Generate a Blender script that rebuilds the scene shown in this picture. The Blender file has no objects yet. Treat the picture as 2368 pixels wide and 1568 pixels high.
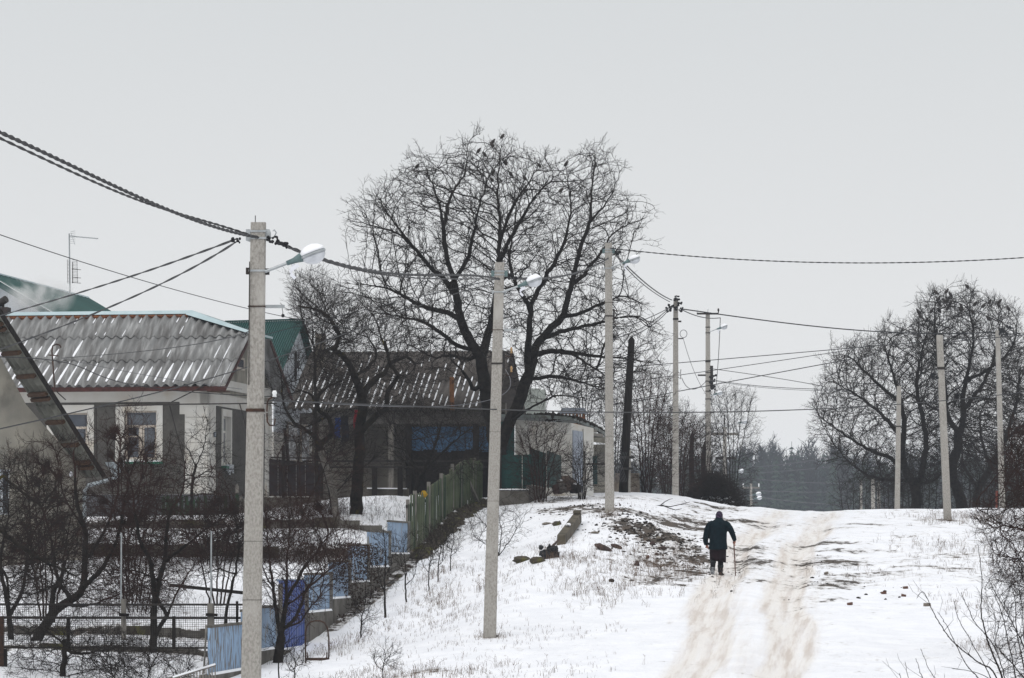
import bpy, math, random
import numpy as np
from mathutils import Vector as V, Matrix, Euler
R = math.radians
rng = np.random.default_rng(7); rnd = random.Random(7)
C = bpy.context.scene.collection
# ------------------------------------------------------------------ camera, world, sun, exposure
F = 8500.0; TH = math.atan(506/F); CT, ST = math.cos(TH), math.sin(TH)
cd = bpy.data.cameras.new('camera'); cam = bpy.data.objects.new('camera', cd); C.objects.link(cam)
cd.sensor_width = 36; cd.lens = F/2367*36; cd.clip_start = 0.5; cd.clip_end = 5000
cam.location = (0, 0, 0); cam.rotation_euler = (math.pi/2+TH, 0, 0)
sc = bpy.context.scene; sc.camera = cam
w = bpy.data.worlds.new('World'); sc.world = w; w.use_nodes = True
nt = w.node_tree; nt.nodes.clear()
def N(nt, t, **k):
    n = nt.nodes.new(t)
    for a, b in k.items(): setattr(n, a, b)
    return n
SUN_EL, SUN_AZ = 52, 205
sky = N(nt, 'ShaderNodeTexSky', sky_type='NISHITA', sun_disc=False); sky.sun_elevation = R(SUN_EL); sky.sun_rotation = R(SUN_AZ)
tc = N(nt, 'ShaderNodeTexCoord'); sep = N(nt, 'ShaderNodeSeparateXYZ'); rp = N(nt, 'ShaderNodeValToRGB')
nt.links.new(tc.outputs['Generated'], sep.inputs[0]); nt.links.new(sep.outputs['Z'], rp.inputs[0])
el = rp.color_ramp.elements
el[0].position = 0.0; el[0].color = (8.2, 8.08, 8.0, 1)
el[1].position = 1.0; el[1].color = (10.6, 10.9, 11.2, 1)
for p, c in ((0.05, (7.95, 7.93, 7.92, 1)), (0.155, (6.9, 7.08, 7.15, 1)), (0.3, (7.1, 7.25, 7.35, 1))):
    e = el.new(p); e.color = c
mx = N(nt, 'ShaderNodeMixRGB'); mx.inputs[0].default_value = 0.03
nz = N(nt, 'ShaderNodeTexNoise'); nz.inputs['Scale'].default_value = 2.2; nz.inputs['Detail'].default_value = 4
mm = N(nt, 'ShaderNodeMapRange'); mm.inputs[3].default_value = .955; mm.inputs[4].default_value = 1.045
ml = N(nt, 'ShaderNodeMixRGB', blend_type='MULTIPLY'); ml.inputs[0].default_value = 1
bg = N(nt, 'ShaderNodeBackground'); bg.inputs[1].default_value = 0.1
out = N(nt, 'ShaderNodeOutputWorld')
L = nt.links.new
L(tc.outputs['Generated'], nz.inputs[0]); L(nz.outputs[0], mm.inputs[0])
L(rp.outputs[0], ml.inputs[1]); L(mm.outputs[0], ml.inputs[2])
L(ml.outputs[0], mx.inputs[1]); L(sky.outputs[0], mx.inputs[2]); L(mx.outputs[0], bg.inputs[0]); L(bg.outputs[0], out.inputs[0])
sl = bpy.data.lights.new('sun', 'SUN'); sl.energy = 1.15; sl.angle = R(50); sl.color = (1, .985, .96)
so = bpy.data.objects.new('sun', sl); C.objects.link(so); so.rotation_euler = (R(90-SUN_EL), 0, R(-25)); so.location = (0, 0, 60)
sc.view_settings.view_transform = 'Standard'; sc.view_settings.look = 'None'; sc.view_settings.exposure = 0.0; sc.view_settings.gamma = 1
sc.view_settings.use_curve_mapping = False
cy = sc.cycles; cy.max_bounces = 6; cy.diffuse_bounces = 3; cy.volume_bounces = 1; cy.transparent_max_bounces = 16
cy.volume_step_rate = 4

# ------------------------------------------------------------------ helpers
def P(px, py, d):
    u = (px-1183.5)/F; v = (784-py)/F; k = d/(CT-v*ST)
    return V((u*k, d, (ST+v*CT)*k))
def scr(p):
    x, y, z = p; f = y*CT+z*ST; up = -y*ST+z*CT
    return 1183.5+F*x/f, 784-F*up/f
def hsh(ix, iy, s):
    h = (ix.astype(np.int64)*374761393+iy.astype(np.int64)*668265263+s*974634777) & 0x7fffffff
    h = ((h ^ (h >> 13))*1274126177) & 0x7fffffff
    return ((h ^ (h >> 16)) & 0xffff)/65535.0
def vn(x, y, s=0):
    x = np.asarray(x, float); y = np.asarray(y, float)
    ix = np.floor(x); iy = np.floor(y); fx = x-ix; fy = y-iy; fx = fx*fx*(3-2*fx); fy = fy*fy*(3-2*fy)
    a = hsh(ix, iy, s); b = hsh(ix+1, iy, s); c = hsh(ix, iy+1, s); d = hsh(ix+1, iy+1, s)
    return (a*(1-fx)+b*fx)*(1-fy)+(c*(1-fx)+d*fx)*fy-.5
PROF = {
 -60: [(0,-3),(60,-2.5),(80,-1.5),(100,.5),(115,1.6),(140,2.5),(200,3),(300,3),(500,-3),(700,2),(1500,6)],
 -19.5: [(0,-3),(50,-3.2),(60,-2.9),(72,-2.35),(78,-2.02),(78.3,-1.86),(83,-1.84),(83.3,-1.57),(98,-.02),(98.25,.4),(103,.80),(103.2,1.08),(110,1.25),(125,1.7),(165,2.6),(300,2),(500,-8),(700,2),(1500,6)],
 -15: [(0,-3),(50,-3.2),(60,-2.9),(72,-2.35),(78,-2.02),(78.3,-1.86),(83,-1.84),(83.3,-1.57),(98,-.02),(98.25,.4),(103,.82),(103.2,1.13),(110,1.85),(125,2.1),(165,2.8),(300,2),(500,-8),(700,2),(1500,6)],
 -13.0: [(0,-3),(50,-3.2),(60,-2.85),(72,-2.4),(80,-2.05),(90,-1.1),(100,.05),(110,1.5),(125,2.1),(165,2.8),(300,2),(500,-8),(700,2),(1500,6)],
 -12.5: [(0,-3),(50,-3.2),(60,-2.85),(72,-2.33),(80,-1.98),(85.4,-1.6),(96,-.42),(99.7,0),(103.8,.45),(112.4,1.53),(117,1.78),(125,2.1),(137,2.5),(165,2.9),(300,2),(500,-8),(700,2),(1500,6)],
 -10.5: [(0,-2.5),(46,-3.3),(60,-2.7),(74,-2.0),(84,-1.35),(96,.05),(105,1.2),(117,1.95),(125,2.2),(137,2.5),(165,2.8),(200,2.5),(300,-2),(450,-11),(700,2),(1500,6)],
 -7.8: [(0,-1.7),(20,-3.6),(46,-3.3),(60,-2.45),(74,-1.6),(88,-.2),(102,1.2),(112,1.75),(122,2.15),(137,2.3),(150,2.35),(165,2.4),(200,1),(300,-8),(450,-12),(700,2),(1500,6)],
 -5: [(0,-1.7),(20,-3.6),(46,-3.2),(60,-2.45),(74,-1.52),(88,-.42),(102,.66),(112,1.3),(122,1.68),(137,1.85),(150,1.6),(165,1.0),(200,-2),(300,-10),(450,-14),(700,2),(1500,6)],
 -2: [(0,-1.7),(20,-3.6),(46,-3.2),(60,-2.45),(65,-2.1),(74,-1.42),(89,-.40),(102,.45),(112,1.05),(122,1.5),(128,1.66),(137,1.62),(150,1.0),(165,0),(200,-3.5),(300,-11),(450,-14),(700,2),(1500,6)],
 3: [(0,-1.7),(20,-3.2),(46,-2.9),(60,-2.3),(74,-1.35),(89,-.36),(102,.5),(112,1.12),(122,1.55),(130,1.72),(140,1.7),(150,1.4),(165,.8),(200,-2),(300,-10),(450,-14),(700,2),(1500,6)],
 12: [(0,-1.7),(20,-2.8),(46,-2.5),(60,-2.0),(74,-1.25),(89,-.35),(102,.5),(112,1.15),(122,1.6),(135,1.8),(150,1.75),(165,1.6),(200,0),(300,-8),(450,-13),(700,2),(1500,6)],
 60: [(0,-1.7),(60,-1.2),(89,0),(122,1.8),(150,2),(200,1),(300,-7),(450,-12),(700,2),(1500,6)],
}
SK = sorted(PROF); DF = np.arange(0, 1500, .25)
TAB = []
for s in SK:
    z = np.interp(DF, *zip(*PROF[s])); k = 3 if -60 < s <= -15 else 17
    zp = np.pad(z, k//2, mode='edge'); z = np.convolve(zp, np.ones(k)/k, 'valid')
    if k > 3: zp = np.pad(z, k//2, mode='edge'); z = np.convolve(zp, np.ones(k)/k, 'valid')
    TAB.append(z)
TAB = np.array(TAB); SKA = np.array(SK, float)
MOUND = []     # (x, y, rx, ry, h)
def gz(x, y):
    x = np.asarray(x, float); y = np.asarray(y, float); s = x-.1*y
    j = np.clip(np.searchsorted(SKA, s)-1, 0, len(SK)-2); t = np.clip((s-SKA[j])/(SKA[j+1]-SKA[j]), 0, 1); t = t*t*(3-2*t)
    fd = np.clip(y/.25, 0, len(DF)-2.001); i = fd.astype(int); fr = fd-i
    a = TAB[j, i]*(1-fr)+TAB[j, i+1]*fr; b = TAB[j+1, i]*(1-fr)+TAB[j+1, i+1]*fr
    z = a*(1-t)+b*t
    road = np.clip(1.6-np.abs(s+2.75)/1.6, 0, 1)
    z = z+.13*vn(x/3.1, y/4.3, 1)+(1-.75*road)*(.06*vn(x/1.1, y/1.5, 2)+.03*vn(x/.42, y/.5, 3))+road*.035*vn(s/.22, y/4.5, 12)
    rough = np.clip(1-np.abs(s+5.3)/2.6, 0, 1)
    z = z+.10*rough*vn(x/.33, y/.42, 9)
    fade = np.clip(1-(y-105)/14, .12, 1)
    for c, wd, dp in ((-3.55, .34, .09), (-1.95, .36, .09), (-2.75, .35, -.05), (-1.0, .5, -.04), (-3.05, .10, -.03), (-1.48, .10, -.03)):
        c2 = c+.25*np.sin(y*.11+1)+.1*np.sin(y*.37)
        z = z-fade*dp*np.exp(-((s-c2)/wd)**2)
    for mx_, my_, rx, ry, h in MOUND:
        z = z+h*np.exp(-((x-mx_)/rx)**2-((y-my_)/ry)**2)*(1+.6*vn(x/.35, y/.5, 5))
    return z
def gz1(x, y): return float(gz(x, y))
_DS = np.arange(48, 175, .1)
def G(px, py, far=False):
    xs = (px-1183.5)/F*_DS; zs = gz(xs, _DS)
    sy = 784-F*(-_DS*ST+zs*CT)/(_DS*CT+zs*ST)
    k = np.nonzero(sy <= py)[0]
    k = k[0] if len(k) else int(np.argmin(sy))
    d = _DS[k]; x = (px-1183.5)/F*(d*CT+zs[k]*ST)
    return V((x, d, gz1(x, d)))
def Gd(px, d):
    x = (px-1183.5)/F*d
    return V((x, d, gz1(x, d)))
_m = G(1470, 1225); MOUND.append((_m.x, _m.y, 1.3, 2.6, .32))
_m = G(1560, 1262); MOUND.append((_m.x, _m.y, .9, 2.2, .16))

class Fr:
    def __init__(s, o, a=0): s.o = V(o); s.u = V((math.cos(R(a)), math.sin(R(a)), 0)); s.v = V((-math.sin(R(a)), math.cos(R(a)), 0)); s.w = V((0, 0, 1))
    def __call__(s, u, v, z): return s.o+s.u*u+s.v*v+s.w*z
W0 = Fr((0, 0, 0))
def perp(d):
    a = V((0, 0, 1)) if abs(d.z) < .9 else V((1, 0, 0))
    x = d.cross(a).normalized(); return x, d.cross(x).normalized()
class MB:
    def __init__(s): s.v = []; s.f = []
    def add(s, vs, fs):
        n = len(s.v); s.v += [tuple(p) for p in vs]; s.f += [tuple(i+n for i in f) for f in fs]; return s
    def hexa(s, p): return s.add(p, [(0,3,2,1),(4,5,6,7),(0,1,5,4),(1,2,6,5),(2,3,7,6),(3,0,4,7)])
    def box(s, fr, u0, u1, v0, v1, z0, z1):
        return s.hexa([fr(a, b, c) for c in (z0, z1) for a, b in ((u0,v0),(u1,v0),(u1,v1),(u0,v1))])
    def bar(s, a, b, w, h=None, up=None):
        a = V(a); b = V(b); d = (b-a).normalized(); h = h or w
        x, y = perp(d)
        if up is not None: x = d.cross(V(up)).normalized(); y = d.cross(x).normalized()
        x = x*w/2; y = y*h/2
        return s.hexa([a-x-y, a+x-y, a+x+y, a-x+y, b-x-y, b+x-y, b+x+y, b-x+y])
    def tube(s, pts, r, n=8):
        pts = [V(p) for p in pts]; rs = r if isinstance(r, (list, tuple)) else [r]*len(pts)
        vs = []; ax = None
        for i, p in enumerate(pts):
            d = (pts[min(i+1, len(pts)-1)]-pts[max(i-1, 0)]).normalized()
            if ax is None: ax = perp(d)[0]
            ax = (ax-d*ax.dot(d)).normalized(); ay = d.cross(ax)
            vs += [p+(ax*math.cos(2*math.pi*k/n)+ay*math.sin(2*math.pi*k/n))*rs[i] for k in range(n)]
        fs = [(i*n+k, i*n+(k+1) % n, (i+1)*n+(k+1) % n, (i+1)*n+k) for i in range(len(pts)-1) for k in range(n)]
        fs += [tuple(range(n-1, -1, -1)), tuple((len(pts)-1)*n+k for k in range(n))]
        return s.add(vs, fs)
    def prism(s, pts, ext):
        n = len(pts); e = V(ext); pts = [V(p) for p in pts]
        return s.add(pts+[p+e for p in pts], [tuple(range(n-1, -1, -1)), tuple(range(n, 2*n))]+[(i, (i+1) % n, n+(i+1) % n, n+i) for i in range(n)])
    def ell(s, c, rx, ry, rz, n=12, m=8, rot=None, half=0, jit=0):
        c = V(c); vs = []; fs = []
        for i in range(m+1):
            th = -math.pi/2+math.pi*i/m
            if half == 1: th = math.pi/2*i/m
            if half == -1: th = -math.pi/2+math.pi/2*i/m
            for k in range(n):
                a = 2*math.pi*k/n
                p = V((rx*math.cos(th)*math.cos(a), ry*math.cos(th)*math.sin(a), rz*math.sin(th)))*(1+jit*(rnd.random()-.5))
                if rot is not None: p = rot @ p
                vs.append(c+p)
        for i in range(m):
            for k in range(n): fs.append((i*n+k, i*n+(k+1) % n, (i+1)*n+(k+1) % n, (i+1)*n+k))
        fs += [tuple(range(n-1, -1, -1)), tuple(m*n+k for k in range(n))]
        return s.add(vs, fs)
    def loft(s, rings):
        n = len(rings[0]); vs = [p for r in rings for p in r]
        fs = [(i*n+k, i*n+(k+1) % n, (i+1)*n+(k+1) % n, (i+1)*n+k) for i in range(len(rings)-1) for k in range(n)]
        fs += [tuple(range(n-1, -1, -1)), tuple((len(rings)-1)*n+k for k in range(n))]
        return s.add(vs, fs)
def mesh_np(name, verts, faces, m, smooth=False):
    me = bpy.data.meshes.new(name); k = faces.shape[1]
    me.vertices.add(len(verts)); me.vertices.foreach_set('co', np.ascontiguousarray(verts, dtype=np.float32).ravel())
    me.loops.add(faces.size); me.loops.foreach_set('vertex_index', faces.astype(np.int32).ravel())
    me.polygons.add(len(faces)); me.polygons.foreach_set('loop_start', np.arange(0, faces.size, k, dtype=np.int32))
    me.polygons.foreach_set('loop_total', np.full(len(faces), k, dtype=np.int32))
    me.polygons.foreach_set('use_smooth', np.full(len(faces), smooth))
    me.update(calc_edges=True); me.materials.append(m); return me
def thing(name, label, cat, base, group=None, rz=0):
    o = bpy.data.objects.new(name, None); C.objects.link(o); o.empty_display_size = .2
    o.location = V(base); o.rotation_euler = (0, 0, rz); o['label'] = label; o['category'] = cat
    if group: o['group'] = group
    return o
def base_of(o):
    while o.parent: o = o.parent
    return o.location.copy()
def build(mb, m, name, base, smooth=False):
    me = bpy.data.meshes.new(name); b = V(base)
    me.from_pydata([(x-b.x, y-b.y, z-b.z) for x, y, z in mb.v], [], mb.f); me.materials.append(m)
    if smooth: me.polygons.foreach_set('use_smooth', [True]*len(me.polygons))
    me.update(); return me
def part(parent, name, mb, m, smooth=False, kind=None, label=None):
    o = bpy.data.objects.new(name, build(mb, m, name, base_of(parent), smooth)); C.objects.link(o); o.parent = parent
    if kind: o['kind'] = kind
    if label: o['label'] = label
    return o
def solo(name, mb, m, label, cat, base, group=None, smooth=False, kind=None):
    o = bpy.data.objects.new(name, build(mb, m, name, base, smooth)); C.objects.link(o); o.location = V(base)
    if label: o['label'] = label
    if cat: o['category'] = cat
    if group: o['group'] = group
    if kind: o['kind'] = kind
    return o
def inst(parent, name, me, loc, rot=(0, 0, 0), scale=(1, 1, 1)):     # a piece sharing mesh data; loc in world
    o = bpy.data.objects.new(name, me); C.objects.link(o); o.parent = parent; o.location = V(loc)-base_of(parent); o.rotation_euler = rot; o.scale = scale; return o
def dup(root, loc, rz=0, sc_=1, label=None, group=None):
    def cp(o, par):
        c = o.copy(); C.objects.link(c)
        if par is not None: c.parent = par
        for ch in o.children: cp(ch, c)
        return c
    r = cp(root, None); r.location = V(loc); r.rotation_euler = (0, 0, rz); r.scale = (sc_ if isinstance(sc_, tuple) else (sc_, sc_, sc_))
    if label: r['label'] = label
    if group: r['group'] = group
    return r
# ------------------------------------------------------------------ materials
def mat(name, col, rough=.8, col2=None, scale=6, lo=.35, hi=.65, stretch=(1, 1, 1), bump=.0, bscale=40, metal=0, detail=6, col3=None, s3=2, lo3=.55, hi3=.7, spec=.3):
    m = bpy.data.materials.new(name); m.use_nodes = True; t = m.node_tree; b = t.nodes['Principled BSDF']; L = t.links.new
    b.inputs['Base Color'].default_value = (*col, 1); b.inputs['Roughness'].default_value = rough; b.inputs['Metallic'].default_value = metal
    b.inputs['Specular IOR Level'].default_value = spec
    tcn = N(t, 'ShaderNodeTexCoord'); mp = N(t, 'ShaderNodeMapping'); mp.inputs['Scale'].default_value = stretch; L(tcn.outputs['Object'], mp.inputs[0])
    cur = None
    def layer(cur, c2, sc_, lo, hi, base):
        n = N(t, 'ShaderNodeTexNoise'); n.inputs['Scale'].default_value = sc_; n.inputs['Detail'].default_value = detail; L(mp.outputs[0], n.inputs[0])
        r = N(t, 'ShaderNodeMapRange'); r.inputs[1].default_value = lo; r.inputs[2].default_value = hi; L(n.outputs[0], r.inputs[0])
        x = N(t, 'ShaderNodeMixRGB'); L(r.outputs[0], x.inputs[0]); x.inputs[2].default_value = (*c2, 1)
        if cur is None: x.inputs[1].default_value = (*base, 1)
        else: L(cur, x.inputs[1])
        return x.outputs[0]
    if col2: cur = layer(None, col2, scale, lo, hi, col)
    if col3: cur = layer(cur, col3, s3, lo3, hi3, col)
    if cur is not None: L(cur, b.inputs['Base Color'])
    if bump:
        n = N(t, 'ShaderNodeTexNoise'); n.inputs['Scale'].default_value = bscale; n.inputs['Detail'].default_value = 5; L(mp.outputs[0], n.inputs[0])
        bp = N(t, 'ShaderNodeBump'); bp.inputs['Strength'].default_value = bump; bp.inputs['Distance'].default_value = .02; L(n.outputs[0], bp.inputs['Height']); L(bp.outputs[0], b.inputs['Normal'])
    return m
M = dict(
 concrete=mat('pole_concrete', (.36, .34, .31), .9, (.225, .21, .188), 42, .40, .70, (1, 1, .6), .6, 60, col3=(.40, .38, .35), s3=2.2),
 concrete_dk=mat('wet_concrete', (.14, .13, .115), .9, (.06, .052, .042), 3, .3, .7, (1, 1, 1), .5, 30),
 asb=mat('asbestos_sheet', (.25, .25, .247), .85, (.145, .14, .135), 2.2, .35, .65, (2.4, .22, .22), .4, 50, col3=(.38, .38, .375), s3=3, lo3=.50, hi3=.72),
 asb2=mat('old_brown_sheet', (.105, .09, .08), .9, (.065, .056, .05), 4, .3, .7, (1, 1, 1), .4, 50),
 snow=mat('snow', (.90, .905, .93), .7, (.82, .825, .85), 8, .3, .8, bump=.3, bscale=25),
 flash=mat('pale_flashing', (.46, .56, .58), .45, (.38, .48, .50), 2, metal=.2),
 rust=mat('rust_board', (.22, .075, .025), .8, (.10, .04, .02), 9),
 redwood=mat('dark_red_board', (.07, .02, .017), .7, (.04, .015, .012), 9),
 white=mat('whitewash', (.56, .55, .52), .85, (.49, .465, .42), 2.0, .35, .7, bump=.15, col3=(.43, .36, .27), s3=1.1, lo3=.60, hi3=.80),
 grey=mat('grey_render', (.094, .088, .08), .95, (.074, .069, .062), 9, bump=.6, bscale=90, col3=(.06, .056, .052), s3=1.3),
 plinth=mat('plinth_render', (.10, .105, .115), .9, (.06, .06, .065), 3),
 plaster=mat('old_plaster', (.30, .28, .235), .95, (.20, .19, .165), 1.6, .35, .7, bump=.5, bscale=30, col3=(.11, .10, .085), s3=1.1, lo3=.50, hi3=.66, detail=9),
 cream=mat('cream_frame_paint', (.52, .47, .41), .6, (.40, .34, .28), 12),
 greenp=mat('green_sill_paint', (.02, .14, .085), .5, (.015, .09, .06), 9),
 glass=mat('window_glass', (.045, .055, .075), .12, (.10, .11, .125), 1.5, .4, .7, spec=.5),
 glass2=mat('hazy_window_glass', (.25, .26, .27), .25, (.16, .17, .19), 1.5),
 iron=mat('black_iron', (.018, .017, .017), .6, (.03, .022, .018), 12),
 rusty=mat('rusty_iron', (.06, .028, .016), .8, (.025, .015, .012), 14),
 galv=mat('galvanised_steel', (.42, .44, .45), .4, (.30, .32, .33), 8, metal=.5),
 pipe=mat('downspout_steel', (.42, .47, .50), .45, (.30, .34, .36), 5, metal=.3),
 bark=mat('dark_bark', (.026, .022, .019), .95, (.012, .010, .009), 8, bump=.5, bscale=30, spec=.08),
 twig=mat('dark_twig', (.022, .018, .016), .95, spec=.08),
 twigred=mat('reddish_twig', (.040, .022, .018), .95, (.02, .014, .012), 3, spec=.08),
 lichen=mat('lichen_bark', (.028, .023, .018), .95, (.012, .010, .009), 8, bump=.5, bscale=30, spec=.08, col3=(.085, .068, .012), s3=3.0, lo3=.60, hi3=.70),
 pale_bark=mat('pale_cut_bark', (.16, .145, .13), .95, (.08, .072, .062), 6, bump=.6, bscale=20),
 oldwood=mat('black_old_wood', (.014, .012, .011), .95, (.026, .022, .02), 6, stretch=(3, 3, .4), spec=.1),
 greywood=mat('grey_weathered_wood', (.22, .205, .18), .9, (.12, .11, .10), 7, stretch=(3, 3, .4), bump=.3),
 brownwood=mat('brown_purlin_wood', (.085, .048, .027), .8, (.06, .032, .02), 9),
 gsheet=mat('green_roof_sheet', (.020, .085, .076), .5, (.017, .072, .065), 1.2),
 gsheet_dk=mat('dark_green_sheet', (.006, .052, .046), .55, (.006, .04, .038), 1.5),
 gsheet_old=mat('old_green_sheet', (.016, .052, .048), .7, (.03, .045, .042), 2.5),
 siding=mat('white_siding', (.50, .53, .57), .5, (.44, .47, .50), 2),
 bluep=mat('peeling_blue_paint', (.27, .38, .52), .8, (.20, .30, .44), 2, col3=(.13, .125, .12), s3=5, lo3=.50, hi3=.56, stretch=(2.2, 2.2, .55), detail=9, bump=.4),
 bluep2=mat('pale_blue_paint', (.25, .34, .46), .8, (.19, .27, .38), 1.5, col3=(.19, .19, .185), s3=3.2, lo3=.57, hi3=.64, stretch=(1.8, 1.8, .5), detail=9, bump=.3),
 gate_blue=mat('royal_blue_sheet', (.014, .060, .29), .45, (.011, .045, .21), 2),
 bluewall=mat('blue_board', (.085, .17, .30), .8, (.055, .12, .22), 3, spec=.1),
 gpicket=mat('faded_green_picket', (.085, .105, .055), .9, (.035, .045, .026), 5, .3, .7, (9, 9, .6), col3=(.17, .16, .12), s3=2.2, lo3=.50, hi3=.62),
 gpicket2=mat('dark_green_picket', (.016, .042, .018), .8, (.01, .022, .012), 5),
 maroon=mat('dark_maroon_sheet', (.014, .009, .011), .6),
 brick=mat('orange_brick', (.30, .13, .06), .85, (.20, .08, .04), 8),
 redbrick=mat('red_brick', (.15, .075, .05), .9, (.09, .05, .04), 9),
 capgrey=mat('grey_cap_sheet', (.07, .08, .10), .5),
 moss=mat('mossy_stone', (.065, .052, .038), .95, (.045, .04, .028), 6, col3=(.10, .10, .02), s3=3),
 stone=mat('pale_stone', (.25, .22, .18), .95, (.12, .10, .085), 5),
 brown=mat('brown_stone', (.075, .045, .04), .95, (.04, .028, .024), 4),
 timber=mat('squared_mossy_concrete', (.13, .11, .08), .95, (.05, .042, .03), 3, bump=.5, bscale=25),
 rubber=mat('black_rubber', (.014, .014, .016), .7),
 cable=mat('black_cable', (.016, .016, .018), .6), cablelight=mat('grey_cable', (.10, .10, .11), .6),
 porc=mat('white_porcelain', (.75, .76, .76), .25), porcb=mat('brown_porcelain', (.35, .22, .10), .3),
 lampgrey=mat('teal_grey_cast', (.13, .19, .19), .5, (.10, .15, .155), 6), plastic=mat('white_plastic', (.72, .73, .78), .4),
 bird=mat('dark_feathers', (.022, .019, .018), .8, (.05, .04, .035), 20),
 coat=mat('teal_black_wool', (.004, .013, .018), .95, (.002, .007, .011), 10, bump=.8, bscale=22, spec=.08),
 skirt=mat('dark_maroon_wool', (.0125, .003, .006), .95, (.006, .002, .004), 10),
 felt=mat('black_felt', (.010, .010, .013), .95, (.005, .005, .007), 14), cuff=mat('grey_felt_cuff', (.030, .034, .034), .95), sole=mat('pale_boot_sole', (.24, .25, .26), .8, (.08, .08, .085), 20),
 skin=mat('skin', (.36, .17, .12), .6), cane=mat('cane_wood', (.10, .035, .02), .5),
 vine=mat('dry_vine_leaves', (.04, .022, .016), .95, (.022, .014, .011), 9), straw=mat('dry_weed', (.17, .12, .085), .95, (.09, .06, .045), 3),
 redcloth=mat('red_cloth', (.22, .01, .02), .9), bluecloth=mat('blue_cloth', (.015, .04, .16), .9), darkcloth=mat('dark_cloth', (.012, .014, .022), .9),
 rubble=mat('clay_rubble', (.14, .10, .08), .95, (.07, .05, .04), 6), orange=mat('orange_wall_paint', (.20, .09, .04), .9, (.12, .06, .03), 5), conif=mat('pine_needles', (.022, .036, .020), .95),
 soilm=mat('dark_soil', (.03, .023, .018), 1, (.018, .014, .011), 9, bump=.8, bscale=25),
)
def scarf_mat():
    m = mat('checked_headscarf', (.012, .008, .02), .85); t = m.node_tree; b = t.nodes['Principled BSDF']
    tcn = N(t, 'ShaderNodeTexCoord'); k = N(t, 'ShaderNodeTexWave', bands_direction='DIAGONAL'); k.inputs['Scale'].default_value = 6; k.inputs['Distortion'].default_value = 3
    r = N(t, 'ShaderNodeValToRGB'); r.color_ramp.elements[0].position = .80; r.color_ramp.elements[0].color = (.016, .008, .024, 1); r.color_ramp.elements[1].color = (.07, .045, .085, 1); r.color_ramp.elements[1].position = 1
    t.links.new(tcn.outputs['Object'], k.inputs[0]); t.links.new(k.outputs[0], r.inputs[0]); t.links.new(r.outputs[0], b.inputs['Base Color']); return m
M['scarf'] = scarf_mat()
def glassbowl():
    m = mat('lamp_bowl_glass', (.60, .62, .65), .25, (.45, .47, .50), 8)
    return m
M['bowl'] = glassbowl()
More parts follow.
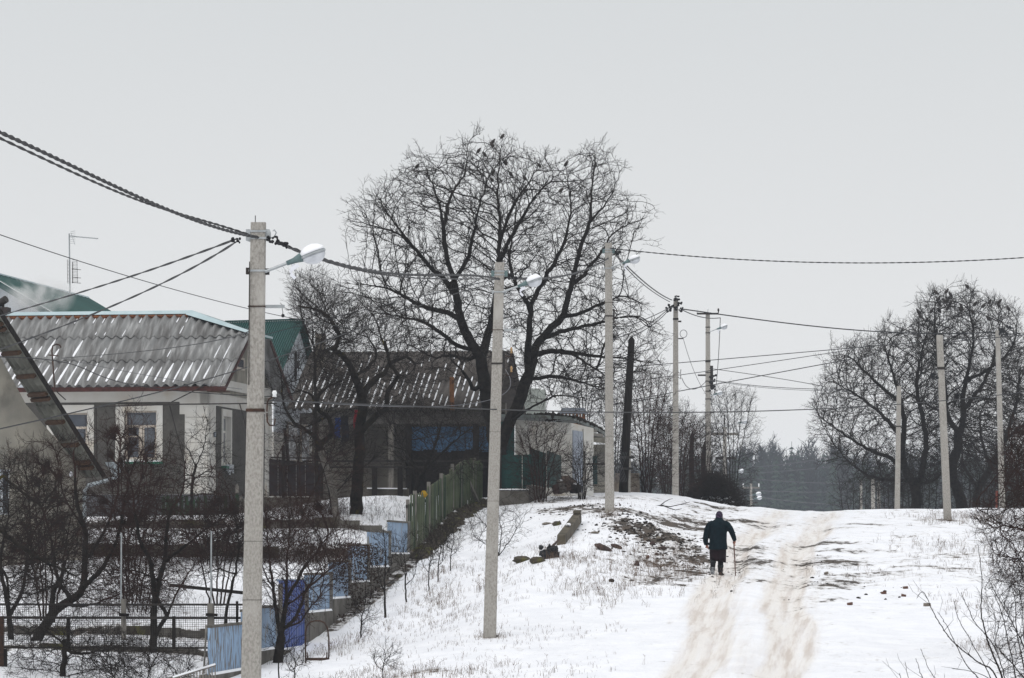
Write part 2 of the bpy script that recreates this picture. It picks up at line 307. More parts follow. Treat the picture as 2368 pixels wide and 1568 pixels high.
def ground_mat(name):
    m = bpy.data.materials.new(name); m.use_nodes = True; t = m.node_tree; b = t.nodes['Principled BSDF']; L = t.links.new
    tcn = N(t, 'ShaderNodeTexCoord'); ob = tcn.outputs['Object']
    def noise(sc_, det=8, st=(1, 1, 1), rgh=.6):
        mp = N(t, 'ShaderNodeMapping'); mp.inputs['Scale'].default_value = st; L(ob, mp.inputs[0])
        n = N(t, 'ShaderNodeTexNoise'); n.inputs['Scale'].default_value = sc_; n.inputs['Detail'].default_value = det; n.inputs['Roughness'].default_value = rgh; L(mp.outputs[0], n.inputs[0]); return n.outputs[0]
    def math_(op, a, b_=None, c=None):
        n = N(t, 'ShaderNodeMath', operation=op)
        for i, x in enumerate((a, b_, c)):
            if x is None: continue
            if isinstance(x, (int, float)): n.inputs[i].default_value = x
            else: L(x, n.inputs[i])
        return n.outputs[0]
    def rng_(x, a, b_, c=0, d=1):
        n = N(t, 'ShaderNodeMapRange'); n.interpolation_type = 'SMOOTHSTEP'; L(x, n.inputs[0])
        for i, v in ((1, a), (2, b_), (3, c), (4, d)): n.inputs[i].default_value = v
        return n.outputs[0]
    def mixc(f, a, b_):
        n = N(t, 'ShaderNodeMixRGB'); L(f, n.inputs[0])
        for i, x in ((1, a), (2, b_)):
            if isinstance(x, tuple): n.inputs[i].default_value = (*x, 1)
            else: L(x, n.inputs[i])
        return n.outputs[0]
    at = N(t, 'ShaderNodeAttribute', attribute_name='soil'); tr = N(t, 'ShaderNodeAttribute', attribute_name='track')
    sx_ = N(t, 'ShaderNodeSeparateXYZ'); L(ob, sx_.inputs[0]); cb_ = N(t, 'ShaderNodeCombineXYZ'); L(math_('MULTIPLY_ADD', sx_.outputs['Y'], -.1, sx_.outputs['X']), cb_.inputs[0]); L(math_('MULTIPLY', sx_.outputs['Y'], .05), cb_.inputs[1])
    def rnoise(sc_, det):
        n = N(t, 'ShaderNodeTexNoise'); n.inputs['Scale'].default_value = sc_; n.inputs['Detail'].default_value = det; n.inputs['Roughness'].default_value = .65; L(cb_.outputs[0], n.inputs[0]); return n.outputs[0]
    snow = mixc(rng_(noise(1.3, 4), .3, .7), (.885, .885, .91), (.80, .805, .84))
    tn = rnoise(3.0, 10)
    tf = math_('MULTIPLY', rng_(math_('ADD', math_('MULTIPLY', tn, .8), math_('MULTIPLY', tr.outputs['Fac'], .62)), .58, 1.12), .9)
    c = mixc(tf, snow, mixc(rng_(rnoise(5, 6), .42, .66), (.76, .72, .68), (.55, .475, .415)))
    sp = noise(21, 4, (1, .8, 1)); spk = math_('MULTIPLY', rng_(sp, .64, .70), rng_(noise(.55, 4), .44, .60)); c = mixc(math_('MULTIPLY', spk, .75), c, (.13, .105, .085))
    # bare earth patches: big masks broken up by fine noise so snow keeps lying between the clods
    en = noise(.9, 5, (1.2, 1.0, 1), .6); fn2 = noise(4.2, 8, (1.0, .55, 1), .7)
    mixn = math_('ADD', math_('MULTIPLY', en, .42), math_('MULTIPLY', fn2, .72))
    ef = rng_(math_('ADD', mixn, math_('MULTIPLY', at.outputs['Fac'], .235)), .735, .78)
    ef2 = math_('MULTIPLY', rng_(math_('ADD', mixn, math_('MULTIPLY', at.outputs['Fac'], .27)), .655, .76), .45)
    soil = mixc(rng_(noise(3, 8), .35, .65), (.030, .023, .018), (.085, .064, .048))
    c = mixc(ef2, c, (.40, .36, .32))
    c = mixc(ef, c, soil)
    L(c, b.inputs['Base Color']); b.inputs['Roughness'].default_value = .75; b.inputs['Specular IOR Level'].default_value = .25
    bp = N(t, 'ShaderNodeBump'); bp.inputs['Strength'].default_value = .9; bp.inputs['Distance'].default_value = .06
    L(math_('ADD', math_('MULTIPLY', noise(7, 10, (1, .5, 1)), .8), math_('MULTIPLY', ef, -.25)), bp.inputs['Height']); L(bp.outputs[0], b.inputs['Normal'])
    return m
GM = ground_mat('snow_over_earth')
# ------------------------------------------------------------------ ground and road
def axis(segs):
    a = []
    for lo, hi, st in segs: a += list(np.arange(lo, hi-1e-6, st))
    a.append(segs[-1][1]); return np.array(a)
sax = axis([(-900, -300, 60), (-300, -60, 20), (-60, -24, 2), (-24, -13.4, .22), (-13.4, -12, .1), (-12, 7, .14), (7, 20, .5), (20, 60, 4), (60, 300, 20), (300, 900, 60)])
dax = axis([(-60, 0, 10), (0, 40, 4), (40, 56, .8), (56, 76, .25), (76, 79, .15), (79, 82.5, .3), (82.5, 84, .15), (84, 97.5, .28), (97.5, 99, .15), (99, 130, .28), (130, 180, 1), (180, 300, 6), (300, 1500, 40)])
SG, DG = np.meshgrid(sax, dax); XG = SG+.1*DG; ZG = gz(XG, np.clip(DG, 0, None))
# soil mask: (px, py, rx m, ry m, strength)
soil = np.zeros_like(ZG); track = np.zeros_like(ZG)
for px, py, rx, ry, k in [(1480,1222,.85,2.2,.86),(1440,1210,.6,1.4,.85),(1530,1246,.7,1.8,.66),(1500,1265,.9,1.6,.45),(1330,1172,1.0,1.8,1.15),(1400,1178,1.6,1.6,1.0),(1500,1196,1.9,1.6,1.0),(1590,1205,1.2,1.3,.7),
    (1620,1290,.35,2.4,.85),(1605,1320,.25,1.3,.8),(1735,1268,.55,2.2,.75),(1745,1300,.6,1.6,.8),(1725,1345,.5,1.6,.6),(1720,1205,1.1,.9,.7),(1760,1218,.9,1.2,.55),(1925,1222,.7,.8,.7),(2000,1212,.6,.5,.95),(1880,1262,1.2,1.0,.75),(1900,1300,1.1,1.4,.85),(1940,1345,1.0,1.3,.7),
    (1900,1355,.9,1.0,.8),(1880,1385,.7,1.2,.55),(2040,1330,1.3,1.2,.45),(2200,1285,1.1,.9,.45),(2140,1310,1.2,.6,.5),(1960,1275,1.2,.6,.6),(1265,1180,.7,1.0,.8),(1370,1290,1.0,1.4,.35),(1560,1340,1.0,2.0,.4),(1500,1300,1.3,2.0,.35),(1900,1310,1.5,3,.25),(1860,1400,1,3,.2),
    (1550,1160,2.0,1.5,.4),(1420,1150,2.5,1.5,.55),(1300,1150,1.3,.8,.7),(820,1190,.8,1,.3),(1640,1170,1.0,.8,.5),(940,1560,1.2,.7,.65),(1010,1400,1,1.5,.2),(1132,1472,.28,.5,1.1),(1409,1190,.3,.5,1.0),(2190,1203,.3,.5,1.0)]:
    g = G(px, py); soil = np.maximum(soil, k*np.exp(-((XG-g.x)/rx)**2-((DG-g.y)/ry)**2))
soil += .28*np.exp(-((SG+5.3)/.8)**2)*(DG > 84)*(DG < 125)+.15*((SG > -6.2) & (SG < 3))*(DG > 84)*(DG < 140)
soil[(SG < -13.2) & (DG > 40) & (DG < 130)] += .17
soil = np.maximum(soil, .9*((SG < -12.35) & (SG > -13.0) & (DG > 84) & (DG < 119)))
for d0 in (78.2, 83.2, 98.15, 103.15):
    soil = np.maximum(soil, 1.0*np.exp(-((DG-d0+.0)/.35)**2)*(SG < -13.2))
soil[DG > 150] = .2
for c, wd in ((-3.55, .62), (-1.95, .66)):
    cc = c+.25*np.sin(DG*.11+1)+.1*np.sin(DG*.37); track = np.maximum(track, np.exp(-((SG-cc)/wd)**2))
track = np.maximum(track, .60*np.exp(-((SG+2.7)/2.0)**4)*(.8+.5*vn(SG*1.3, DG*.12, 31)))
soil += .12*np.clip(1-np.abs(SG-3.0)/6.5, 0, 1)*(DG > 60)*(DG < 128)
for c in (-3.55, -1.95):
    cc = c+.25*np.sin(DG*.11+1)+.1*np.sin(DG*.37)
    for e_ in (-.34, .38): track = track+.38*np.exp(-((SG-cc-e_+.05*np.sin(DG*.9))/.11)**2)*np.clip((112-DG)/20, 0, 1)
track *= 1-.35*np.clip((DG-110)/20, 0, 1)
nd, ns = ZG.shape; idx = np.arange(nd*ns).reshape(nd, ns)
quads = np.stack([idx[:-1, :-1], idx[:-1, 1:], idx[1:, 1:], idx[1:, :-1]], -1).reshape(-1, 4)
sc_c = ((SG[:-1, :-1]+SG[:-1, 1:])/2).reshape(-1); dc_c = ((DG[:-1, :-1]+DG[1:, :-1])/2).reshape(-1)
rmask = (sc_c > -4.6) & (sc_c < -.9) & (dc_c > -20) & (dc_c < 460)
allv = np.stack([XG, DG, ZG], -1).reshape(-1, 3)
for nm, msk in (('snow_ground', ~rmask), ('dirt_road', rmask)):
    q = quads[msk]; u, inv = np.unique(q.ravel(), return_inverse=True)
    me = mesh_np(nm, allv[u], inv.reshape(-1, 4), GM, True)
    for an, arr in (('soil', soil), ('track', track)):
        a = me.attributes.new(an, 'FLOAT', 'POINT'); a.data.foreach_set('value', arr.reshape(-1)[u].astype(np.float32))
    o = bpy.data.objects.new(nm, me); C.objects.link(o); o['kind'] = 'structure'; o['label'] = {'snow_ground': 'snow covered ground of the village slope with bare earth patches', 'dirt_road': 'brown rutted snow road climbing over the crest'}[nm]

# ------------------------------------------------------------------ concrete power poles
def pole(label, top, basept, w0, w1, dpt=None, name='utility_pole', extras=()):
    b = V(basept); t = V(top); b2 = b-(t-b).normalized()*.35
    th = thing(name, label, 'utility pole', b, 'concrete utility poles')
    mb = MB(); ch = .16
    rings = []
    for k in range(7):
        f = k/6; c = b2.lerp(t, f); w_ = (w0+(w1-w0)*f)/2; q = w_*.85
        s = w_*ch
        rings.append([c+V((x, y, 0)) for x, y in ((-w_+s, -q), (w_-s, -q), (w_, -q+s), (w_, q-s), (w_-s, q), (-w_+s, q), (-w_, q-s), (-w_, -q+s))])
    mb.loft(rings); part(th, 'shaft', mb, M['concrete'])
    return th
def on(th_b, th_t, f): return V(th_b).lerp(V(th_t), f)
def band(th, c, w_, h=.025, m='galv', nm='steel_band', xo=.012):
    mb = MB(); q = w_*.43+xo; a = w_/2+xo
    mb.box(Fr(c), -a, a, -q, q, -h/2, h/2); return part(th, nm, mb, M[m])
def lamp(c, label, arm=.40, tilt=20, s=.95, group='street lamps on the concrete poles', yaw=0, simple=False):
    c = V(c); th = thing('street_lamp', label, 'street lamp', c, group)
    Rm = Matrix.Rotation(R(yaw), 3, 'Z') @ Matrix.Rotation(R(-tilt), 3, 'Y')
    q = lambda x, y, z: c+Rm @ (V((x, y, z))*s)
    mb = MB().tube([q(-.02, 0, 0), q(arm, 0, 0)], .021*s, 8); part(th, 'arm', mb, M['galv'])
    mb = MB().tube([q(arm-.12, 0, 0), q(arm-.02, 0, .0), q(arm+.09, 0, .005)], [.032*s, .038*s, .066*s], 10); part(th, 'neck', mb, M['lampgrey'], True)
    hx = arm+.245
    mb = MB().ell(q(hx, 0, .0), .172*s, .13*s, .095*s, 16, 6, Rm, half=1); part(th, 'housing', mb, M['lampgrey'], True)
    mb = MB().ell(q(hx, 0, .012), .170*s, .134*s, .112*s, 16, 6, Rm, half=1, jit=.04); part(th, 'snow_cap', mb, M['snow'], True)
    mb = MB().tube([q(hx, 0, -.014), q(hx, 0, .012)], .01*s, 4)
    ring = []
    for z in (-.022, .006): ring.append([q(hx+.178*math.cos(a), .138*math.sin(a), z) for a in [2*math.pi*k/18 for k in range(18)]])
    mb.loft(ring); part(th, 'rim', mb, M['galv'])
    rings = []
    for z, k_, ox in ((-.022, 1, 0), (-.06, .93, .004), (-.10, .74, .008), (-.13, .46, .015), (-.145, .15, .02)):
        rings.append([q(hx+ox+.165*k_*math.cos(a), .125*k_*math.sin(a), z) for a in [2*math.pi*k/16 for k in range(16)]])
    part(th, 'glass_bowl', MB().loft(rings[::-1]), M['bowl'], True)
    if not simple:
        mb = MB().tube([q(arm-.05, 0, -.04), q(arm-.04, 0, -.085)], .022*s, 8); part(th, 'lamp_holder', mb, M['plastic'])
        mb = MB().bar(q(arm-.10, -.02, -.10), q(arm+.02, -.02, -.075), .05*s); mb.bar(q(arm-.10, -.02, -.10), q(arm-.11, -.02, -.14), .035*s); mb.bar(q(arm-.12, -.02, -.15), q(arm-.085, -.02, -.23), .045*s)
        part(th, 'sensor_unit', mb, M['plastic'])
    return th
PX = {}
def ptop(x, y, d): return P(x, y, d)
# P1..P5
T = {1: P(597.5, 515, 46), 2: P(1155, 607, 74), 3: P(1406.5, 562, 102), 4: P(1562, 690, 137), 5: P(1636, 724, 165)}
Bp = {1: V((P(575, 1900, 46).x, 46, gz1(-3.3, 46))), 2: None}
Bp[2] = Gd(1132, 74); Bp[3] = Gd(1409, 102); Bp[4] = Gd(1561, 137); Bp[5] = Gd(1637, 165)
D = {1: 46, 2: 74, 3: 102, 4: 137, 5: 165}
lab = {1: 'nearest tall grey concrete pole in front of the whitewashed house', 2: 'concrete pole standing on the snow slope right of the saplings', 3: 'concrete pole beside the dark earth mound near the white shed', 4: 'concrete pole with tangled wires at its top, left of the crossarm pole', 5: 'concrete pole with steel crossarm above the brush pile'}
wd = {1: (.262, .185), 2: (.265, .19), 3: (.26, .19), 4: (.25, .17), 5: (.28, .185)}
PO = {}
for k in T: PO[k] = pole(lab[k], T[k], Bp[k], *wd[k])
def at_y(k, y):    # point on pole axis at screen height y
    yb = scr(Bp[k])[1]; yt = scr(T[k])[1]; f = (yb-y)/(yb-yt); return Bp[k].lerp(T[k], f), wd[k][0]+(wd[k][1]-wd[k][0])*f
c, w_ = at_y(1, 536); band(PO[1], c, w_); c, w_ = at_y(1, 552); band(PO[1], c, w_)
for dx in (-1, 1):
    c, w_ = at_y(1, 544)
    mb = MB(); cc = c+V((dx*(w_/2+.03), -.02, 0)); mb.prism([cc+V((-.035*1, -.03, z)) if 0 else cc+V((x, -.03, z)) for x, z in ((-.03, -.07), (.02, -.085), (.035, -.03), (.035, .03), (.02, .07), (-.03, .07))], (0, .08, 0)); part(PO[1], 'cable_bracket', mb, M['galv'])
mb = MB(); c = T[1]; mb.tube([c+V((-.04, 0, -.02)), c+V((-.04, 0, .09))], .006, 6); part(PO[1], 'rebar_stub', mb, M['iron'])
c, w_ = at_y(1, 548)
mb = MB(); h = c+V((w_/2+.06, -.03, 0)); mb.tube([h+V((0, 0, -.02)), h+V((.05, 0, .0)), h+V((.075, 0, .05)), h+V((.05, 0, .085)), h+V((.03, 0, .07))], .009, 6); part(PO[1], 'hook', mb, M['galv'])
def clamp(p, parent, r=.04, n=9, seed=0):
    rr = random.Random(seed); mb = MB()
    for k in range(n):
        o = V(((rr.random()-.5)*r*4, (rr.random()-.5)*r*2, (rr.random()-.5)*r*2.4)); mb.ell(V(p)+o, r*(.4+.6*rr.random()), r*.6, r*(.4+.5*rr.random()), 7, 5, jit=.3)
    return part(parent, 'wire_clamp', mb, M['rubber'])
clamp(P(632, 555, 45.9), PO[1], .035, 8, 1); clamp(P(650, 563, 45.9), PO[1], .035, 9, 2); clamp(P(545, 556, 45.9), PO[1], .026, 8, 3)
c, w_ = at_y(1, 628); band(PO[1], c, w_); part(PO[1], 'lamp_bracket', MB().box(Fr(c), -w_/2-.05, -w_/2-.003, -.05, .05, -.04, .04), M['iron']); part(PO[1], 'lamp_bracket', MB().box(Fr(c), w_/2+.003, w_/2+.05, -.05, .05, -.045, .03), M['iron'])
c, w_ = at_y(1, 711); band(PO[1], c, w_, .015, 'rusty')
mb = MB().box(Fr(c), w_/2+.01, w_/2+.25, -.06, -.02, -.02, .02); part(PO[1], 'angle_bracket', mb, M['galv'])
mb = MB().tube([P(652, 712, 45.95), P(654, 722, 45.95), P(653, 728, 45.95)], .004, 5); mb.ell(P(654, 730, 45.95), .022, .022, .024, 8, 6); part(PO[1], 'hanging_insulator', mb, M['rubber'])
mb = MB().tube([P(577, 605, 45.9), P(576, 700, 45.9), P(575, 890, 45.9)], .007, 6); part(PO[1], 'earthing_rod', mb, M['iron'])
c, w_ = at_y(1, 952); band(PO[1], c, w_, .04, 'rusty', xo=.01)
mb = MB()
mb.tube([P(617, 952, 45.85), P(618, 930, 45.85), P(622, 922, 45.85), P(633, 918, 45.85), P(634, 908, 45.85)], .011, 6)
mb.tube([P(617, 955, 45.85), P(618, 976, 45.85), P(624, 984, 45.85), P(634, 983, 45.85), P(636, 968, 45.85)], .011, 6); part(PO[1], 'insulator_hook', mb, M['rusty'])
mb = MB().tube([P(634.5, 918, 45.85), P(634.5, 913, 45.85), P(634.5, 909, 45.85), P(634.5, 903, 45.85)], [.03, .022, .034, .02], 10); part(PO[1], 'glass_insulator', mb, M['porc'], True)
for k in (2, 3):
    for yy in ((628, 636) if k == 2 else (577, 583)): c, w_ = at_y(k, yy); band(PO[k], c, w_)
    y = 700 if k == 2 else 616
    c, w_ = at_y(k, 676 if k == 2 else 621); band(PO[k], c, w_); part(PO[k], 'lamp_bracket', MB().box(Fr(c), w_/2+.013, w_/2+.05, -.05, .05, -.05, .04), M['galv']); part(PO[k], 'lamp_bracket', MB().box(Fr(c), -w_/2-.04, -w_/2-.013, -.05, .05, -.04, .04), M['galv'])
    for dx in (-1, 1):
        c, w_ = at_y(k, 633 if k == 2 else 581); mb = MB().box(Fr(c), *((w_/2+.004, w_/2+.07) if dx > 0 else (-w_/2-.07, -w_/2-.004)), -.05, .03, -.06, .06); part(PO[k], 'cable_bracket', mb, M['lampgrey'])
    clamp(c+V((w_/2+.16, -.05, -.05)), PO[k], .045, 9, 10+k)
    y0, y1 = ((827, 857), (839, 841)) if k == 2 else ((715, 748), (731, 733))
    c, w_ = at_y(k, (y0[0]+y0[1])/2); band(PO[k], c, w_, .035, 'iron', xo=.01)
    mb = MB().box(Fr(c), w_/2+.012, w_/2+.06, -.06, .02, -.2, .2); part(PO[k], 'hook_plate', mb, M['iron'])
    for i, (zz, g) in enumerate(((.22, 1), (-.16, 1))):
        h = c+V((w_/2+.06, -.03, zz-.06)); mb = MB().tube([h, h+V((.07, 0, -.02)), h+V((.12, 0, 0)), h+V((.125, 0, .08))], .01, 6); part(PO[k], 'insulator_hook', mb, M['rusty'])
        mb = MB().tube([h+V((.125, 0, .05)), h+V((.125, 0, .09)), h+V((.125, 0, .12)), h+V((.125, 0, .17))], [.024, .018, .028, .014], 8); part(PO[k], 'porcelain_insulator', mb, M['porcb' if k == 2 else 'porc'], True)
    c, w_ = at_y(k, 764 if k == 2 else 700); mb = MB().box(Fr(c), -w_/2-.02, w_/2+.02, -w_*.45, w_*.45, -.006, .006); part(PO[k], 'steel_band', mb, M['rusty'])
    if k == 2: mb = MB().box(Fr(c), w_/2+.02, w_/2+.30, -.05, -.02, -.02, .02); part(PO[k], 'angle_bracket', mb, M['galv'])
# shallow horizontal casting marks on poles 1..3
for k, ys in ((1, (1255, 1390)), (2, (1000, 1160)), (3, (850, 1010))):
    for y in ys: c, w_ = at_y(k, y); band(PO[k], c, w_, .006, 'concrete_dk', 'casting_mark', .0015)
c, w_ = at_y(4, 738); band(PO[4], c, w_, .07, 'iron')
mb = MB().box(Fr(c), w_/2, w_/2+.12, -.05, .0, -.12, -.06); part(PO[4], 'bolt_bracket', mb, M['iron'])
for i, (x, y) in enumerate(((1562, 688), (1552, 706), (1556, 712), (1570, 703), (1546, 716), (1576, 716), (1565, 697))): clamp(P(x, y, 136.8), PO[4], .06, 6, 20+i)
mb = MB().bar(P(1568, 783, 136.8), P(1580, 783, 136.8), .04); part(PO[4], 'side_arm', mb, M['iron'])
mb = MB().tube([P(1580+9*math.sin(a)*.9+0, 772+9*-math.cos(a)*1.0, 136.8) for a in [2*math.pi*k/14 for k in range(15)]], .012, 5); part(PO[4], 'wire_loop', mb, M['cablelight'])
for y in (860, 872): mb = MB().tube([P(1567, y, 136.8), P(1573, y+4, 136.8), P(1574, y-6, 136.8)], .016, 6); part(PO[4], 'insulator_hook', mb, M['iron'])
c, w_ = at_y(5, 726); mb = MB().box(Fr(c), -.5, .48, -.19, -.11, -.04, .04); part(PO[5], 'crossarm', mb, M['iron'])
for dx, m in ((-.48, 'porc'), (.47, 'iron')):
    mb = MB().tube([c+V((dx, -.15, .04)), c+V((dx, -.15, .12)), c+V((dx, -.15, .15)), c+V((dx, -.15, .24))], [.02, .03, .05, .03], 8); part(PO[5], 'pin_insulator', mb, M[m], True)
mb = MB().tube([c+V((0, 0, .04)), c+V((0, 0, .16)), c+V((0, 0, .2)), c+V((0, 0, .26))], [.015, .02, .045, .03], 8); part(PO[5], 'pin_insulator', mb, M['porc'], True)
for y in (757, 770, 836, 862, 882, 905, 923): c, w_ = at_y(5, y); band(PO[5], c, w_, .08 if y == 836 else .035, 'iron')
c, w_ = at_y(5, 872); mb = MB().box(Fr(c), w_/2, w_/2+.12, -.1, .02, -.5, .5); part(PO[5], 'meter_box', mb, M['iron']); mb = MB().box(Fr(c+V((0, 0, .08))), -w_/2-.35, -w_/2, -.1, -.02, -.04, .03); part(PO[5], 'side_arm', mb, M['iron'])
for i, y in enumerate((868, 880, 892, 900)): clamp(P(1648, y, 164.8), PO[5], .07, 5, 40+i)
for y in (925, 955): mb = MB().tube([P(1641, y, 164.8), P(1650, y, 164.8), P(1651, y-5, 164.8)], .02, 6); part(PO[5], 'insulator_hook', mb, M['iron'])
lamp(P(616, 627, 45.9), 'snow capped street lamp on the nearest pole, largest of the lamps', .405, 21)
lamp(P(1162, 675, 73.9), 'snow capped street lamp on the pole among the saplings', .46, 20)
lamp(P(1414, 618, 101.9), 'snow capped street lamp on the pole by the dark earth mound', .46, 20)
lamp(P(1641, 767, 164.8), 'upper snow capped lamp on the crossarm pole', .46, 20)
lamp(P(1642, 915, 164.8), 'smaller snow capped lamp lower down on the crossarm pole', .30, 18, .8)
# other poles
def simple_pole(label, xt, yt, xb, yb, d, w0, w1, m='concrete', base=None):
    t = P(xt, yt, d); b = P(xb, yb, d) if base is None else base
    g = gz1(b.x, b.y); b = V((b.x, b.y, min(b.z, g)))
    return pole(label, t, b, w0, w1), t, b
r1, t1, b1 = simple_pole('leaning concrete pole with dark top band, nearest on the right verge', 2171.5, 775, 2190.5, 1202, G(2190, 1202).y, .235, .19)
c = b1.lerp(t1, (1202-852)/427); band(r1, c, .21, .08, 'iron'); clamp(c+V((-.2, -.1, -.25)), r1, .07, 8, 61)
for i in range(3): clamp(t1+V(((i-1)*.1, 0, 0)), r1, .04, 4, 70+i)
r2, t2, b2 = simple_pole('short concrete pole left of the leaning pole, in front of the right trees', 2078, 893, 2073, 1180, 150, .22, .17)
c = b2.lerp(t2, .72); band(r2, c, .2, .05, 'iron')
r3, t3, b3 = simple_pole('pale tall concrete pole inside the right-hand trees', 2306, 764, 2317, 1180, 142, .23, .17)
clamp(t3+V((.2, -.1, -.05)), r3, .09, 8, 80); clamp(t3+V((.45, -.1, .1)), r3, .07, 5, 81)
simple_pole('distant pale pole below the right trees, left of the short pole', 2018, 1105, 2018, 1200, 200, .22, .2)
simple_pole('thin far pole leftmost at the edge of the right trees', 1990, 1110, 1990, 1210, 240, .2, .17)
simple_pole('grey far pole just right of the distant pale pole', 2031, 1115, 2031, 1210, 230, .2, .18)
# far street in the valley
def cross_pole(px, ytop, ybot, d, label, lamps=()):
    t = P(px, ytop, d); b = V((t.x, d, gz1(t.x, d)))
    th = pole(label, t, b, .26, .2)
    mb = MB().box(Fr(t), -.75, .75, -.06, .06, -.45, -.3); part(th, 'crossarm', mb, M['greywood'])
    mb = MB().tube([t, t+V((0, 0, .7))], .04, 6); part(th, 'top_pin', mb, M['iron'])
    for dx in (-.7, .7): mb = MB().tube([t+V((dx, 0, -.3)), t+V((dx, 0, .0))], [.05, .06], 8); part(th, 'pin_insulator', mb, M['porc'])
    mb = MB().box(Fr(t), -.5, .6, -.06, .06, -1.8, -1.65); part(th, 'lower_crossarm', mb, M['iron'])
cross_pole(1675, 988, 1180, 205, 'far crossarm pole rising out of the thicket by the crest')
cross_pole(1736, 1118, 1200, 330, 'hazy crossarm pole down in the valley street')
lamp(P(1674, 985, 204.9), 'hazy lamp on the far crossarm pole in the thicket', .9, 12, 1.0, simple=True)
lamp(P(1700, 1093, 280), 'tiny white lamp floating against the dark far forest, highest in the valley', .1, 18, 1.3, simple=True)
lamp(P(1733, 1146, 300), 'tiny white lamp right of the hazy valley pole, upper of two', .3, 12, 1.35, simple=True)
lamp(P(1740, 1155, 320), 'tiny white lamp right of the hazy valley pole, lower of two', .2, 15, 1.35, simple=True)
# old wooden pole + concrete stub
b = Gd(1440, 124); t = P(1460, 778, 124)
th = thing('wooden_pole', 'black leaning wooden pole lashed to a concrete stub', 'utility pole', b)
part(th, 'shaft', MB().tube([b-V((0, 0, .3)), b.lerp(t, .5), t-V((0, 0, .12)), t], [.17, .14, .11, .03], 9), M['oldwood'], True)
part(th, 'concrete_stub', MB().bar(b+V((.17, .02, -.2)), P(1453, 1040, 124), .15, .16), M['concrete'])
for y in (1050, 1075): f = (1128-y)/350; c = b.lerp(t, f); part(th, 'wire_lashing', MB().box(Fr(c+V((.1, 0, 0))), -.22, .2, -.18, .15, -.04, .04), M['iron'])

# ------------------------------------------------------------------ cables
def cable(label, pts, r=.012, m='cable', tw=0, group='overhead cables', n=40):
    q = [P(*p) for p in pts]
    if len(q) == 2: q = [q[0], (q[0]+q[1])/2, q[1]]; 
    # Lagrange through the points with parameter = chord fraction
    ts = [0]
    for a, b in zip(q, q[1:]): ts.append(ts[-1]+max((b-a).length, 1e-3))
    ts = [t/ts[-1] for t in ts]
    def ev(t):
        s = V((0, 0, 0))
        for i in range(len(q)):
            k = 1
            for j in range(len(q)):
                if i != j: k *= (t-ts[j])/(ts[i]-ts[j])
            s += q[i]*k
        return s
    mb = MB()
    if tw:
        nn = 220
        for ph in (0, math.pi):
            pp = []
            for i in range(nn+1):
                t = i/nn; a = 2*math.pi*tw*t+ph; pp.append(ev(t)+V((math.cos(a)*.3, math.cos(a)*.3, math.sin(a)))*r*.95)
            mb.tube(pp, r, 5)
    else: mb.tube([ev(i/n) for i in range(n+1)], r, 5)
    return solo('overhead_cable', mb, M[m], label, 'cable', q[0], group)
cable('thick twisted cable running from the upper left to the nearest pole', [(-420, 155, 26.5), (0, 306, 32.6), (330, 460, 39), (597, 549, 45.8), ], .0120, tw=36)
cable('second twisted cable just under the thick one, upper left', [(-420, 178, 26.5), (0, 320, 32.6), (200, 413, 36), (400, 490, 41), (597, 550, 45.8)], .008, tw=26)
cable('twisted cable sagging between the first and second poles', [(640, 560, 45.9), (740, 597, 49), (900, 632, 56), (1155, 645, 73.9)], .012, tw=26)
cable('thin twin cable just below the one between first and second poles', [(655, 568, 45.9), (740, 601, 49), (900, 637, 56), (1155, 647, 73.9)], .007, tw=20)
cable('cable rising from the second pole to the third pole', [(1175, 643, 73.9), (1290, 640, 85), (1406, 597, 101.9)], .014, tw=20)
cable('upper cable dropping from the third pole to the wire-tangled pole', [(1425, 590, 101.9), (1500, 661, 119), (1553, 694, 136.9)], .02)
cable('lower cable dropping from the third pole to the wire-tangled pole', [(1425, 592, 101.9), (1478, 650, 117), (1548, 698, 136.9)], .015)
cable('long wire from the third pole crossing the whole sky to the right edge', [(1410, 574, 101.9), (1850, 606, 100), (2420, 592, 98)], .009, tw=30)
cable('upper service wire from nearest pole down to the left house chimney', [(545, 553, 45.9), (300, 640, 60), (0, 730, 80)], .009, tw=7)
cable('lower service wire from nearest pole down over the grey roof', [(545, 560, 45.9), (300, 690, 60), (0, 808, 75)], .009, tw=6)
cable('thin sky wire from the left edge down behind the nearest pole', [(-20, 536, 60), (300, 640, 75), (600, 720, 90), (900, 765, 110)], .009)
cable('wire from the roof mast hook across the grey roof to the nearest pole', [(142, 828, 104), (350, 810, 80), (575, 767, 50)], .009)
cable('thin wire above the grey roof eaves from the left edge', [(-20, 825, 80), (200, 855, 90), (375, 900, 100), (650, 918, 105)], .012)
cable('thinnest faint wire over the lower grey roof', [(142, 828, 104), (340, 868, 104), (560, 900, 104)], .007, 'cablelight')
cable('black cable along the dark facade band up past the nearest pole', [(-20, 996, 60), (230, 940, 66), (575, 848, 76), (990, 700, 92), (1150, 655, 100)], .012)
cable('wire between gnarled tree top and second pole', [(590, 780, 95), (850, 715, 92), (1150, 645, 90)], .01)
cable('grey slack wire in front of the brown corrugated roof', [(700, 929, 100), (900, 940, 96), (1150, 835, 78)], .009, 'cablelight')
cable('wire at eaves height from nearest pole through the old trees to the right edge', [(620, 926, 60), (1150, 947, 74), (1640, 953, 90), (2000, 940, 100), (2400, 902, 110)], .013)
cable('wire from the tangled pole over the crossarm pole to the pale right pole', [(1572, 714, 136.9), (1760, 740, 138), (2000, 765, 140), (2306, 768, 142)], .022)
cable('sagging wire between the tangled pole and the crossarm tip', [(1572, 714, 136.9), (1620, 733, 150), (1664, 735, 164)], .02)
cable('upper service wire from tangled pole down left', [(1545, 712, 136.9), (1500, 735, 125), (1440, 760, 118)], .015)
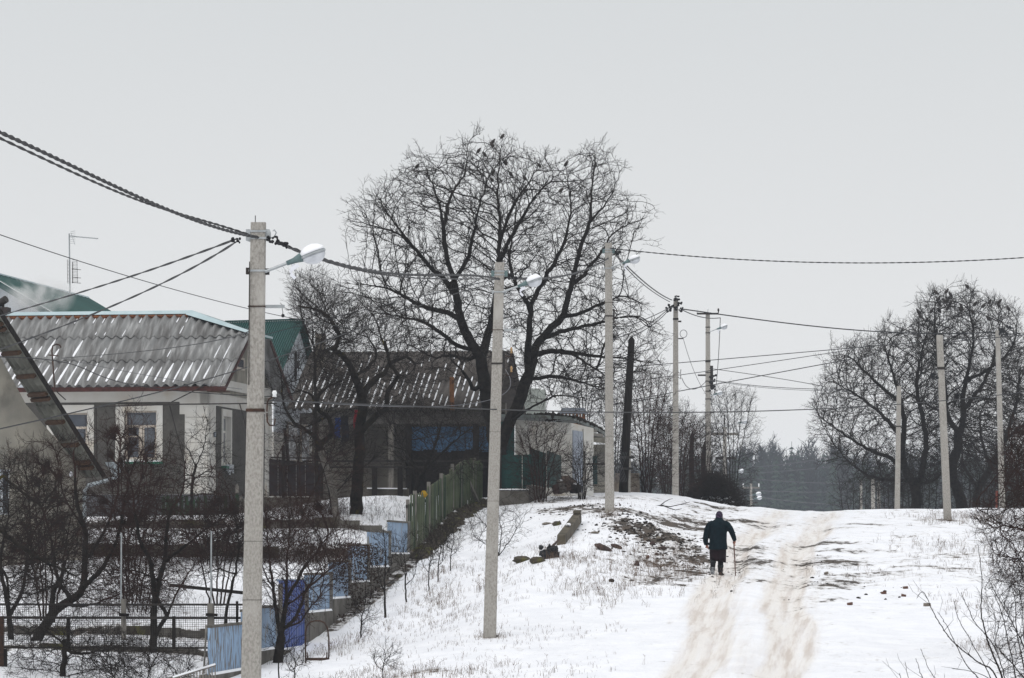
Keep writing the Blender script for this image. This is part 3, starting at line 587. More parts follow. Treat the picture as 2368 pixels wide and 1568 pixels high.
cable('middle service wire from tangled pole down left', [(1545, 714, 136.9), (1490, 755, 125), (1412, 785, 112)], .015)
cable('lower service wire from tangled pole to the black wooden pole', [(1545, 717, 136.9), (1510, 750, 130), (1462, 778, 124)], .015)
cable('upper of the right-hand wires into the right tree', [(1470, 838, 130), (1700, 828, 150), (2000, 802, 152), (2171, 793, 120)], .016)
cable('wire crossing low over the road, second from the top right', [(1480, 858, 130), (1720, 846, 150), (1960, 810, 150)], .014)
cable('rising wire crossing the two thin sagging wires at right', [(1540, 916, 130), (1700, 880, 150), (1990, 826, 150)], .018)
cable('descending thin wire at right of the crossarm pole', [(1640, 852, 164), (1780, 872, 158), (1910, 895, 150)], .014)
cable('lowest sagging pair wire right of the crossarm pole', [(1645, 878, 164), (1760, 893, 158), (1960, 900, 150)], .014)
cable('lower twin of the sagging pair right of the crossarm pole', [(1645, 880, 164), (1760, 896, 158), (1960, 904, 150)], .010, 'cablelight')
cable('slack guy wire hanging from the crossarm tip', [(1665, 735, 164), (1659, 850, 180), (1650, 925, 200)], .018)
cable('second slack wire below the meter box', [(1650, 890, 164), (1662, 940, 185), (1690, 990, 204)], .016)
cable('thin wire from side arm of tangled pole down right', [(1580, 785, 136.8), (1605, 860, 150), (1634, 915, 164)], .010)
cable('wire looping from tangled pole hook to the crossarm pole', [(1576, 874, 136.8), (1600, 900, 150), (1634, 880, 164)], .014)
for i, (a, b_, c_) in enumerate((((1690, 1082), (1800, 1075), (1960, 1048)), ((1700, 1096), (1830, 1088), (1960, 1075)), ((1705, 1104), (1850, 1115), (2000, 1118)), ((1745, 1134), (1900, 1138), (2050, 1133)), ((1760, 1150), (1900, 1165), (2050, 1166)))):
    cable(['highest', 'second', 'middle', 'fourth', 'lowest'][i]+' faint valley wire in front of the hazy forest', [(*a, 300), (*b_, 300), (*c_, 300)], .03, 'cablelight', group='valley wires')
# ------------------------------------------------------------------ buildings
def wallmesh(fr, u0, u1, z0, z1, holes, v=0., th=.25, axis='u'):
    # vertical wall in the plane v (axis u) or plane u (axis v) with rectangular holes, reveals included
    f = (lambda a, b, z: fr(a, b, z)) if axis == 'u' else (lambda a, b, z: fr(b, a, z))
    us = sorted({u0, u1, *[h[0] for h in holes], *[h[1] for h in holes]}); zs = sorted({z0, z1, *[h[2] for h in holes], *[h[3] for h in holes]})
    mb = MB()
    for a, b in zip(us, us[1:]):
        for c, d in zip(zs, zs[1:]):
            if any(h[0]-1e-6 <= a and b <= h[1]+1e-6 and h[2]-1e-6 <= c and d <= h[3]+1e-6 for h in holes): continue
            for vv in (v, v+th): mb.add([f(a, vv, c), f(b, vv, c), f(b, vv, d), f(a, vv, d)], [(0, 1, 2, 3)])
    for a, b, c, d in holes+[(u0, u1, z0, z1)]:
        for p, q in (((a, c), (b, c)), ((b, c), (b, d)), ((b, d), (a, d)), ((a, d), (a, c))):
            mb.add([f(p[0], v, p[1]), f(q[0], v, q[1]), f(q[0], v+th, q[1]), f(p[0], v+th, p[1])], [(0, 1, 2, 3)])
    return mb
def fbox(fr, axis, a0, a1, v0, v1, z0, z1, mb=None):
    mb = mb or MB()
    if axis == 'u': return mb.box(fr, a0, a1, v0, v1, z0, z1)
    return mb.box(fr, v0, v1, a0, a1, z0, z1)
def window(root, fr, axis, a0, a1, z0, z1, sgn, style, glass='glass', fm='cream'):
    # sgn: outward direction is -sgn along the depth axis
    d = lambda a, b: (a*sgn, b*sgn) if sgn > 0 else (b*sgn, a*sgn)
    fw = .05; mb = MB()
    for x0, x1, y0, y1 in ((a0, a0+fw, z0, z1), (a1-fw, a1, z0, z1), (a0+fw, a1-fw, z1-fw, z1), (a0+fw, a1-fw, z0, z0+fw)): fbox(fr, axis, x0, x1, *d(.10, .16), y0, y1, mb)
    zt = z1-(z1-z0)*.32; mid = (a0+a1)/2
    if style == 'T':
        fbox(fr, axis, a0+fw, a1-fw, *d(.10, .155), zt-.035, zt+.035, mb); fbox(fr, axis, mid-.045, mid+.045, *d(.10, .15), z0+fw, zt-.035, mb)
        fbox(fr, axis, a0+fw, mid-.045, *d(.11, .15), zt-.33, zt-.29, mb)
        for x in (a0+fw+.0, mid-.085, mid+.045, a1-fw-.04): fbox(fr, axis, x, x+.04, *d(.112, .148), z0+fw, zt-.035, mb)
    w = part(root, 'window_frame', mb, M[fm])
    pane = fbox(fr, axis, a0+fw, a1-fw, *d(.13, .137), z0+fw, z1-fw); part(w, 'pane', pane, M[glass])
    return w
def wave_sheet(f, u0, u1, t0, t1, pitch, amp, tmax=None, nt=1, n_per=8, lift=.0, th=.012, top=False):
    n = max(4, int((u1-u0)/pitch*n_per)); mb = MB(); vs = []; cols = []
    for i in range(n+1):
        u = u0+(u1-u0)*i/n; tt = t1 if tmax is None else min(t1, tmax(u))
        tt = max(tt, t0+.002); h = amp*math.cos(2*math.pi*u/pitch)
        cols.append([(u, t0+(tt-t0)*k/nt, h+lift*(1-k/nt)) for k in range(nt+1)])
    m = nt+1
    for c in cols:
        for u, t, h in c: vs.append(f(u, t, h))
    for c in cols:
        for u, t, h in c: vs.append(f(u, t, h-th))
    N0 = len(cols)*m; fs = []
    for i in range(len(cols)-1):
        for k in range(nt):
            a = i*m+k; fs += [(a, a+m, a+m+1, a+1), (N0+a, N0+a+1, N0+a+m+1, N0+a+m)]
        a = i*m; fs.append((a, N0+a, N0+a+m, a+m)); a = i*m+nt; fs.append((a, a+m, N0+a+m, N0+a))
    for i in (0, len(cols)-1):
        for k in range(nt): a = i*m+k; fs.append((a, a+1, N0+a+1, N0+a))
    return MB().add(vs, fs)
# --- house 1: whitewashed house with the grey corrugated roof
a1 = -9.0; o1 = P(480, 1195, 111); g1 = 1.05
H1 = Fr((o1.x, 111, 0), a1)
hs = thing('village_house', 'whitewashed and grey rendered house under a grey corrugated roof with white snow streaks', 'house', (o1.x, 111, g1))
def UZ(px, py, fr=H1, v=0.):      # front-wall (u,z) of a pixel, facade plane v
    # solve ray with plane
    n = fr.v; d0 = n.dot(fr.o)+v; r = P(px, py, 1.0); t = d0/n.dot(r); p = r*t; q = p-fr.o
    return q.dot(fr.u), p.z
def VZ(px, py, fr=H1, u=0.):
    n = fr.u; d0 = n.dot(fr.o)+u; r = P(px, py, 1.0); t = d0/n.dot(r); p = r*t; q = p-fr.o
    return q.dot(fr.v), p.z
def rect(px0, px1, py0, py1, fr=H1):
    u0, z1 = UZ(px0, py0, fr); u1, z0 = UZ(px1, py1, fr); return (u0, u1, z0, z1)
zE = UZ(480, 903)[1]; zP = UZ(470, 1143)[1]; zB = .6
w1 = rect(125, 202, 955, 1062); w2 = rect(288, 362, 950, 1061)
UL = -7.4
part(hs, 'front_wall', wallmesh(H1, UL, 0, zP, zE, [w1, w2]), M['white'])
v0s, zt_s = VZ(514, 962); v1s, zb_s = VZ(531, 1073)
DEP = 8.6
v0s, v1s = 1.35, 2.75; v0s = VZ(513, 990)[0]; v1s = VZ(531, 990)[0]
part(hs, 'side_wall', wallmesh(H1, .0, DEP, zP, zE-.0, [(v0s, v1s, zb_s, zt_s)], v=-.25, th=.25, axis='v'), M['white'])
mb = MB().box(H1, UL-.05, .05, -.05, DEP+.05, zB, zP); part(hs, 'plinth', mb, M['plinth'])
part(hs, 'back_wall', MB().box(H1, UL, -.25, DEP-.25, DEP, zP, zE), M['white'])
mb = MB().box(H1, UL, -.26, .26, .30, zP, zE-.02).box(H1, UL, -.3, DEP/2, DEP/2+.1, zP, zE-.02); part(hs, 'inner_wall', mb, M['darkcloth'])
def fieldf(rc, name, m, v0=-.012, v1=-.001): u0, u1, z0, z1 = rc; part(hs, name, MB().box(H1, u0, u1, v0, v1, z0, z1), M[m])
s1 = rect(109, 217, 937, 1068); s2 = rect(268, 376, 936, 1067)
zFld = UZ(300, 930)[1]
# grey rendered fields between the window surrounds
ua = UZ(395, 0)[0]; ub = UZ(432, 0)[0]; un = UZ(420, 0)[0]
for lo, hi in ((UL+.1, s1[0]), (s1[1], s2[0]), (s2[1], un)): fieldf((lo, hi, zP+.01, zFld if lo < -2 and hi < ua-.5 else zFld-.0), 'grey_field', 'grey')
fieldf((s1[0], s1[1], s1[3], zFld), 'grey_field', 'grey'); fieldf((s2[0], s2[1], s2[3], zFld), 'grey_field', 'grey')
fieldf((s1[0], s1[1], zP+.01, s1[2]-.06), 'grey_field', 'grey'); fieldf((s2[0], s2[1], zP+.01, s2[2]-.06), 'grey_field', 'grey')
mb = MB(); zc = UZ(425, 958)[1]; pts = [H1(un, -.012, zP+.01), H1(ub, -.012, zP+.01), H1(ub, -.012, zc)]
mb.prism(pts+[H1(un+.01, -.012, zc), H1(un+.0, -.012, zc)], H1.v*.011); part(hs, 'grey_field', mb, M['grey'])
mb = MB(); pts = []
for k in range(9): a = math.pi/2*k/8; pts.append(H1(un-.22+.22*math.sin(a)+.0, -.013, zFld-.42+.32+.0-.22+.22*math.cos(a)+.0))
def frame_ring(rc, op, name):
    u0, u1, z0, z1 = rc; a0, a1_, c0, c1 = op; mb = MB()
    for x0, x1, y0, y1 in ((u0, a0, z0, z1), (a1_, u1, z0, z1), (a0, a1_, c1, z1), (a0, a1_, z0, c0)): mb.box(H1, x0, x1, -.045, -.002, y0, y1)
    part(hs, name, mb, M['white'])
frame_ring(s1, w1, 'window_surround'); frame_ring(s2, w2, 'window_surround')
for rc in (s1, s2): part(hs, 'window_sill', MB().box(H1, rc[0]+.02, rc[1]+.02, -.16, -.003, rc[2]-.075, rc[2]-.01), M['greenp']); part(hs, 'sill_snow', MB().box(H1, rc[0]+.1, rc[1]-.02, -.14, -.05, rc[2]-.009, rc[2]+.03), M['snow'])
window(hs, H1, 'u', *w1, 1, 'T'); window(hs, H1, 'u', *w2, 1, 'T')
# quoin blocks of the white corner pier
zq = zP+.03; k = 0
while zq < zFld-.45:
    for u0, u1 in ((ub+.02, (ub)/2-.01), ((ub)/2+.01, -.012)):
        part(hs, 'quoin_block', MB().box(H1, u0, u1, -.02, -.002, zq, zq+.36), M['white'])
    part(hs, 'quoin_block', MB().box(H1, .002, .02, 0.0, .26, zq, zq+.36), M['white'])
    zq += .385
# side wall: grey field, surround, sill with plastic sheet
sA = VZ(499, 990)[0]; sB = VZ(611, 990)[0]
mb = MB()
for x0, x1, y0, y1 in ((sA, v0s-.12, zP+.01, zE-.42), (v1s+.12, sB, zP+.01, zE-.42), (v0s-.12, v1s+.12, zt_s+.22, zE-.42), (v0s-.12, v1s+.12, zP+.01, zb_s-.08)):
    part(hs, 'grey_field', MB().box(H1, .002, .014, x0, x1, y0, y1), M['grey'])
mb = MB()
for x0, x1, y0, y1 in ((v0s-.12, v0s, zb_s-.08, zt_s+.22), (v1s, v1s+.12, zb_s-.08, zt_s+.22), (v0s, v1s, zt_s, zt_s+.22), (v0s, v1s, zb_s-.08, zb_s)): mb.box(H1, .003, .05, x0, x1, y0, y1)
part(hs, 'window_surround', mb, M['white'])
window(hs, H1, 'v', v0s, v1s, zb_s, zt_s, -1, 'T', 'glass2', 'white')
part(hs, 'window_sill', MB().box(H1, .01, .16, v0s-.1, v0s+.35, zb_s-.16, zb_s-.085), M['greenp'])
mb = MB()
for i in range(5): mb.box(H1, .06+.01*(i % 2), .075+.01*(i % 2), v0s+.3+.2*i, v0s+.5+.2*i, zb_s-.22-.06*(i % 3), zb_s-.02)
part(hs, 'plastic_sheet', mb, M['siding'])
vn_ = VZ(495, 1000)[0]; part(hs, 'number_plate', MB().box(H1, .015, .03, vn_-.12, vn_+.16, UZ(480, 1009)[1]*1.0, UZ(480, 997)[1]), M['capgrey'])
part(hs, 'number_digit', MB().box(H1, .031, .034, vn_-.02, vn_+.05, UZ(480, 1006)[1], UZ(480, 1000)[1]), M['siding'])
# roof
EV, RV = -.45, 4.3
zEa, zRi = UZ(480, 893, v=EV)[1], 0
r_ = P(442, 727, 1.0); t = (H1.v.dot(H1.o)+RV)/H1.v.dot(r_); pr = r_*t; zRi = pr.z; uRid = (pr-H1.o).dot(H1.u)
rv = P(522, 893, 1.0); t = (H1.v.dot(H1.o)+EV)/H1.v.dot(rv); uEnd = (rv*t-H1.o).dot(H1.u)
sl_ = V((RV-EV, zRi-zEa)); SLn = math.hypot(*sl_); nv, nz_ = -(zRi-zEa)/SLn, (RV-EV)/SLn
def roofF(u, t, h): return H1(u, EV+(RV-EV)*t+nv*h, zEa+(zRi-zEa)*t+nz_*h)
def roofB(u, t, h): return H1(u, 2*RV-EV-(RV-EV)*t-nv*h, zEa+(zRi-zEa)*t+nz_*h)
tH = .70
tmax = lambda u: 1.0 if u < uRid else 1-(1-tH)*(u-uRid)/(uEnd-uRid)
rows = [(0, .35), (.335, .675), (.66, 1.0)]; PIT = .30
u = uEnd; col = 0
while u > UL-.6:
    ul = max(u-PIT*4.0, UL-.65)
    for ri, (t0, t1) in enumerate(rows):
        if tmax((ul)) <= t0+.01: continue
        off = rnd.uniform(-.008, .008); tt = rnd.uniform(-.006, .006)
        part(hs, 'roof_sheet', wave_sheet(lambda a, b, h, off=off: roofF(a, b, h+.03+off), ul-.03, u, t0+tt if t0 else 0, t1, PIT, .050, tmax, 1, 10, lift=.018+.006*ri), M['asb'], True)
    u = ul; col += 1
part(hs, 'rear_roof', wave_sheet(roofB, UL-.6, uEnd, 0, 1, PIT, .03, tmax, 1, 4), M['asb'])
# snow lying in the valleys of the sheets
mb = MB(); kk = int((UL-.6)/PIT)-1
while (kk+.5)*PIT < uEnd:
    uc = (kk+.5)*PIT; kk += 1
    if uc < UL-.5: continue
    segs = []
    if rnd.random() < .97: segs.append((rnd.uniform(.0, .10), rnd.uniform(.24, .35), rnd.uniform(.026, .050)*(1.0 if uc < uEnd-.8 else .3)))
    if rnd.random() < (.75 if uc < -4.5 else .25): segs.append((rnd.uniform(.36, .42), rnd.uniform(.48, .66), .04 if uc < -4 else .022))
    if rnd.random() < .35: segs.append((.88, .96, .022))
    if rnd.random() < .3: segs.append((rnd.uniform(.68, .72), rnd.uniform(.75, .85), .02))
    for a, b, wd_ in segs:
        b = min(b, tmax(uc)-.03)
        if b <= a: continue
        n = 9; vs = []; fs = []
        for i in range(n):
            t = a+(b-a)*i/(n-1); ww = wd_*math.sin(math.pi*(i+.5)/n)**.4*(1.2-.5*i/n)*(.9+.2*rnd.random()); lift = .018*(1-((t-0) % .34)/.34)
            for k, (du, dh) in enumerate(((-1, 0), (-.5, .022), (0, .03), (.5, .022), (1, 0))):
                # valley surface height: amp*cos at uc
                h = .03+.050*math.cos(2*math.pi*(uc+du*ww)/PIT)+lift+dh*.8+.008
                vs.append(roofF(uc+du*ww, t, h))
        for i in range(n-1):
            for k in range(4): p = i*5+k; fs.append((p, p+1, p+6, p+5))
        mb.add(vs, fs)
part(hs, 'valley_snow', mb, M['snow'], True, kind='stuff')
# flashing, rust board, fascia, gable
e0 = roofF(UL-.6, 1, 0); e1 = roofF(uRid, 1, 0); up = V((0, 0, 1))
mb = MB().add([e0+up*.13, e1+up*.13, roofF(uRid, .965, .11), roofF(UL-.6, .965, .11), roofB(UL-.6, .965, .08), roofB(uRid, .965, .08)], [(0, 1, 2, 3), (1, 0, 4, 5)])
mb.add([roofF(uRid, .965, .11), roofF(UL-.6, .965, .11), roofF(UL-.6, .965, .10), roofF(uRid, .965, .10)], [(0, 1, 2, 3)]); part(hs, 'ridge_flashing', mb, M['flash'])
part(hs, 'ridge_board', MB().prism([roofF(UL-.6, .955, -.02), roofF(UL-.6, .955, .065), roofF(UL-.6, 1, .10), roofF(UL-.6, 1, -.02)], H1.u*(uRid-UL+.55)), M['rust'])
pF = roofF(uEnd, tH, 0); pBk = roofB(uEnd, tH, 0); pR = roofF(uRid, 1, 0)
mb = MB().add([pR+up*.14, pF+up*.10+H1.u*.04, pF+up*.08-H1.u*.02-H1.v*.24-up*.05, roofF(uRid-.12, .955, .11)], [(0, 1, 2, 3)])
mb.add([pF+up*.10+H1.u*.05, pBk+up*.10+H1.u*.05, pBk+up*.03+H1.u*.05, pF+up*.03+H1.u*.05], [(0, 1, 2, 3)])
mb.add([pR+up*.14, pBk+up*.10, pBk+up*.06+H1.v*.24, roofB(uRid-.12, .955, .11)], [(0, 1, 2, 3)]); part(hs, 'hip_flashing', mb, M['flash'])
part(hs, 'hip_slope', MB().add([pR+up*.1, pF+up*.06, pBk+up*.06], [(0, 1, 2)]), M['asb'])
part(hs, 'eaves_board', MB().box(H1, UL-.6, uEnd-.02, EV+.02, EV+.06, zEa-.14, zEa-.0), M['redwood'])
part(hs, 'soffit', MB().box(H1, UL, uEnd-.03, EV+.06, -.001, zEa-.10, zEa-.07), M['white'])
uG = .03
gp = [roofF(uG, .12, -.03), roofF(uG, tH, -.04), roofB(uG, tH, -.04), roofB(uG, .12, -.03)]
gp = [V(p) for p in gp]; zl = zE-.02; fb = [H1(uG, .0, zl), *gp[:], H1(uG, DEP, zl)]
part(hs, 'gable_wall', MB().prism(fb, -H1.u*.12), M['plaster'])
part(hs, 'gable_band', MB().box(H1, uG+.002, uG+.02, .3, DEP-.3, zE+.12, zE+.42), M['white'])
zg0, zg1 = VZ(550, 855)[1], VZ(550, 826)[1]; vg = VZ(552, 840)[0]
part(hs, 'gable_window', MB().box(H1, uG+.002, uG+.03, vg-.55, vg+.55, zg0, zg1), M['cream']); part(hs, 'gable_pane', MB().box(H1, uG+.031, uG+.035, vg-.4, vg+.4, zg0+.08, zg1-.07), M['glass'])
for fn, nm in ((roofF, 'verge_board'), (roofB, 'verge_board')):
    a, b = fn(uEnd-.01, 0, -.02), fn(uEnd-.01, tH, -.02); part(hs, nm, MB().prism([a, b, b-up*.13, a-up*.13], -H1.u*.03), M['redwood'])
part(hs, 'side_soffit', MB().prism([roofF(uEnd-.05, 0, -.03), roofF(uEnd-.05, tH, -.03), roofB(uEnd-.05, tH, -.03), roofB(uEnd-.05, 0, -.03)], -H1.u*.02) if 0 else MB().box(H1, .04, uEnd-.04, EV+.1, .3, zEa-.16, zEa-.13), M['brownwood'])
part(hs, 'rear_pier', MB().box(H1, .003, .03, DEP-.35, DEP, zP, zE-.1), M['white'])
# chimney with smoking cowl
cb = roofF(UL+.75, .97, 0); uc = UZ(8, 730, v=RV)[0]
ztop = UZ(8, 711, v=RV)[1]; part(hs, 'chimney', MB().box(H1, uc-.25, uc+.17, RV-.2, RV+.25, zRi-.3, ztop), mat('sooty_brick', (.06, .045, .042), .9, (.03, .025, .024), 8))
cw = H1(uc-.02, RV, ztop); part(hs, 'chimney_cowl', MB().tube([cw, cw+up*.12], .05, 8).tube([cw+up*.12-H1.u*.14, cw+up*.2+H1.u*.12+V((0, -.1, .06))], [.12, .12], 12), M['iron'])
# gas pipe with braces along the facade, mast hook, downspout
mb = MB(); q = lambda x, y, v=-.5: (lambda r, : r)(H1(UZ(x, y, v=v)[0], v, UZ(x, y, v=v)[1]))
mb.tube([q(222, 940), q(395, 935)], .026, 6); mb.tube([q(395, 935), q(575, 933), q(640, 933)], .022, 6)
part(hs, 'gas_pipe', mb, M['iron'])
for a, b in (((396, 930), (470, 893)), ((392, 938), (430, 1085)), ((554, 934), (575, 1010)), ((222, 942), (224, 1070)), ((152, 925), (130, 905))):
    part(hs, 'pipe_brace', MB().tube([q(*a, v=-.45), q(*b, v=-.45)], .018, 5), M['iron'])
mb = MB().tube([q(x, y, -.6) for x, y in ((128, 905), (125, 880), (122, 835), (120, 812), (122, 800), (130, 796), (138, 798), (141, 804))], .024, 7); part(hs, 'mast_hook', mb, M['rusty'])
mb = MB().tube([q(x, y, -.62) for x, y in ((112, 821), (135, 823))], .018, 5); part(hs, 'mast_arm', mb, M['rusty'])
# --- house 0: near gable on the left
B0 = P(195, 1088, 97.5); n0 = V((math.sin(R(38)), -math.cos(R(38)), 0)); w0 = V((-math.cos(R(38)), -math.sin(R(38)), 0))
def W0P(px, py, off=0.):
    r = P(px, py, 1.0); t = (n0.dot(B0)+off)/n0.dot(r); return r*t
wl = thing('village_house', 'peeling plaster gable wall with a steep overhanging corrugated eave at the left edge', 'house', W0P(195, 1360))
lw = [W0P(198, 1372), W0P(197, 1095), W0P(60, 935), W0P(-10, 800), W0P(-240, 420), W0P(-240, 1480)]
holes = [W0P(-40, 1188), W0P(24, 1190), W0P(24, 1086), W0P(-40, 1082)]
zt_ = P(0, 1082, 95).z
mb = MB()
def strip(ps): mb.prism(ps, -n0*.3)
strip([W0P(198, 1372), W0P(198, 1095), W0P(60, 935), W0P(24, 868), W0P(24, 1372)]); strip([W0P(24, 1190), W0P(24, 1372), W0P(-240, 1440), W0P(-240, 1190)]); strip([W0P(24, 868), W0P(24, 1086), W0P(-240, 1070), W0P(-240, 420), W0P(-10, 805)])
part(wl, 'gable_wall', mb, M['plaster'])
mb = MB(); a, b, c, d_ = W0P(-40, 1190, -.08), W0P(24, 1190, -.08), W0P(24, 1086, -.08), W0P(-40, 1080, -.08)
mb.bar(b, c, .09); mb.bar(c, d_, .10); mb.bar(b, a, .08); mb.bar(W0P(3, 1190, -.08), W0P(3, 1084, -.08), .07); fr_ = part(wl, 'window_frame', mb, M['siding'])
part(fr_, 'pane', MB().prism([W0P(-40, 1190, -.12), W0P(24, 1190, -.12), W0P(24, 1086, -.12), W0P(-40, 1080, -.12)], -n0*.01), M['glass'])
OV = .78; e_in = [W0P(190, 1089), W0P(62, 935), W0P(-10, 800), W0P(-120, 600)]
sdir = (e_in[3]-e_in[0]).normalized(); nn = n0.cross(sdir).normalized(); nn = nn if nn.z > 0 else -nn
Ls = (e_in[3]-e_in[0]).length
# corrugated sheets of the overhang, waves parallel to the slope
for i in range(6):
    s0 = -.25+i*1.15; s1_ = s0+1.2
    f = lambda u, t, h, s0=s0: e_in[0]+n0*u+sdir*(s0+t*1.2)+nn*(h+.07)
    part(wl, 'roof_sheet', wave_sheet(f, -.35, OV, 0, 1, .26, .05, None, 1, 8, lift=.02), M['galv'] if 0 else mat('verge_sheet', (.19, .19, .165), .8, (.12, .12, .10), 5) if i == 0 else bpy.data.materials['verge_sheet'], True)
for i in range(10):
    s = .12+i*.74
    for jx in range(1 if i % 3 else 2): c = e_in[0]+sdir*(s+.16*jx)-nn*.01; part(wl, 'purlin', MB().hexa([c+n0*(-.2)-sdir*.045-nn*.07, c+n0*(OV-.1)-sdir*.045-nn*.07, c+n0*(OV-.1)+sdir*.045-nn*.07, c+n0*(-.2)+sdir*.045-nn*.07, c+n0*(-.2)-sdir*.045+nn*.03, c+n0*(OV-.1)-sdir*.045+nn*.03, c+n0*(OV-.1)+sdir*.045+nn*.03, c+n0*(-.2)+sdir*.045+nn*.03]), M['brownwood'])
part(wl, 'verge_board', MB().hexa([e_in[0]+n0*(OV+x)+sdir*s+nn*h for h, s, x in ((-.0, -.25, 0), (-.0, -.25, .03), (-.0, 6.8, .03), (-.0, 6.8, 0), (.12, -.25, 0), (.12, -.25, .03), (.12, 6.8, .03), (.12, 6.8, 0))]), M['oldwood'])
mb = MB(); qd = lambda x, y: P(x, y, 97)
rings = []
for x0, x1, y in ((243, 290, 1069), (245, 289, 1074), (252, 284, 1086), (262, 278, 1097)):
    c = P((x0+x1)/2, y, 97); rr = (x1-x0)/2/F*97; rings.append([c+V((rr*math.cos(a), rr*.7*math.sin(a), 0)) for a in [2*math.pi*k/10 for k in range(10)]])
mb.loft(rings); part(wl, 'hopper', mb, M['pipe'])
part(wl, 'downspout', MB().tube([qd(270, 1096), qd(268, 1104), qd(240, 1113), qd(205, 1122), qd(196, 1135), qd(195, 1200), qd(194, 1290)], .055, 9), M['pipe'], True)
part(wl, 'wall_lamp', MB().ell(W0P(164, 1096, .03), .05, .05, .07, 8, 6), M['plastic'], True)

# --- big green roofed house far left
gA = P(-40, 626, 125); gB = P(203, 690, 137.5); ab = gB-gA; pr_ = V((ab.y, -ab.x, 0)).normalized()
dirE = (P(120, 728, 124.4)-P(-20, 645, 124.9)).normalized()
E1 = gA+dirE*6.5; E1 = V((E1.x, E1.y, E1.z)); E2 = E1+ab
gh = thing('village_house', 'big white sided house with a teal green roof behind the chimney smoke', 'house', (gA.x, gA.y, 2))
nrm = (E1-gA).cross(ab).normalized(); nrm = nrm if nrm.z > 0 else -nrm
hipE = P(236, 722, 136.0)
seam = MB(); nS = 26
for i in range(nS):
    f = i/nS; a = gA+ab*f; b = E1+ab*f; part(gh, 'roof_sheet', MB().prism([a, gA+ab*((i+.97)/nS), E1+ab*((i+.97)/nS), b], nrm*.05) if 0 else MB().add([a, gA+ab*((i+.9)/nS), gA+ab*((i+.93)/nS)+nrm*.04, gA+ab*((i+1)/nS)+nrm*.04, b, E1+ab*((i+.9)/nS), E1+ab*((i+.93)/nS)+nrm*.04, E1+ab*((i+1)/nS)+nrm*.04], [(0, 1, 5, 4), (1, 2, 6, 5), (2, 3, 7, 6)]), M['gsheet'])
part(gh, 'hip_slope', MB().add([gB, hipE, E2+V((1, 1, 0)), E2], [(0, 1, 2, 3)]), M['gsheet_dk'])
part(gh, 'ridge_cap', MB().bar(gA+up*.03, gB+up*.03, .12, .05), M['flash'])
part(gh, 'verge_board', MB().prism([gA-up*.02, gA+dirE*6.5-up*.02, gA+dirE*6.5-up*.24, gA-up*.24], -ab.normalized()*.05), M['gsheet_dk'])
gw = ab.normalized()*.5
for i in range(14):
    x0 = i*.42; a = gA+gw+dirE*(x0/abs(dirE.x)*1.0-.6); b = gA+gw+dirE*((x0+.40)/abs(dirE.x)-.6)
    a = a-up*.1; b = b-up*.1; part(gh, 'siding_board', MB().prism([a, b, V((b.x, b.y, 2)), V((a.x, a.y, 2))], ab.normalized()*.05), M['siding'])
part(gh, 'left_gable_wall', MB().prism([gA+gw-up*.1+dirE*-.6, V((gA.x-.6, gA.y, 2)), V((gA.x-6, gA.y-.3, 2)), V((gA.x-6, gA.y-.3, 8))], ab.normalized()*.05), M['siding'])
an = P(162, 672, 134.5); at_ = thing('tv_antenna', 'tall tv antenna mast on the teal green ridge', 'tv antenna', an)
part(at_, 'mast', MB().tube([an-up*.2, P(160, 540, 134.5)], .028, 6), M['galv'])
mb = MB().bar(P(160, 546, 134.5), P(227, 552, 134.5), .03)
for i in range(8): c = P(172+i*7.5, 547.5+i*.6, 134.5); mb.bar(c-V((.0, .3, .05)), c+V((0, .3, .05)), .012)
for i in range(7): mb.bar(P(163, 536+i*4.5, 134.5), P(174, 534+i*4.7, 134.4), .012)
mb.bar(P(164, 538, 134.5), P(173, 566, 134.5), .014); part(at_, 'yagi', mb, M['galv'])
mb = MB()
for i in range(17): y = 602+i*3.3; mb.bar(P(155.5, y, 134.4), P(163, y-1, 134.7), .01); mb.bar(P(166, y-1, 134.7), P(178+i*.2, y-.5, 134.3), .01)
for x in (155.5, 178): mb.bar(P(x, 600, 134.4), P(x+1, 655, 134.4), .012)
for y in (622, 641, 653): mb.bar(P(166, y, 134), P(187, y+2, 134), .018)
mb.bar(P(168, 606, 134.2), P(168, 655, 134.2), .025); part(at_, 'grid_reflector', mb, M['iron'])
# --- house 2: green roofed gable behind
A2 = P(703, 741, 128.5); L2 = P(522, 746, 129.5); ef = P(650, 862, 125.5); er = P(752, 925, 131.5)
h2 = thing('village_house', 'house with dark green sheet roof and pale sided gable behind the nearest pole', 'house', (A2.x, A2.y, 2.2))
ab2 = L2-A2; n = 34; nr2 = (ef-A2).cross(ab2).normalized(); nr2 = nr2 if nr2.y < 0 else -nr2; ex = (ef-A2)*1.08
for i in range(n):
    a = A2+ab2*(i/n); b = A2+ab2*((i+1)/n); m1 = a.lerp(b, .7)
    part(h2, 'roof_sheet', MB().add([a, m1, m1+nr2*.05, b+nr2*.05, a+ex, m1+ex, m1+ex+nr2*.05, b+ex+nr2*.05], [(0, 1, 5, 4), (1, 2, 6, 5), (2, 3, 7, 6)]), M['gsheet'])
part(h2, 'ridge_cap', MB().bar(A2+up*.04, L2+up*.04, .16, .05), M['gsheet_dk'])
part(h2, 'rear_slope', MB().add([A2, L2, L2+(er-A2), er], [(0, 1, 2, 3)]), M['gsheet'])
gd = -ab2.normalized(); A2i = A2-gd*.25
gdir_f = (ef-A2); gdir_r = (er-A2); nb = 16
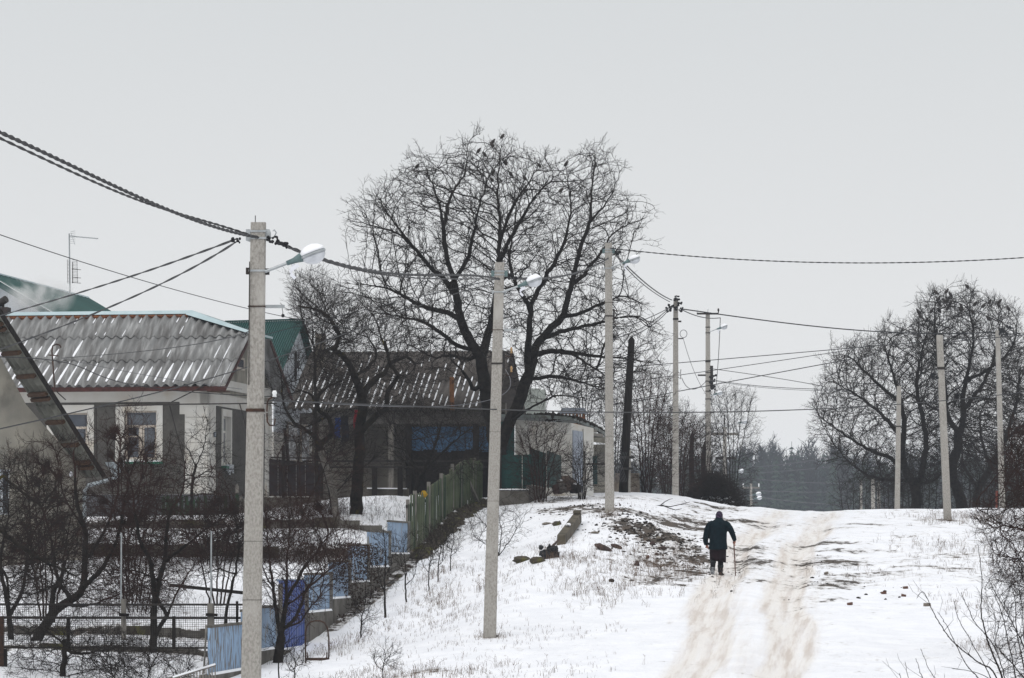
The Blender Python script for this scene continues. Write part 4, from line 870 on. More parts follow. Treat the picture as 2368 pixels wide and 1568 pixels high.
for i in range(nb):
    f0, f1 = i/nb, (i+.96)/nb
    def gpnt(f): return A2i+(gdir_f*(1-2*f) if f < .5 else gdir_r*(2*f-1))
    a, b = gpnt(f0), gpnt(f1); lo = 2.0
    part(h2, 'siding_board', MB().prism([a-up*.08, b-up*.08, V((b.x, b.y, lo+2.3)), V((a.x, a.y, lo+2.3))], -gd*.04), M['siding'])
a, b = gpnt(0)-gd*.02, gpnt(1)-gd*.02; part(h2, 'lower_wall', MB().prism([V((a.x, a.y, 4.3)), V((b.x, b.y, 4.3)), V((b.x, b.y, 1)), V((a.x, a.y, 1))], -gd*.2), M['white'])
mb = MB(); k_ = gd*.03
for f0, f1 in ((.25, .45), (.55, .75)):
    p0, p1 = gpnt(f0)+k_, gpnt(f1)+k_; wdw = part(h2, 'window_frame', MB().prism([V((p0.x, p0.y, 3.3)), V((p1.x, p1.y, 3.3)), V((p1.x, p1.y, 4.7)), V((p0.x, p0.y, 4.7))], gd*.03), M['cream'])
    q0, q1 = p0.lerp(p1, .1)+gd*.035, p0.lerp(p1, .9)+gd*.035; part(wdw, 'pane', MB().prism([V((q0.x, q0.y, 3.4)), V((q1.x, q1.y, 3.4)), V((q1.x, q1.y, 4.6)), V((q0.x, q0.y, 4.6))], gd*.01), M['glass'])
for zz in (A2.z-2.1,): p0 = gpnt(.42)+k_; part(h2, 'gable_slot', MB().prism([V((p0.x, p0.y, zz)), V((p0.x+.05, p0.y+.1, zz)), V((p0.x+.05, p0.y+.1, zz+1)), V((p0.x, p0.y, zz+1))], gd*.03), M['iron'])
# --- house 3: long low house with brown corrugated roof
d3 = 123.0; o3 = P(735, 1100, d3); H3 = Fr((o3.x, d3, 0), -7)
h3 = thing('village_house', 'long low house with brown corrugated roof full of snow streaks behind the big tree', 'house', (o3.x, d3, 1.9))
U3 = UZ(1150, 950, H3)[0]; zE3 = UZ(940, 946, H3, -.4)[1]; RV3 = 4.2
zR3 = UZ(940, 813, H3, RV3)[1]
S3 = math.hypot(RV3+.4, zR3-zE3); n3v, n3z = -(zR3-zE3)/S3, (RV3+.4)/S3
def roof3(u, t, h): return H3(u, -.4+(RV3+.4)*t+n3v*h, zE3+(zR3-zE3)*t+n3z*h)
k = 0; uu = -1.0
while uu < U3:
    for t0, t1 in ((0, .5), (.48, 1)):
        off = rnd.uniform(-.012, .012); part(h3, 'roof_sheet', wave_sheet(lambda a, b, h, off=off: roof3(a, b, h+off), uu, min(uu+1.09, U3), t0, t1, .21, .04, None, 1, 6, lift=.03), M['asb2'], True)
    uu += 1.05
mb = MB(); kk = -4
while kk*.21 < U3-.1:
    uc = (kk+.5)*.21; kk += 1
    a = rnd.uniform(0, .04)
    while a < .95:
        b = a+rnd.uniform(.05, .2); p = .85 if a < .5 else .4 if a < .8 else .12
        if rnd.random() < p:
            n = 4; vs = []; fs = []; ww = rnd.uniform(.02, .034)
            for i in range(n):
                t = a+(b-a)*i/(n-1)
                for du, dh in ((-1, 0), (0, .035), (1, 0)): vs.append(roof3(uc+du*ww*(.6 if i in (0, n-1) else 1), t, .04*math.cos(2*math.pi*(uc+du*ww)/.21)+.035+dh))
            for i in range(n-1):
                for q_ in range(2): pz = i*3+q_; fs.append((pz, pz+1, pz+4, pz+3))
            mb.add(vs, fs)
        a = b+rnd.uniform(.0, .03)
part(h3, 'valley_snow', mb, M['snow'], True, kind='stuff')
part(h3, 'rear_slope', MB().add([roof3(-1, 1, 0), roof3(U3, 1, 0), H3(U3, 2*RV3, zE3), H3(-1, 2*RV3, zE3)], [(0, 1, 2, 3)]), M['asb2'])
part(h3, 'front_beam', MB().box(H3, -.6, U3+.0, -.12, .0, zE3-.48, zE3-.1), M['greywood'] if 0 else mat('grey_beam', (.11, .10, .092), .9, (.06, .055, .05), 3))
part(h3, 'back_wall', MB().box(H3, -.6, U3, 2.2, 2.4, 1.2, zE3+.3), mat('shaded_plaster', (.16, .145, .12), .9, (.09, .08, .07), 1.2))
for px in (745, 905, 945, 1100, 1148): u_ = UZ(px, 1000, H3)[0]; part(h3, 'veranda_post', MB().box(H3, u_-.09, u_+.09, -.1, .08, 1.2, zE3-.48), M['greywood'] if px in (905, 745) else M['oldwood'])
bu0, bz1 = UZ(946, 987, H3, .3); bu1, bz0 = UZ(1140, 1042, H3, .3)
nb = 6
for i in range(nb): part(h3, 'blue_panel', MB().box(H3, bu0+(bu1-bu0)*i/nb, bu0+(bu1-bu0)*(i+.985)/nb, .3, .34, bz0+.05*math.sin(i*2.1), bz1), M['bluewall'])
part(h3, 'lower_wall', MB().box(H3, bu0, bu1, .36, .5, 1.2, bz0+.1), M['oldwood'])
for yy, zz in ((1066, 1), (1080, 0)): z_ = UZ(900, yy, H3, -.2)[1]; part(h3, 'rail', MB().box(H3, -.5, U3, -.22, -.16, z_-.03, z_+.03), M['iron'])
u_ = UZ(1040, 900, H3, -.9)[0]; part(h3, 'orange_post', MB().box(H3, u_-.07, u_+.07, -.5, -.36, UZ(1040, 948, H3, -.5)[1], UZ(1040, 872, H3, -.5)[1]), M['orange'])
chx = UZ(741, 780, H3, 3)[0]; part(h3, 'chimney', MB().box(H3, chx-.15, chx+.15, 2.8, 3.2, zR3-1.4, UZ(741, 772, H3, 3)[1]), M['stone'])
# washing
def cloth(x0, x1, y0, y1, d, m, label, nm='hanging_cloth'):
    a = P(x0, y0, d); mb = MB(); vs = []; nx, nz2 = 7, 5
    for s in (0, .03):
        for j in range(nz2+1):
            for i in range(nx+1):
                fx = i/nx; fz = j/nz2; p = P(x0+(x1-x0)*fx+2*math.sin(j*1.3+x0), y0+(y1-y0)*fz+(2*math.sin(i*1.7) if j == nz2 else 0), d); vs.append(p+V((0, s+.05*math.sin(i*1.9+j*.4), 0)))
    k = (nx+1)*(nz2+1); fs = []
    for s in (0, 1):
        for j in range(nz2):
            for i in range(nx): q_ = s*k+j*(nx+1)+i; fs.append((q_, q_+1, q_+nx+2, q_+nx+1))
    mb.add(vs, fs); solo(nm, mb, M[m], label, 'laundry', a, 'washing hung on the veranda', True)
cloth(773, 787, 966, 1012, 118, 'bluecloth', 'dark blue garment hung on the veranda line')
cloth(789, 806, 962, 1022, 118, 'darkcloth', 'black garment hung between the blue and the red washing')
cloth(818, 825, 948, 1003, 118, 'redcloth', 'narrow red cloth hung on the veranda line')
# dark sheet fence between the houses
dfn = thing('sheet_fence', 'low dark maroon sheet fence between the white house and the old trees', 'fence', Gd(680, 113))
for i in range(6):
    x0 = 622+i*21; part(dfn, 'sheet_panel', MB().prism([P(x0, 1147, 113), P(x0+20.3, 1147, 113), P(x0+20.3, 1063+i*2, 113), P(x0, 1060+i*2, 113)], (0, .04, 0)), M['maroon'])
part(dfn, 'base_curb', MB().prism([P(600, 1172, 112.9), P(760, 1172, 112.9), P(760, 1150, 112.9), P(600, 1150, 112.9)], (0, .3, 0)), M['concrete_dk'])
for x, y0, y1 in ((655, 1030, 1150), (668, 990, 1080), (744, 1066, 1152)): part(dfn, 'fence_post', MB().bar(P(x, y1, 112.8), P(x+(10 if x == 668 else 0)*-1, y0, 112.8), .09), M['oldwood'])
for y in (1058, 1072): part(dfn, 'rail', MB().bar(P(625, y, 112.8), P(760, y+2, 112.8), .05), M['iron'])
# concrete retaining garden curb under the old trees
cb_ = thing('garden_curb', 'dark broken concrete curb with snow line under the old trees', 'curb', Gd(860, 115))
part(cb_, 'curb_wall', MB().prism([P(740, 1156, 114), P(945, 1160, 114), P(945, 1130, 114), P(740, 1120, 114)], (0, .3, 0)), M['concrete_dk'])
part(cb_, 'snow_line', MB().prism([P(848, 1130, 113.9), P(940, 1131, 113.9), P(940, 1128.5, 113.9), P(848, 1127.5, 113.9)], (0, .5, 0)), M['snow'])
for x in (866, 925): part(cb_, 'stump_post', MB().bar(P(x, 1150, 113.7), P(x, 1080, 113.7), .16), M['oldwood'])
# --- white shed
d4 = 119.0; o4 = P(1191, 1100, d4); H4 = Fr((o4.x, d4, 0), -6); sh = thing('white_shed', 'low white shed with a mossy slab roof and grey blue door', 'shed', (o4.x, d4, 1.9))
U4 = UZ(1321, 1000, H4)[0]; zT4l = UZ(1195, 971, H4)[1]; zT4 = UZ(1310, 978, H4)[1]
part(sh, 'front_wall', MB().prism([H4(0, 0, 1.3), H4(U4, 0, 1.3), H4(U4, 0, zT4), H4(0, 0, zT4l)], H4.v*.2), M['white'])
a4 = H4(U4, 0, 0); 
def S4(px, py):
    n = V((math.cos(R(-62)), math.sin(R(-62)), 0)); n = V((.80, -.60, 0)); r = P(px, py, 1.0); return r*(n.dot(a4)/n.dot(r))
nS4 = V((.80, -.60, 0))
part(sh, 'side_wall', MB().prism([S4(1321, 1145), S4(1372, 1150), S4(1372, 990), S4(1321, 978)], -nS4*.2), M['white'])
part(sh, 'door_leaf', MB().prism([S4(1323, 1136), S4(1333.5, 1137), S4(1333.5, 996), S4(1323, 995)], nS4*.04), mat('grey_blue_door', (.30, .33, .38), .6, (.26, .29, .34), 3))
part(sh, 'door_leaf', MB().prism([S4(1334.5, 1137), S4(1345, 1138), S4(1345, 998), S4(1334.5, 997)], nS4*.04), bpy.data.materials['grey_blue_door'])
part(sh, 'door_frame', MB().prism([S4(1346, 1138), S4(1349, 1138), S4(1349, 992), S4(1346, 992)], nS4*.06), M['white'])
rt = [H4(-1.0, -.25, zT4l+.1), H4(U4*.5, -.25, (zT4+zT4l)/2+.10), H4(U4+.1, -.25, zT4+.08)]
tail = [P(1345, 979, 120), P(1372, 990, 121), P(1402, 1008, 122.5)]
mb = MB(); pts = rt+tail
for a, b in zip(pts, pts[1:]): mb.hexa([a, b, b+V((.2, 3, 0)), a+V((.2, 3, 0)), a+up*.1, b+up*.1, b+V((.2, 3, .1)), a+V((.2, 3, .1))])
part(sh, 'roof_slab', mb, M['flash'] if 0 else mat('slab_edge', (.20, .23, .22), .8, (.10, .10, .09), 4))
mb = MB()
for i in range(260):
    f = rnd.random()*(len(pts)-1); k = int(f); p = pts[k].lerp(pts[k+1], f-k)+V((0, rnd.random()*2.5, .1)); mb.ell(p, rnd.uniform(.05, .16), .12, rnd.uniform(.03, .09)*(1.8 if 1 < f < 1.6 else 1), 5, 3, jit=.5)
part(sh, 'roof_moss', mb, M['soilm'], kind='stuff')
for y, x0, x1 in ((992, 1335, 1378), (1002, 1352, 1392)): part(sh, 'canopy_beam', MB().bar(P(x0, y, 119.5), P(x1, y+5, 121), .07, .1), M['greywood'])
part(sh, 'canopy', MB().prism([P(1372, 1012, 121.4), P(1405, 1014, 121.4), P(1404, 1026, 121.4), P(1370, 1022, 121.4)], (0, 1.5, .1)), M['plaster'])
part(sh, 'back_room', MB().prism([P(1368, 1140, 123), P(1408, 1140, 123), P(1408, 1028, 123), P(1368, 1028, 123)], (0, .2, 0)), M['plaster'])
cx = P(1325, 968, 127); chm = thing('brick_chimney', 'squat orange brick chimney with dark hipped cap behind the white shed roof', 'chimney', (cx.x, 127, 5))
K = Fr((cx.x, 127, 0)); z0_, z1_, z2_, z3_ = P(0, 990, 127).z, P(0, 964, 127).z, P(0, 957, 127).z, P(0, 943, 127).z
part(chm, 'shaft', MB().box(K, -.40, .40, -.3, .3, 3.0, z1_), M['brick'])
for i in range(7): x = -.36+i*.12; part(chm, 'brick', MB().box(K, x-.025, x+.025, -.3, .3, z1_, z2_), M['brick'])
e = .5; part(chm, 'cap', MB().add([K(-e, -e, z2_), K(e, -e, z2_), K(e, e, z2_), K(-e, e, z2_), K(-e+.12, 0, z3_), K(e-.12, 0, z3_)], [(0, 1, 5, 4), (1, 2, 5), (2, 3, 4, 5), (3, 0, 4), (3, 2, 1, 0)]), M['capgrey'])
# pale shed behind
ps = thing('tin_shed', 'pale ribbed tin gable rising behind the white shed and the big tree', 'shed', Gd(1236, 132))
for i in range(9):
    x0 = 1209+i*5.9; y0 = 898+(3 if i > 6 else 0)+(abs(i-4)*.0); part(ps, 'tin_sheet', MB().prism([P(x0, 990, 132), P(x0+5.5, 990, 132), P(x0+5.5, y0, 132), P(x0, y0, 132)], (0, 3, 0)), mat('pale_tin', (.38, .41, .38), .6, (.26, .28, .26), 2) if i == 0 else bpy.data.materials['pale_tin'])
# --- green sheet gate and fence on its concrete wall
gf = thing('sheet_gate', 'dark green sheet gate and side panels in front of the white shed', 'gate', Gd(1200, 117))
def panel(root, nm, x0, x1, yt0, yt1, yb0, yb1, d0, d1, m, n=1, ribs=True):
    a, b = P(x0, yb0, d0), P(x1, yb1, d1); c, d_ = P(x0, yt0, d0), P(x1, yt1, d1)
    nn_ = max(2, int((b-a).length/.16)); 
    for j in range(n):
        mb = MB(); vs = []; q0, q1 = j/n, (j+.985)/n
        for i in range(nn_+1):
            f = q0+(q1-q0)*i/nn_; off = V((0, -.03, 0)) if i % 2 else V((0, 0, 0)); vs += [a.lerp(b, f)+off, c.lerp(d_, f)+off]
        fs = [(2*i, 2*i+2, 2*i+3, 2*i+1) for i in range(nn_)]; mb.add(vs, fs); part(root, nm, mb, M[m])
panel(gf, 'gate_leaf', 1157, 1207, 1052, 1052, 1130, 1130, 116.5, 116.5, 'gsheet_dk')
panel(gf, 'gate_leaf', 1208, 1228, 1051, 1051, 1130, 1129, 116.5, 116.6, 'gsheet_dk')
panel(gf, 'side_panel', 1226, 1262, 1036, 1048, 1120, 1128, 117.2, 116.4, 'gsheet_old'); panel(gf, 'side_panel', 1264, 1298, 1042, 1054, 1128, 1126, 116.6, 117.6, 'gsheet_old')
panel(gf, 'tall_panel', 1157, 1190, 975, 975, 1053, 1053, 118.2, 118.2, 'gsheet_dk')
part(gf, 'gate_post', MB().bar(P(1156, 1135, 116.4), P(1156, 1040, 116.4), .09), M['iron']); part(gf, 'gate_post', MB().bar(P(1226, 1135, 116.8), P(1226, 1035, 116.8), .07), M['iron'])
cw_ = thing('concrete_wall', 'stained low concrete wall below the green gate, snow on its ledge', 'wall', Gd(1195, 114.5))
part(cw_, 'wall_body', MB().prism([P(1150, 1180, 114.6), P(1225, 1176, 114.6), P(1222, 1136, 114.6), P(1150, 1135, 114.6)], (0, 1.6, 0)), M['concrete_dk'])
part(cw_, 'wall_return', MB().prism([P(1224, 1178, 114.6), P(1262, 1160, 116.5), P(1262, 1128, 116.5), P(1224, 1121, 114.6)], (-.1, .5, 0)), M['concrete_dk'])
mb = MB()
for i in range(24): mb.ell(P(1153+i*3, 1133.4, 115.2), .10, .6, rnd.uniform(.03, .05), 6, 4)
part(cw_, 'ledge_snow', mb, M['snow'], True, kind='stuff')
# chain-link corner by the shed door
cl = thing('chainlink_fence', 'chain-link fence with one rail right of the white shed door', 'fence', Gd(1390, 116))
part(cl, 'rail', MB().bar(P(1348, 1073, 116), P(1430, 1073, 116), .05), M['iron']); part(cl, 'post', MB().bar(P(1352, 1118, 116), P(1351, 1043, 116), .07), M['greywood']); part(cl, 'green_post', MB().bar(P(1376, 1120, 117), P(1375, 1055, 117), .14), M['gsheet_dk'])
mb = MB()
for i in range(22):
    x = 1352+i*3.6
    mb.bar(P(x, 1115, 116), P(x+22, 1045, 116), .006); mb.bar(P(x+22, 1115, 116), P(x, 1045, 116), .006)
part(cl, 'wire_mesh', mb, M['cablelight'], kind='stuff')
# stone steps behind the wooden pole
st = thing('stone_steps', 'grey stone steps between the black wooden pole and the shrubs', 'steps', Gd(1448, 126))
for i in range(4): part(st, 'step', MB().box(Fr(Gd(1448, 126+i*.4)), -.45+.02*i, .45, 0, .38, -.1, .18+.17*i), M['stone'])
# log/rubble pile
lp = Gd(1310, 115.5); 
for i, (x, y, r, m, lb) in enumerate(((1299, 1125, .22, 'pale_bark', 'big sawn log end lying lowest in the pile by the shed corner'), (1316, 1122, .2, 'rubble', 'brownish log resting in the middle of the pile by the shed corner'), (1327, 1130, .17, 'oldwood', 'dark round log at the right of the pile by the shed'), (1308, 1112, .15, 'rubble', 'top log of the pile by the shed corner'), (1288, 1132, .16, 'brown', 'leftmost dark lump beside the log pile'))):
    c = P(x, y, 115.3); mb = MB().tube([c+V((-.12, -.3, 0)), c+V((.05, -.25, .02)), c+V((.1, .3, 0))], [r*.95, r, r*.9], 10); o = solo('log', mb, M[m], lb, 'log', c, 'logs piled by the shed', True)
    if i in (0, 2): part(o, 'snow_patch', MB().ell(c+V((0, -.25, r*.8)), .12, .15, .05, 7, 4), M['snow'], True)

# ------------------------------------------------------------------ garden walls
for y0, d, x0, x1, lb, t_ in ((0, 98.0, -13.6, -6.2, 'long dark garden retaining wall between two snow terraces', .46), (0, 102.95, -13, -3.0, 'upper dark garden retaining wall with a snow line on top', .36), (0, 83.1, -11.2, -5.6, 'lower brown earth garden wall behind the wire fence', .36), (0, 78.1, -10.0, -5.3, 'lowest dark garden wall at the bottom left', .24)):
    a = V((x0, d, gz1(x0, d+1))); th = thing('garden_wall', lb, 'wall', (x0, d, gz1(x0, d-.5)))
    n = int((x1-x0)/.62)
    for i in range(n):
        if rnd.random() < .16: continue
        xa = x0+(x1-x0)*i/n; xb = x0+(x1-x0)*(i+.985)/n; zt = gz1((xa+xb)/2, d+.6)-.05+.12*(rnd.random()-.5); zb_ = gz1((xa+xb)/2, d-.4)-.15
        part(th, 'wall_block', MB().box(W0, xa, xb, d-.14+.03*rnd.random(), d+.12, zb_, zt), M['concrete_dk'] if (i+int(d)) % 3 else M['moss'])
# low green picket fence by the white house
pf = thing('picket_fence', 'broken low green picket fence in front of the white corner pier', 'fence', Gd(470, 107.5))
for i, (x, yt, m) in enumerate([(378, 1146, 2), (388, 1143, 2), (396, 1150, 2), (407, 1145, 2), (419, 1142, 2), (431, 1144, 2), (439, 1156, 2), (447, 1150, 2), (458, 1148, 2), (475, 1143, 2), (493, 1158, 2), (521, 1142, 2), (548, 1140, 2), (557, 1145, 0), (563, 1150, 0), (548, 1118, 0)]):
    a = P(x, 1203 if i != 15 else 1140, 107.3); b = P(x, yt, 107.3); mb = MB().prism([a+V((-.05, 0, 0)), a+V((.05, 0, 0)), b+V((.05, 0, -.08)), b, b+V((-.05, 0, -.08))], (0, .03, 0)); part(pf, 'picket', mb, M['gpicket2'] if m == 2 else M['greywood'])
for y in (1160, 1182): part(pf, 'rail', MB().bar(P(370, y-1, 107.4), P(590, y+4, 107.4), .05), M['oldwood'])
# wire mesh fence, bottom left
wf = thing('wire_fence', 'square mesh wire fence with dark rails across the lower left garden', 'fence', Gd(300, 75))
dW = 75.0
for y in (1397, 1428, 1497): part(wf, 'rail', MB().bar(P(-30, y, dW), P(572 if y < 1490 else 480, y+1, dW), .04 if y != 1428 else .05), M['iron'])
for x, y0, y1, w_ in ((286, 1385, 1480, .10), (487, 1395, 1470, .13), (158, 1430, 1500, .07), (402, 1425, 1500, .07), (4, 1425, 1560, .09), (12, 1500, 1580, .08), (548, 1390, 1450, .05)):
    part(wf, 'post', MB().bar(V((P(x, y1, dW).x, dW, P(x, y1, dW).z)), P(x, y0, dW), w_), M['oldwood' if w_ < .1 else 'greywood'] if w_ != .09 else M['rusty'])
for x, y0 in ((279.5, 1232), (487.5, 1228)): part(wf, 'steel_rod', MB().tube([P(x, 1400, dW), P(x+1, y0, dW)], .017, 6), M['galv'])
for y in (1391,): part(wf, 'post_cap', MB().bar(P(275, 1421, dW-.1), P(298, 1422, dW-.1), .06), M['oldwood']); part(wf, 'post_cap', MB().bar(P(476, 1421, dW-.1), P(503, 1422, dW-.1), .06), M['oldwood'])
mb = MB(); x = -25
while x < 566: mb.bar(P(x, 1397, dW+.03), P(x+rnd.uniform(-.7, .7), 1500 if x < 478 else 1455, dW+.03), .006); x += 5.1
for j in range(21):
    y = 1400+j*4.9
    for i in range(12): a = -25+i*(590/12); mb.bar(P(a, y+rnd.uniform(-.6, .6), dW+.03), P(min(a+590/12, 566 if y < 1455 else 478), y+rnd.uniform(-.6, .6), dW+.03), .006)
part(wf, 'wire_mesh', mb, M['iron'], kind='stuff')
solo('trellis_wire', MB().tube([P(160, 1310, 92), P(400, 1292, 92), P(640, 1292, 92)], .006, 4), M['cablelight'], 'thin pale trellis wire across the garden terrace', 'wire', P(160, 1310, 92))
solo('trellis_wire', MB().tube([P(60, 1214, 100), P(560, 1217, 100)], .012, 4), M['iron'], 'dark straight trellis wire in front of the green pickets', 'wire', P(60, 1214, 100))
solo('wooden_beam', MB().bar(P(395, 1353, 84.8), P(575, 1372, 83), .09, .07), M['oldwood'], 'long dark timber lying on the snowy vegetable beds', 'timber', P(500, 1362, 84))
# small leaning board + slatted gate piece bottom centre-left
solo('leaning_board', MB().bar(P(471, 1556, 71), P(477, 1447, 71.4), .09, .03), M['greywood'], 'pale weathered board leaning against the first blue panel', 'board', P(471, 1556, 71))
sg = thing('slatted_fence', 'small slatted fence corner with snowy top rail at the bottom edge', 'fence', P(450, 1568, 70))
part(sg, 'top_rail', MB().bar(P(385, 1571, 69.5), P(498, 1537, 70.2), .05), M['greywood']); part(sg, 'rail_snow', MB().bar(P(400, 1565, 69.4), P(497, 1535.6, 70.1), .03), M['snow'])
for i in range(16): x = 392+i*7; y = 1571-i*2.2; part(sg, 'slat', MB().bar(P(x, y+2, 69.8), P(x+1, y+45, 69.8), .045, .02), M['greywood'])

# ------------------------------------------------------------------ street fence: blue panels, gate, green pickets
def FP(px, py):    # point of the fence plane s=-12.8
    d = -12.8*F/(px-2034); d = 108800/(2034-px); return P(px, py, d)
bf = thing('panel_fence', 'stepped fence of peeling pale blue panels on concrete footings along the slope', 'fence', FP(700, 1480))
segs = [(485, 561, 1452, 1560, 'bluep'), (561, 590, 1415, 1505, 'bluep2'), (590, 644, 1408, 1505, 'bluep2'), (707, 763, 1330, 1416, 'bluep2'), (763, 806, 1300, 1384, 'bluep2'), (808, 850, 1262, 1346, 'bluep2'), (852, 899, 1230, 1311, 'bluep2'), (899, 943, 1207, 1280, 'bluep2')]
fdir = (FP(900, 1300)-FP(600, 1300)); fdir.z = 0; fdir.normalize(); fn_ = V((fdir.y, -fdir.x, 0))
for x0, x1, yt, yb, m in segs:
    a, b = FP(x0+.6, yb), FP(x1-.6, yb); c = FP(x0, yt); zt = c.z; zb_ = a.z
    vs = [V((a.x, a.y, zb_)), V((b.x, b.y, zb_)), V((b.x, b.y, zt)), V((a.x, a.y, zt))]
    part(bf, 'blue_panel', MB().prism(vs, fn_*-.05), M[m]); part(bf, 'panel_cap', MB().prism([v+fn_*.02 for v in (vs[3], vs[2], vs[2]+up*.05, vs[3]+up*.05)], fn_*-.09), M['concrete_dk'])
    part(bf, 'panel_post', MB().box(Fr(vs[1]+fn_*.02), -.05, .05, -.05, .05, -.1, zt-zb_+.06), M['greywood'])
    # footing
    gb = [V((p.x, p.y, gz1(p.x+.35, p.y)-.35)) for p in (a, b)]
    part(bf, 'footing', MB().prism([gb[0]+fn_*.08, gb[1]+fn_*.08, V((b.x, b.y, zb_-.01))+fn_*.08, V((a.x, a.y, zb_-.01))+fn_*.08], fn_*-.3), M['concrete_dk'])
    part(bf, 'footing_snow', MB().prism([V((a.x, a.y, zb_-.01))+fn_*.07, V((b.x, b.y, zb_-.01))+fn_*.07, V((b.x, b.y, zb_+.035))+fn_*.05, V((a.x, a.y, zb_+.035))+fn_*.05], fn_*-.05), M['snow'])
gt = thing('garden_gate', 'royal blue ribbed sheet garden gate among the pale blue panels', 'gate', FP(676, 1505))
nr = 15; a, b = FP(646, 1500), FP(705, 1499); zt = FP(646, 1343).z
for i in range(nr):
    f0, f1, f2 = i/nr, (i+.62)/nr, (i+.98)/nr; p0, p1, p2 = a.lerp(b, f0), a.lerp(b, f1), a.lerp(b, f2); z = a.z
    part(gt, 'sheet_rib', MB().prism([V((p0.x, p0.y, z)), V((p1.x, p1.y, z)), V((p1.x, p1.y, zt)), V((p0.x, p0.y, zt))], fn_*-.02), M['gate_blue'])
    part(gt, 'sheet_valley', MB().prism([V((p.x, p.y, q_))-fn_*.03 for p, q_ in ((p1, z), (p2+(p2-p1)*.05, z), (p2+(p2-p1)*.05, zt), (p1, zt))], fn_*-.01), M['gate_blue'])
for x in (645, 706): part(gt, 'gate_post', MB().bar(FP(x, 1510)+fn_*.03, FP(x, 1350)+fn_*.03, .09), M['greywood'])
part(gt, 'gate_frame', MB().bar(FP(646, 1342)-fn_*.04, FP(706, 1342)-fn_*.04, .05), M['bluep2']); part(gt, 'kick_board', MB().bar(FP(640, 1509)+fn_*.03, FP(708, 1507)+fn_*.03, .12, .10), M['concrete_dk'])
# green picket fence
gp_ = thing('picket_fence', 'tall faded green picket fence running up the slope between blue panels and concrete wall', 'fence', FP(1000, 1250))
d0f, d1f = 99.9, 118.5; n = 150; pk = {}
def pmesh(h, m):
    key = (round(h, 1), m)
    if key not in pk:
        mb = MB().prism([V((0, -.042, 0)), V((0, .042, 0)), V((0, .042, key[0]-.04)), V((0, 0, key[0])), V((0, -.042, key[0]-.04))], (-.022, 0, 0)); pk[key] = build(mb, M[m], 'picket', (0, 0, 0))
    return pk[key]
def ytop(x): return np.interp(x, [943, 955, 990, 991, 1040, 1041, 1085, 1110], [1172, 1146, 1140, 1126, 1092, 1086, 1062, 1068])
def ybot(x): return np.interp(x, [943, 990, 1040, 1085, 1110], [1270, 1252, 1215, 1178, 1160])
for i in range(n):
    d = d0f+(d1f-d0f)*(i+.5)/n; x = 2034-108800/d; X = -12.8+.1*d
    zb_ = P(x, float(ybot(x)), d).z-.05; zt = P(x, float(ytop(x)), d).z+rnd.uniform(-.05, .05)
    inst(gp_, 'picket', pmesh(zt-zb_, 'gpicket' if rnd.random() < .8 else 'gpicket2'), (X+rnd.uniform(-.015, .015), d, zb_), (rnd.uniform(-.03, .03), rnd.uniform(-.02, .02), R(-5.7)))
for d in (100.0, 101.5, 104.6, 107.6, 110.4, 112.6, 116.5):
    x = 2034-108800/d; X = -12.8+.1*d; zb_ = gz1(X, d)-.3; zt = P(x, float(ytop(x)), d).z+.12
    part(gp_, 'fence_post', MB().box(Fr((X-.03, d, zb_)), -.05, .05, -.07, .07, 0, zt-zb_), M['greywood'])
for off in (.35, 1.15):
    pts_ = [V((-12.8+.1*d-.05, d, P(2034-108800/d, float(ybot(2034-108800/d)), d).z+off)) for d in np.arange(d0f, d1f, 1.5)]; mb = MB()
    for p, q_ in zip(pts_, pts_[1:]): mb.bar(p, q_, .05, .08)
    part(gp_, 'rail', mb, M['oldwood'])
part(gp_, 'brace', MB().bar(P(1075, 1095, 114.5), P(1107, 1166, 116), .09), M['greywood'])
part(gp_, 'moss_cap', MB().ell(P(980, 1143, 103.3), .1, .1, .1, 8, 6, jit=.4), mat('orange_lichen', (.28, .17, .01), .95))
# stones along the foot of the green fence
mb = MB()
for i in range(260):
    d = rnd.uniform(99.5, 118); X = -12.8+.1*d+rnd.uniform(.08, .5); mb.ell((X, d, gz1(X, d)+.02), rnd.uniform(.06, .2), rnd.uniform(.06, .2), rnd.uniform(.04, .12), 6, 4, jit=.5)
solo('stone_bank', mb, M['moss'], None, None, (-2, 108, 0), kind='stuff')
# ------------------------------------------------------------------ trees
def tubes_np(S, n):       # S: (k, 8) p0 p1 r0 r1
    S = np.asarray(S, float); p0, p1, r0, r1 = S[:, 0:3], S[:, 3:6], S[:, 6], S[:, 7]
    d = p1-p0; ln = np.linalg.norm(d, axis=1, keepdims=True); d = d/np.maximum(ln, 1e-6)
    ref = np.where(np.abs(d[:, 2:3]) < .9, np.array([[0, 0, 1.]]), np.array([[1., 0, 0]]))
    x = np.cross(d, ref); x /= np.linalg.norm(x, axis=1, keepdims=True); y = np.cross(d, x)
    ov = np.minimum(np.maximum(r0, r1)*.35, ln[:, 0]*.3)[:, None]
    a = 2*np.pi*np.arange(n)/n; ca, sa = np.cos(a)[None, :, None], np.sin(a)[None, :, None]
    ra = (p0-d*ov)[:, None]+(x[:, None]*ca+y[:, None]*sa)*r0[:, None, None]; rb = (p1+d*ov)[:, None]+(x[:, None]*ca+y[:, None]*sa)*r1[:, None, None]
    v = np.concatenate([ra, rb], 1).reshape(-1, 3); k = np.arange(n); k2 = (k+1) % n
    f = np.stack([k, k2, k2+n, k+n], 1)[None]+(np.arange(len(S))*2*n)[:, None, None]
    return v, f.reshape(-1, 4)
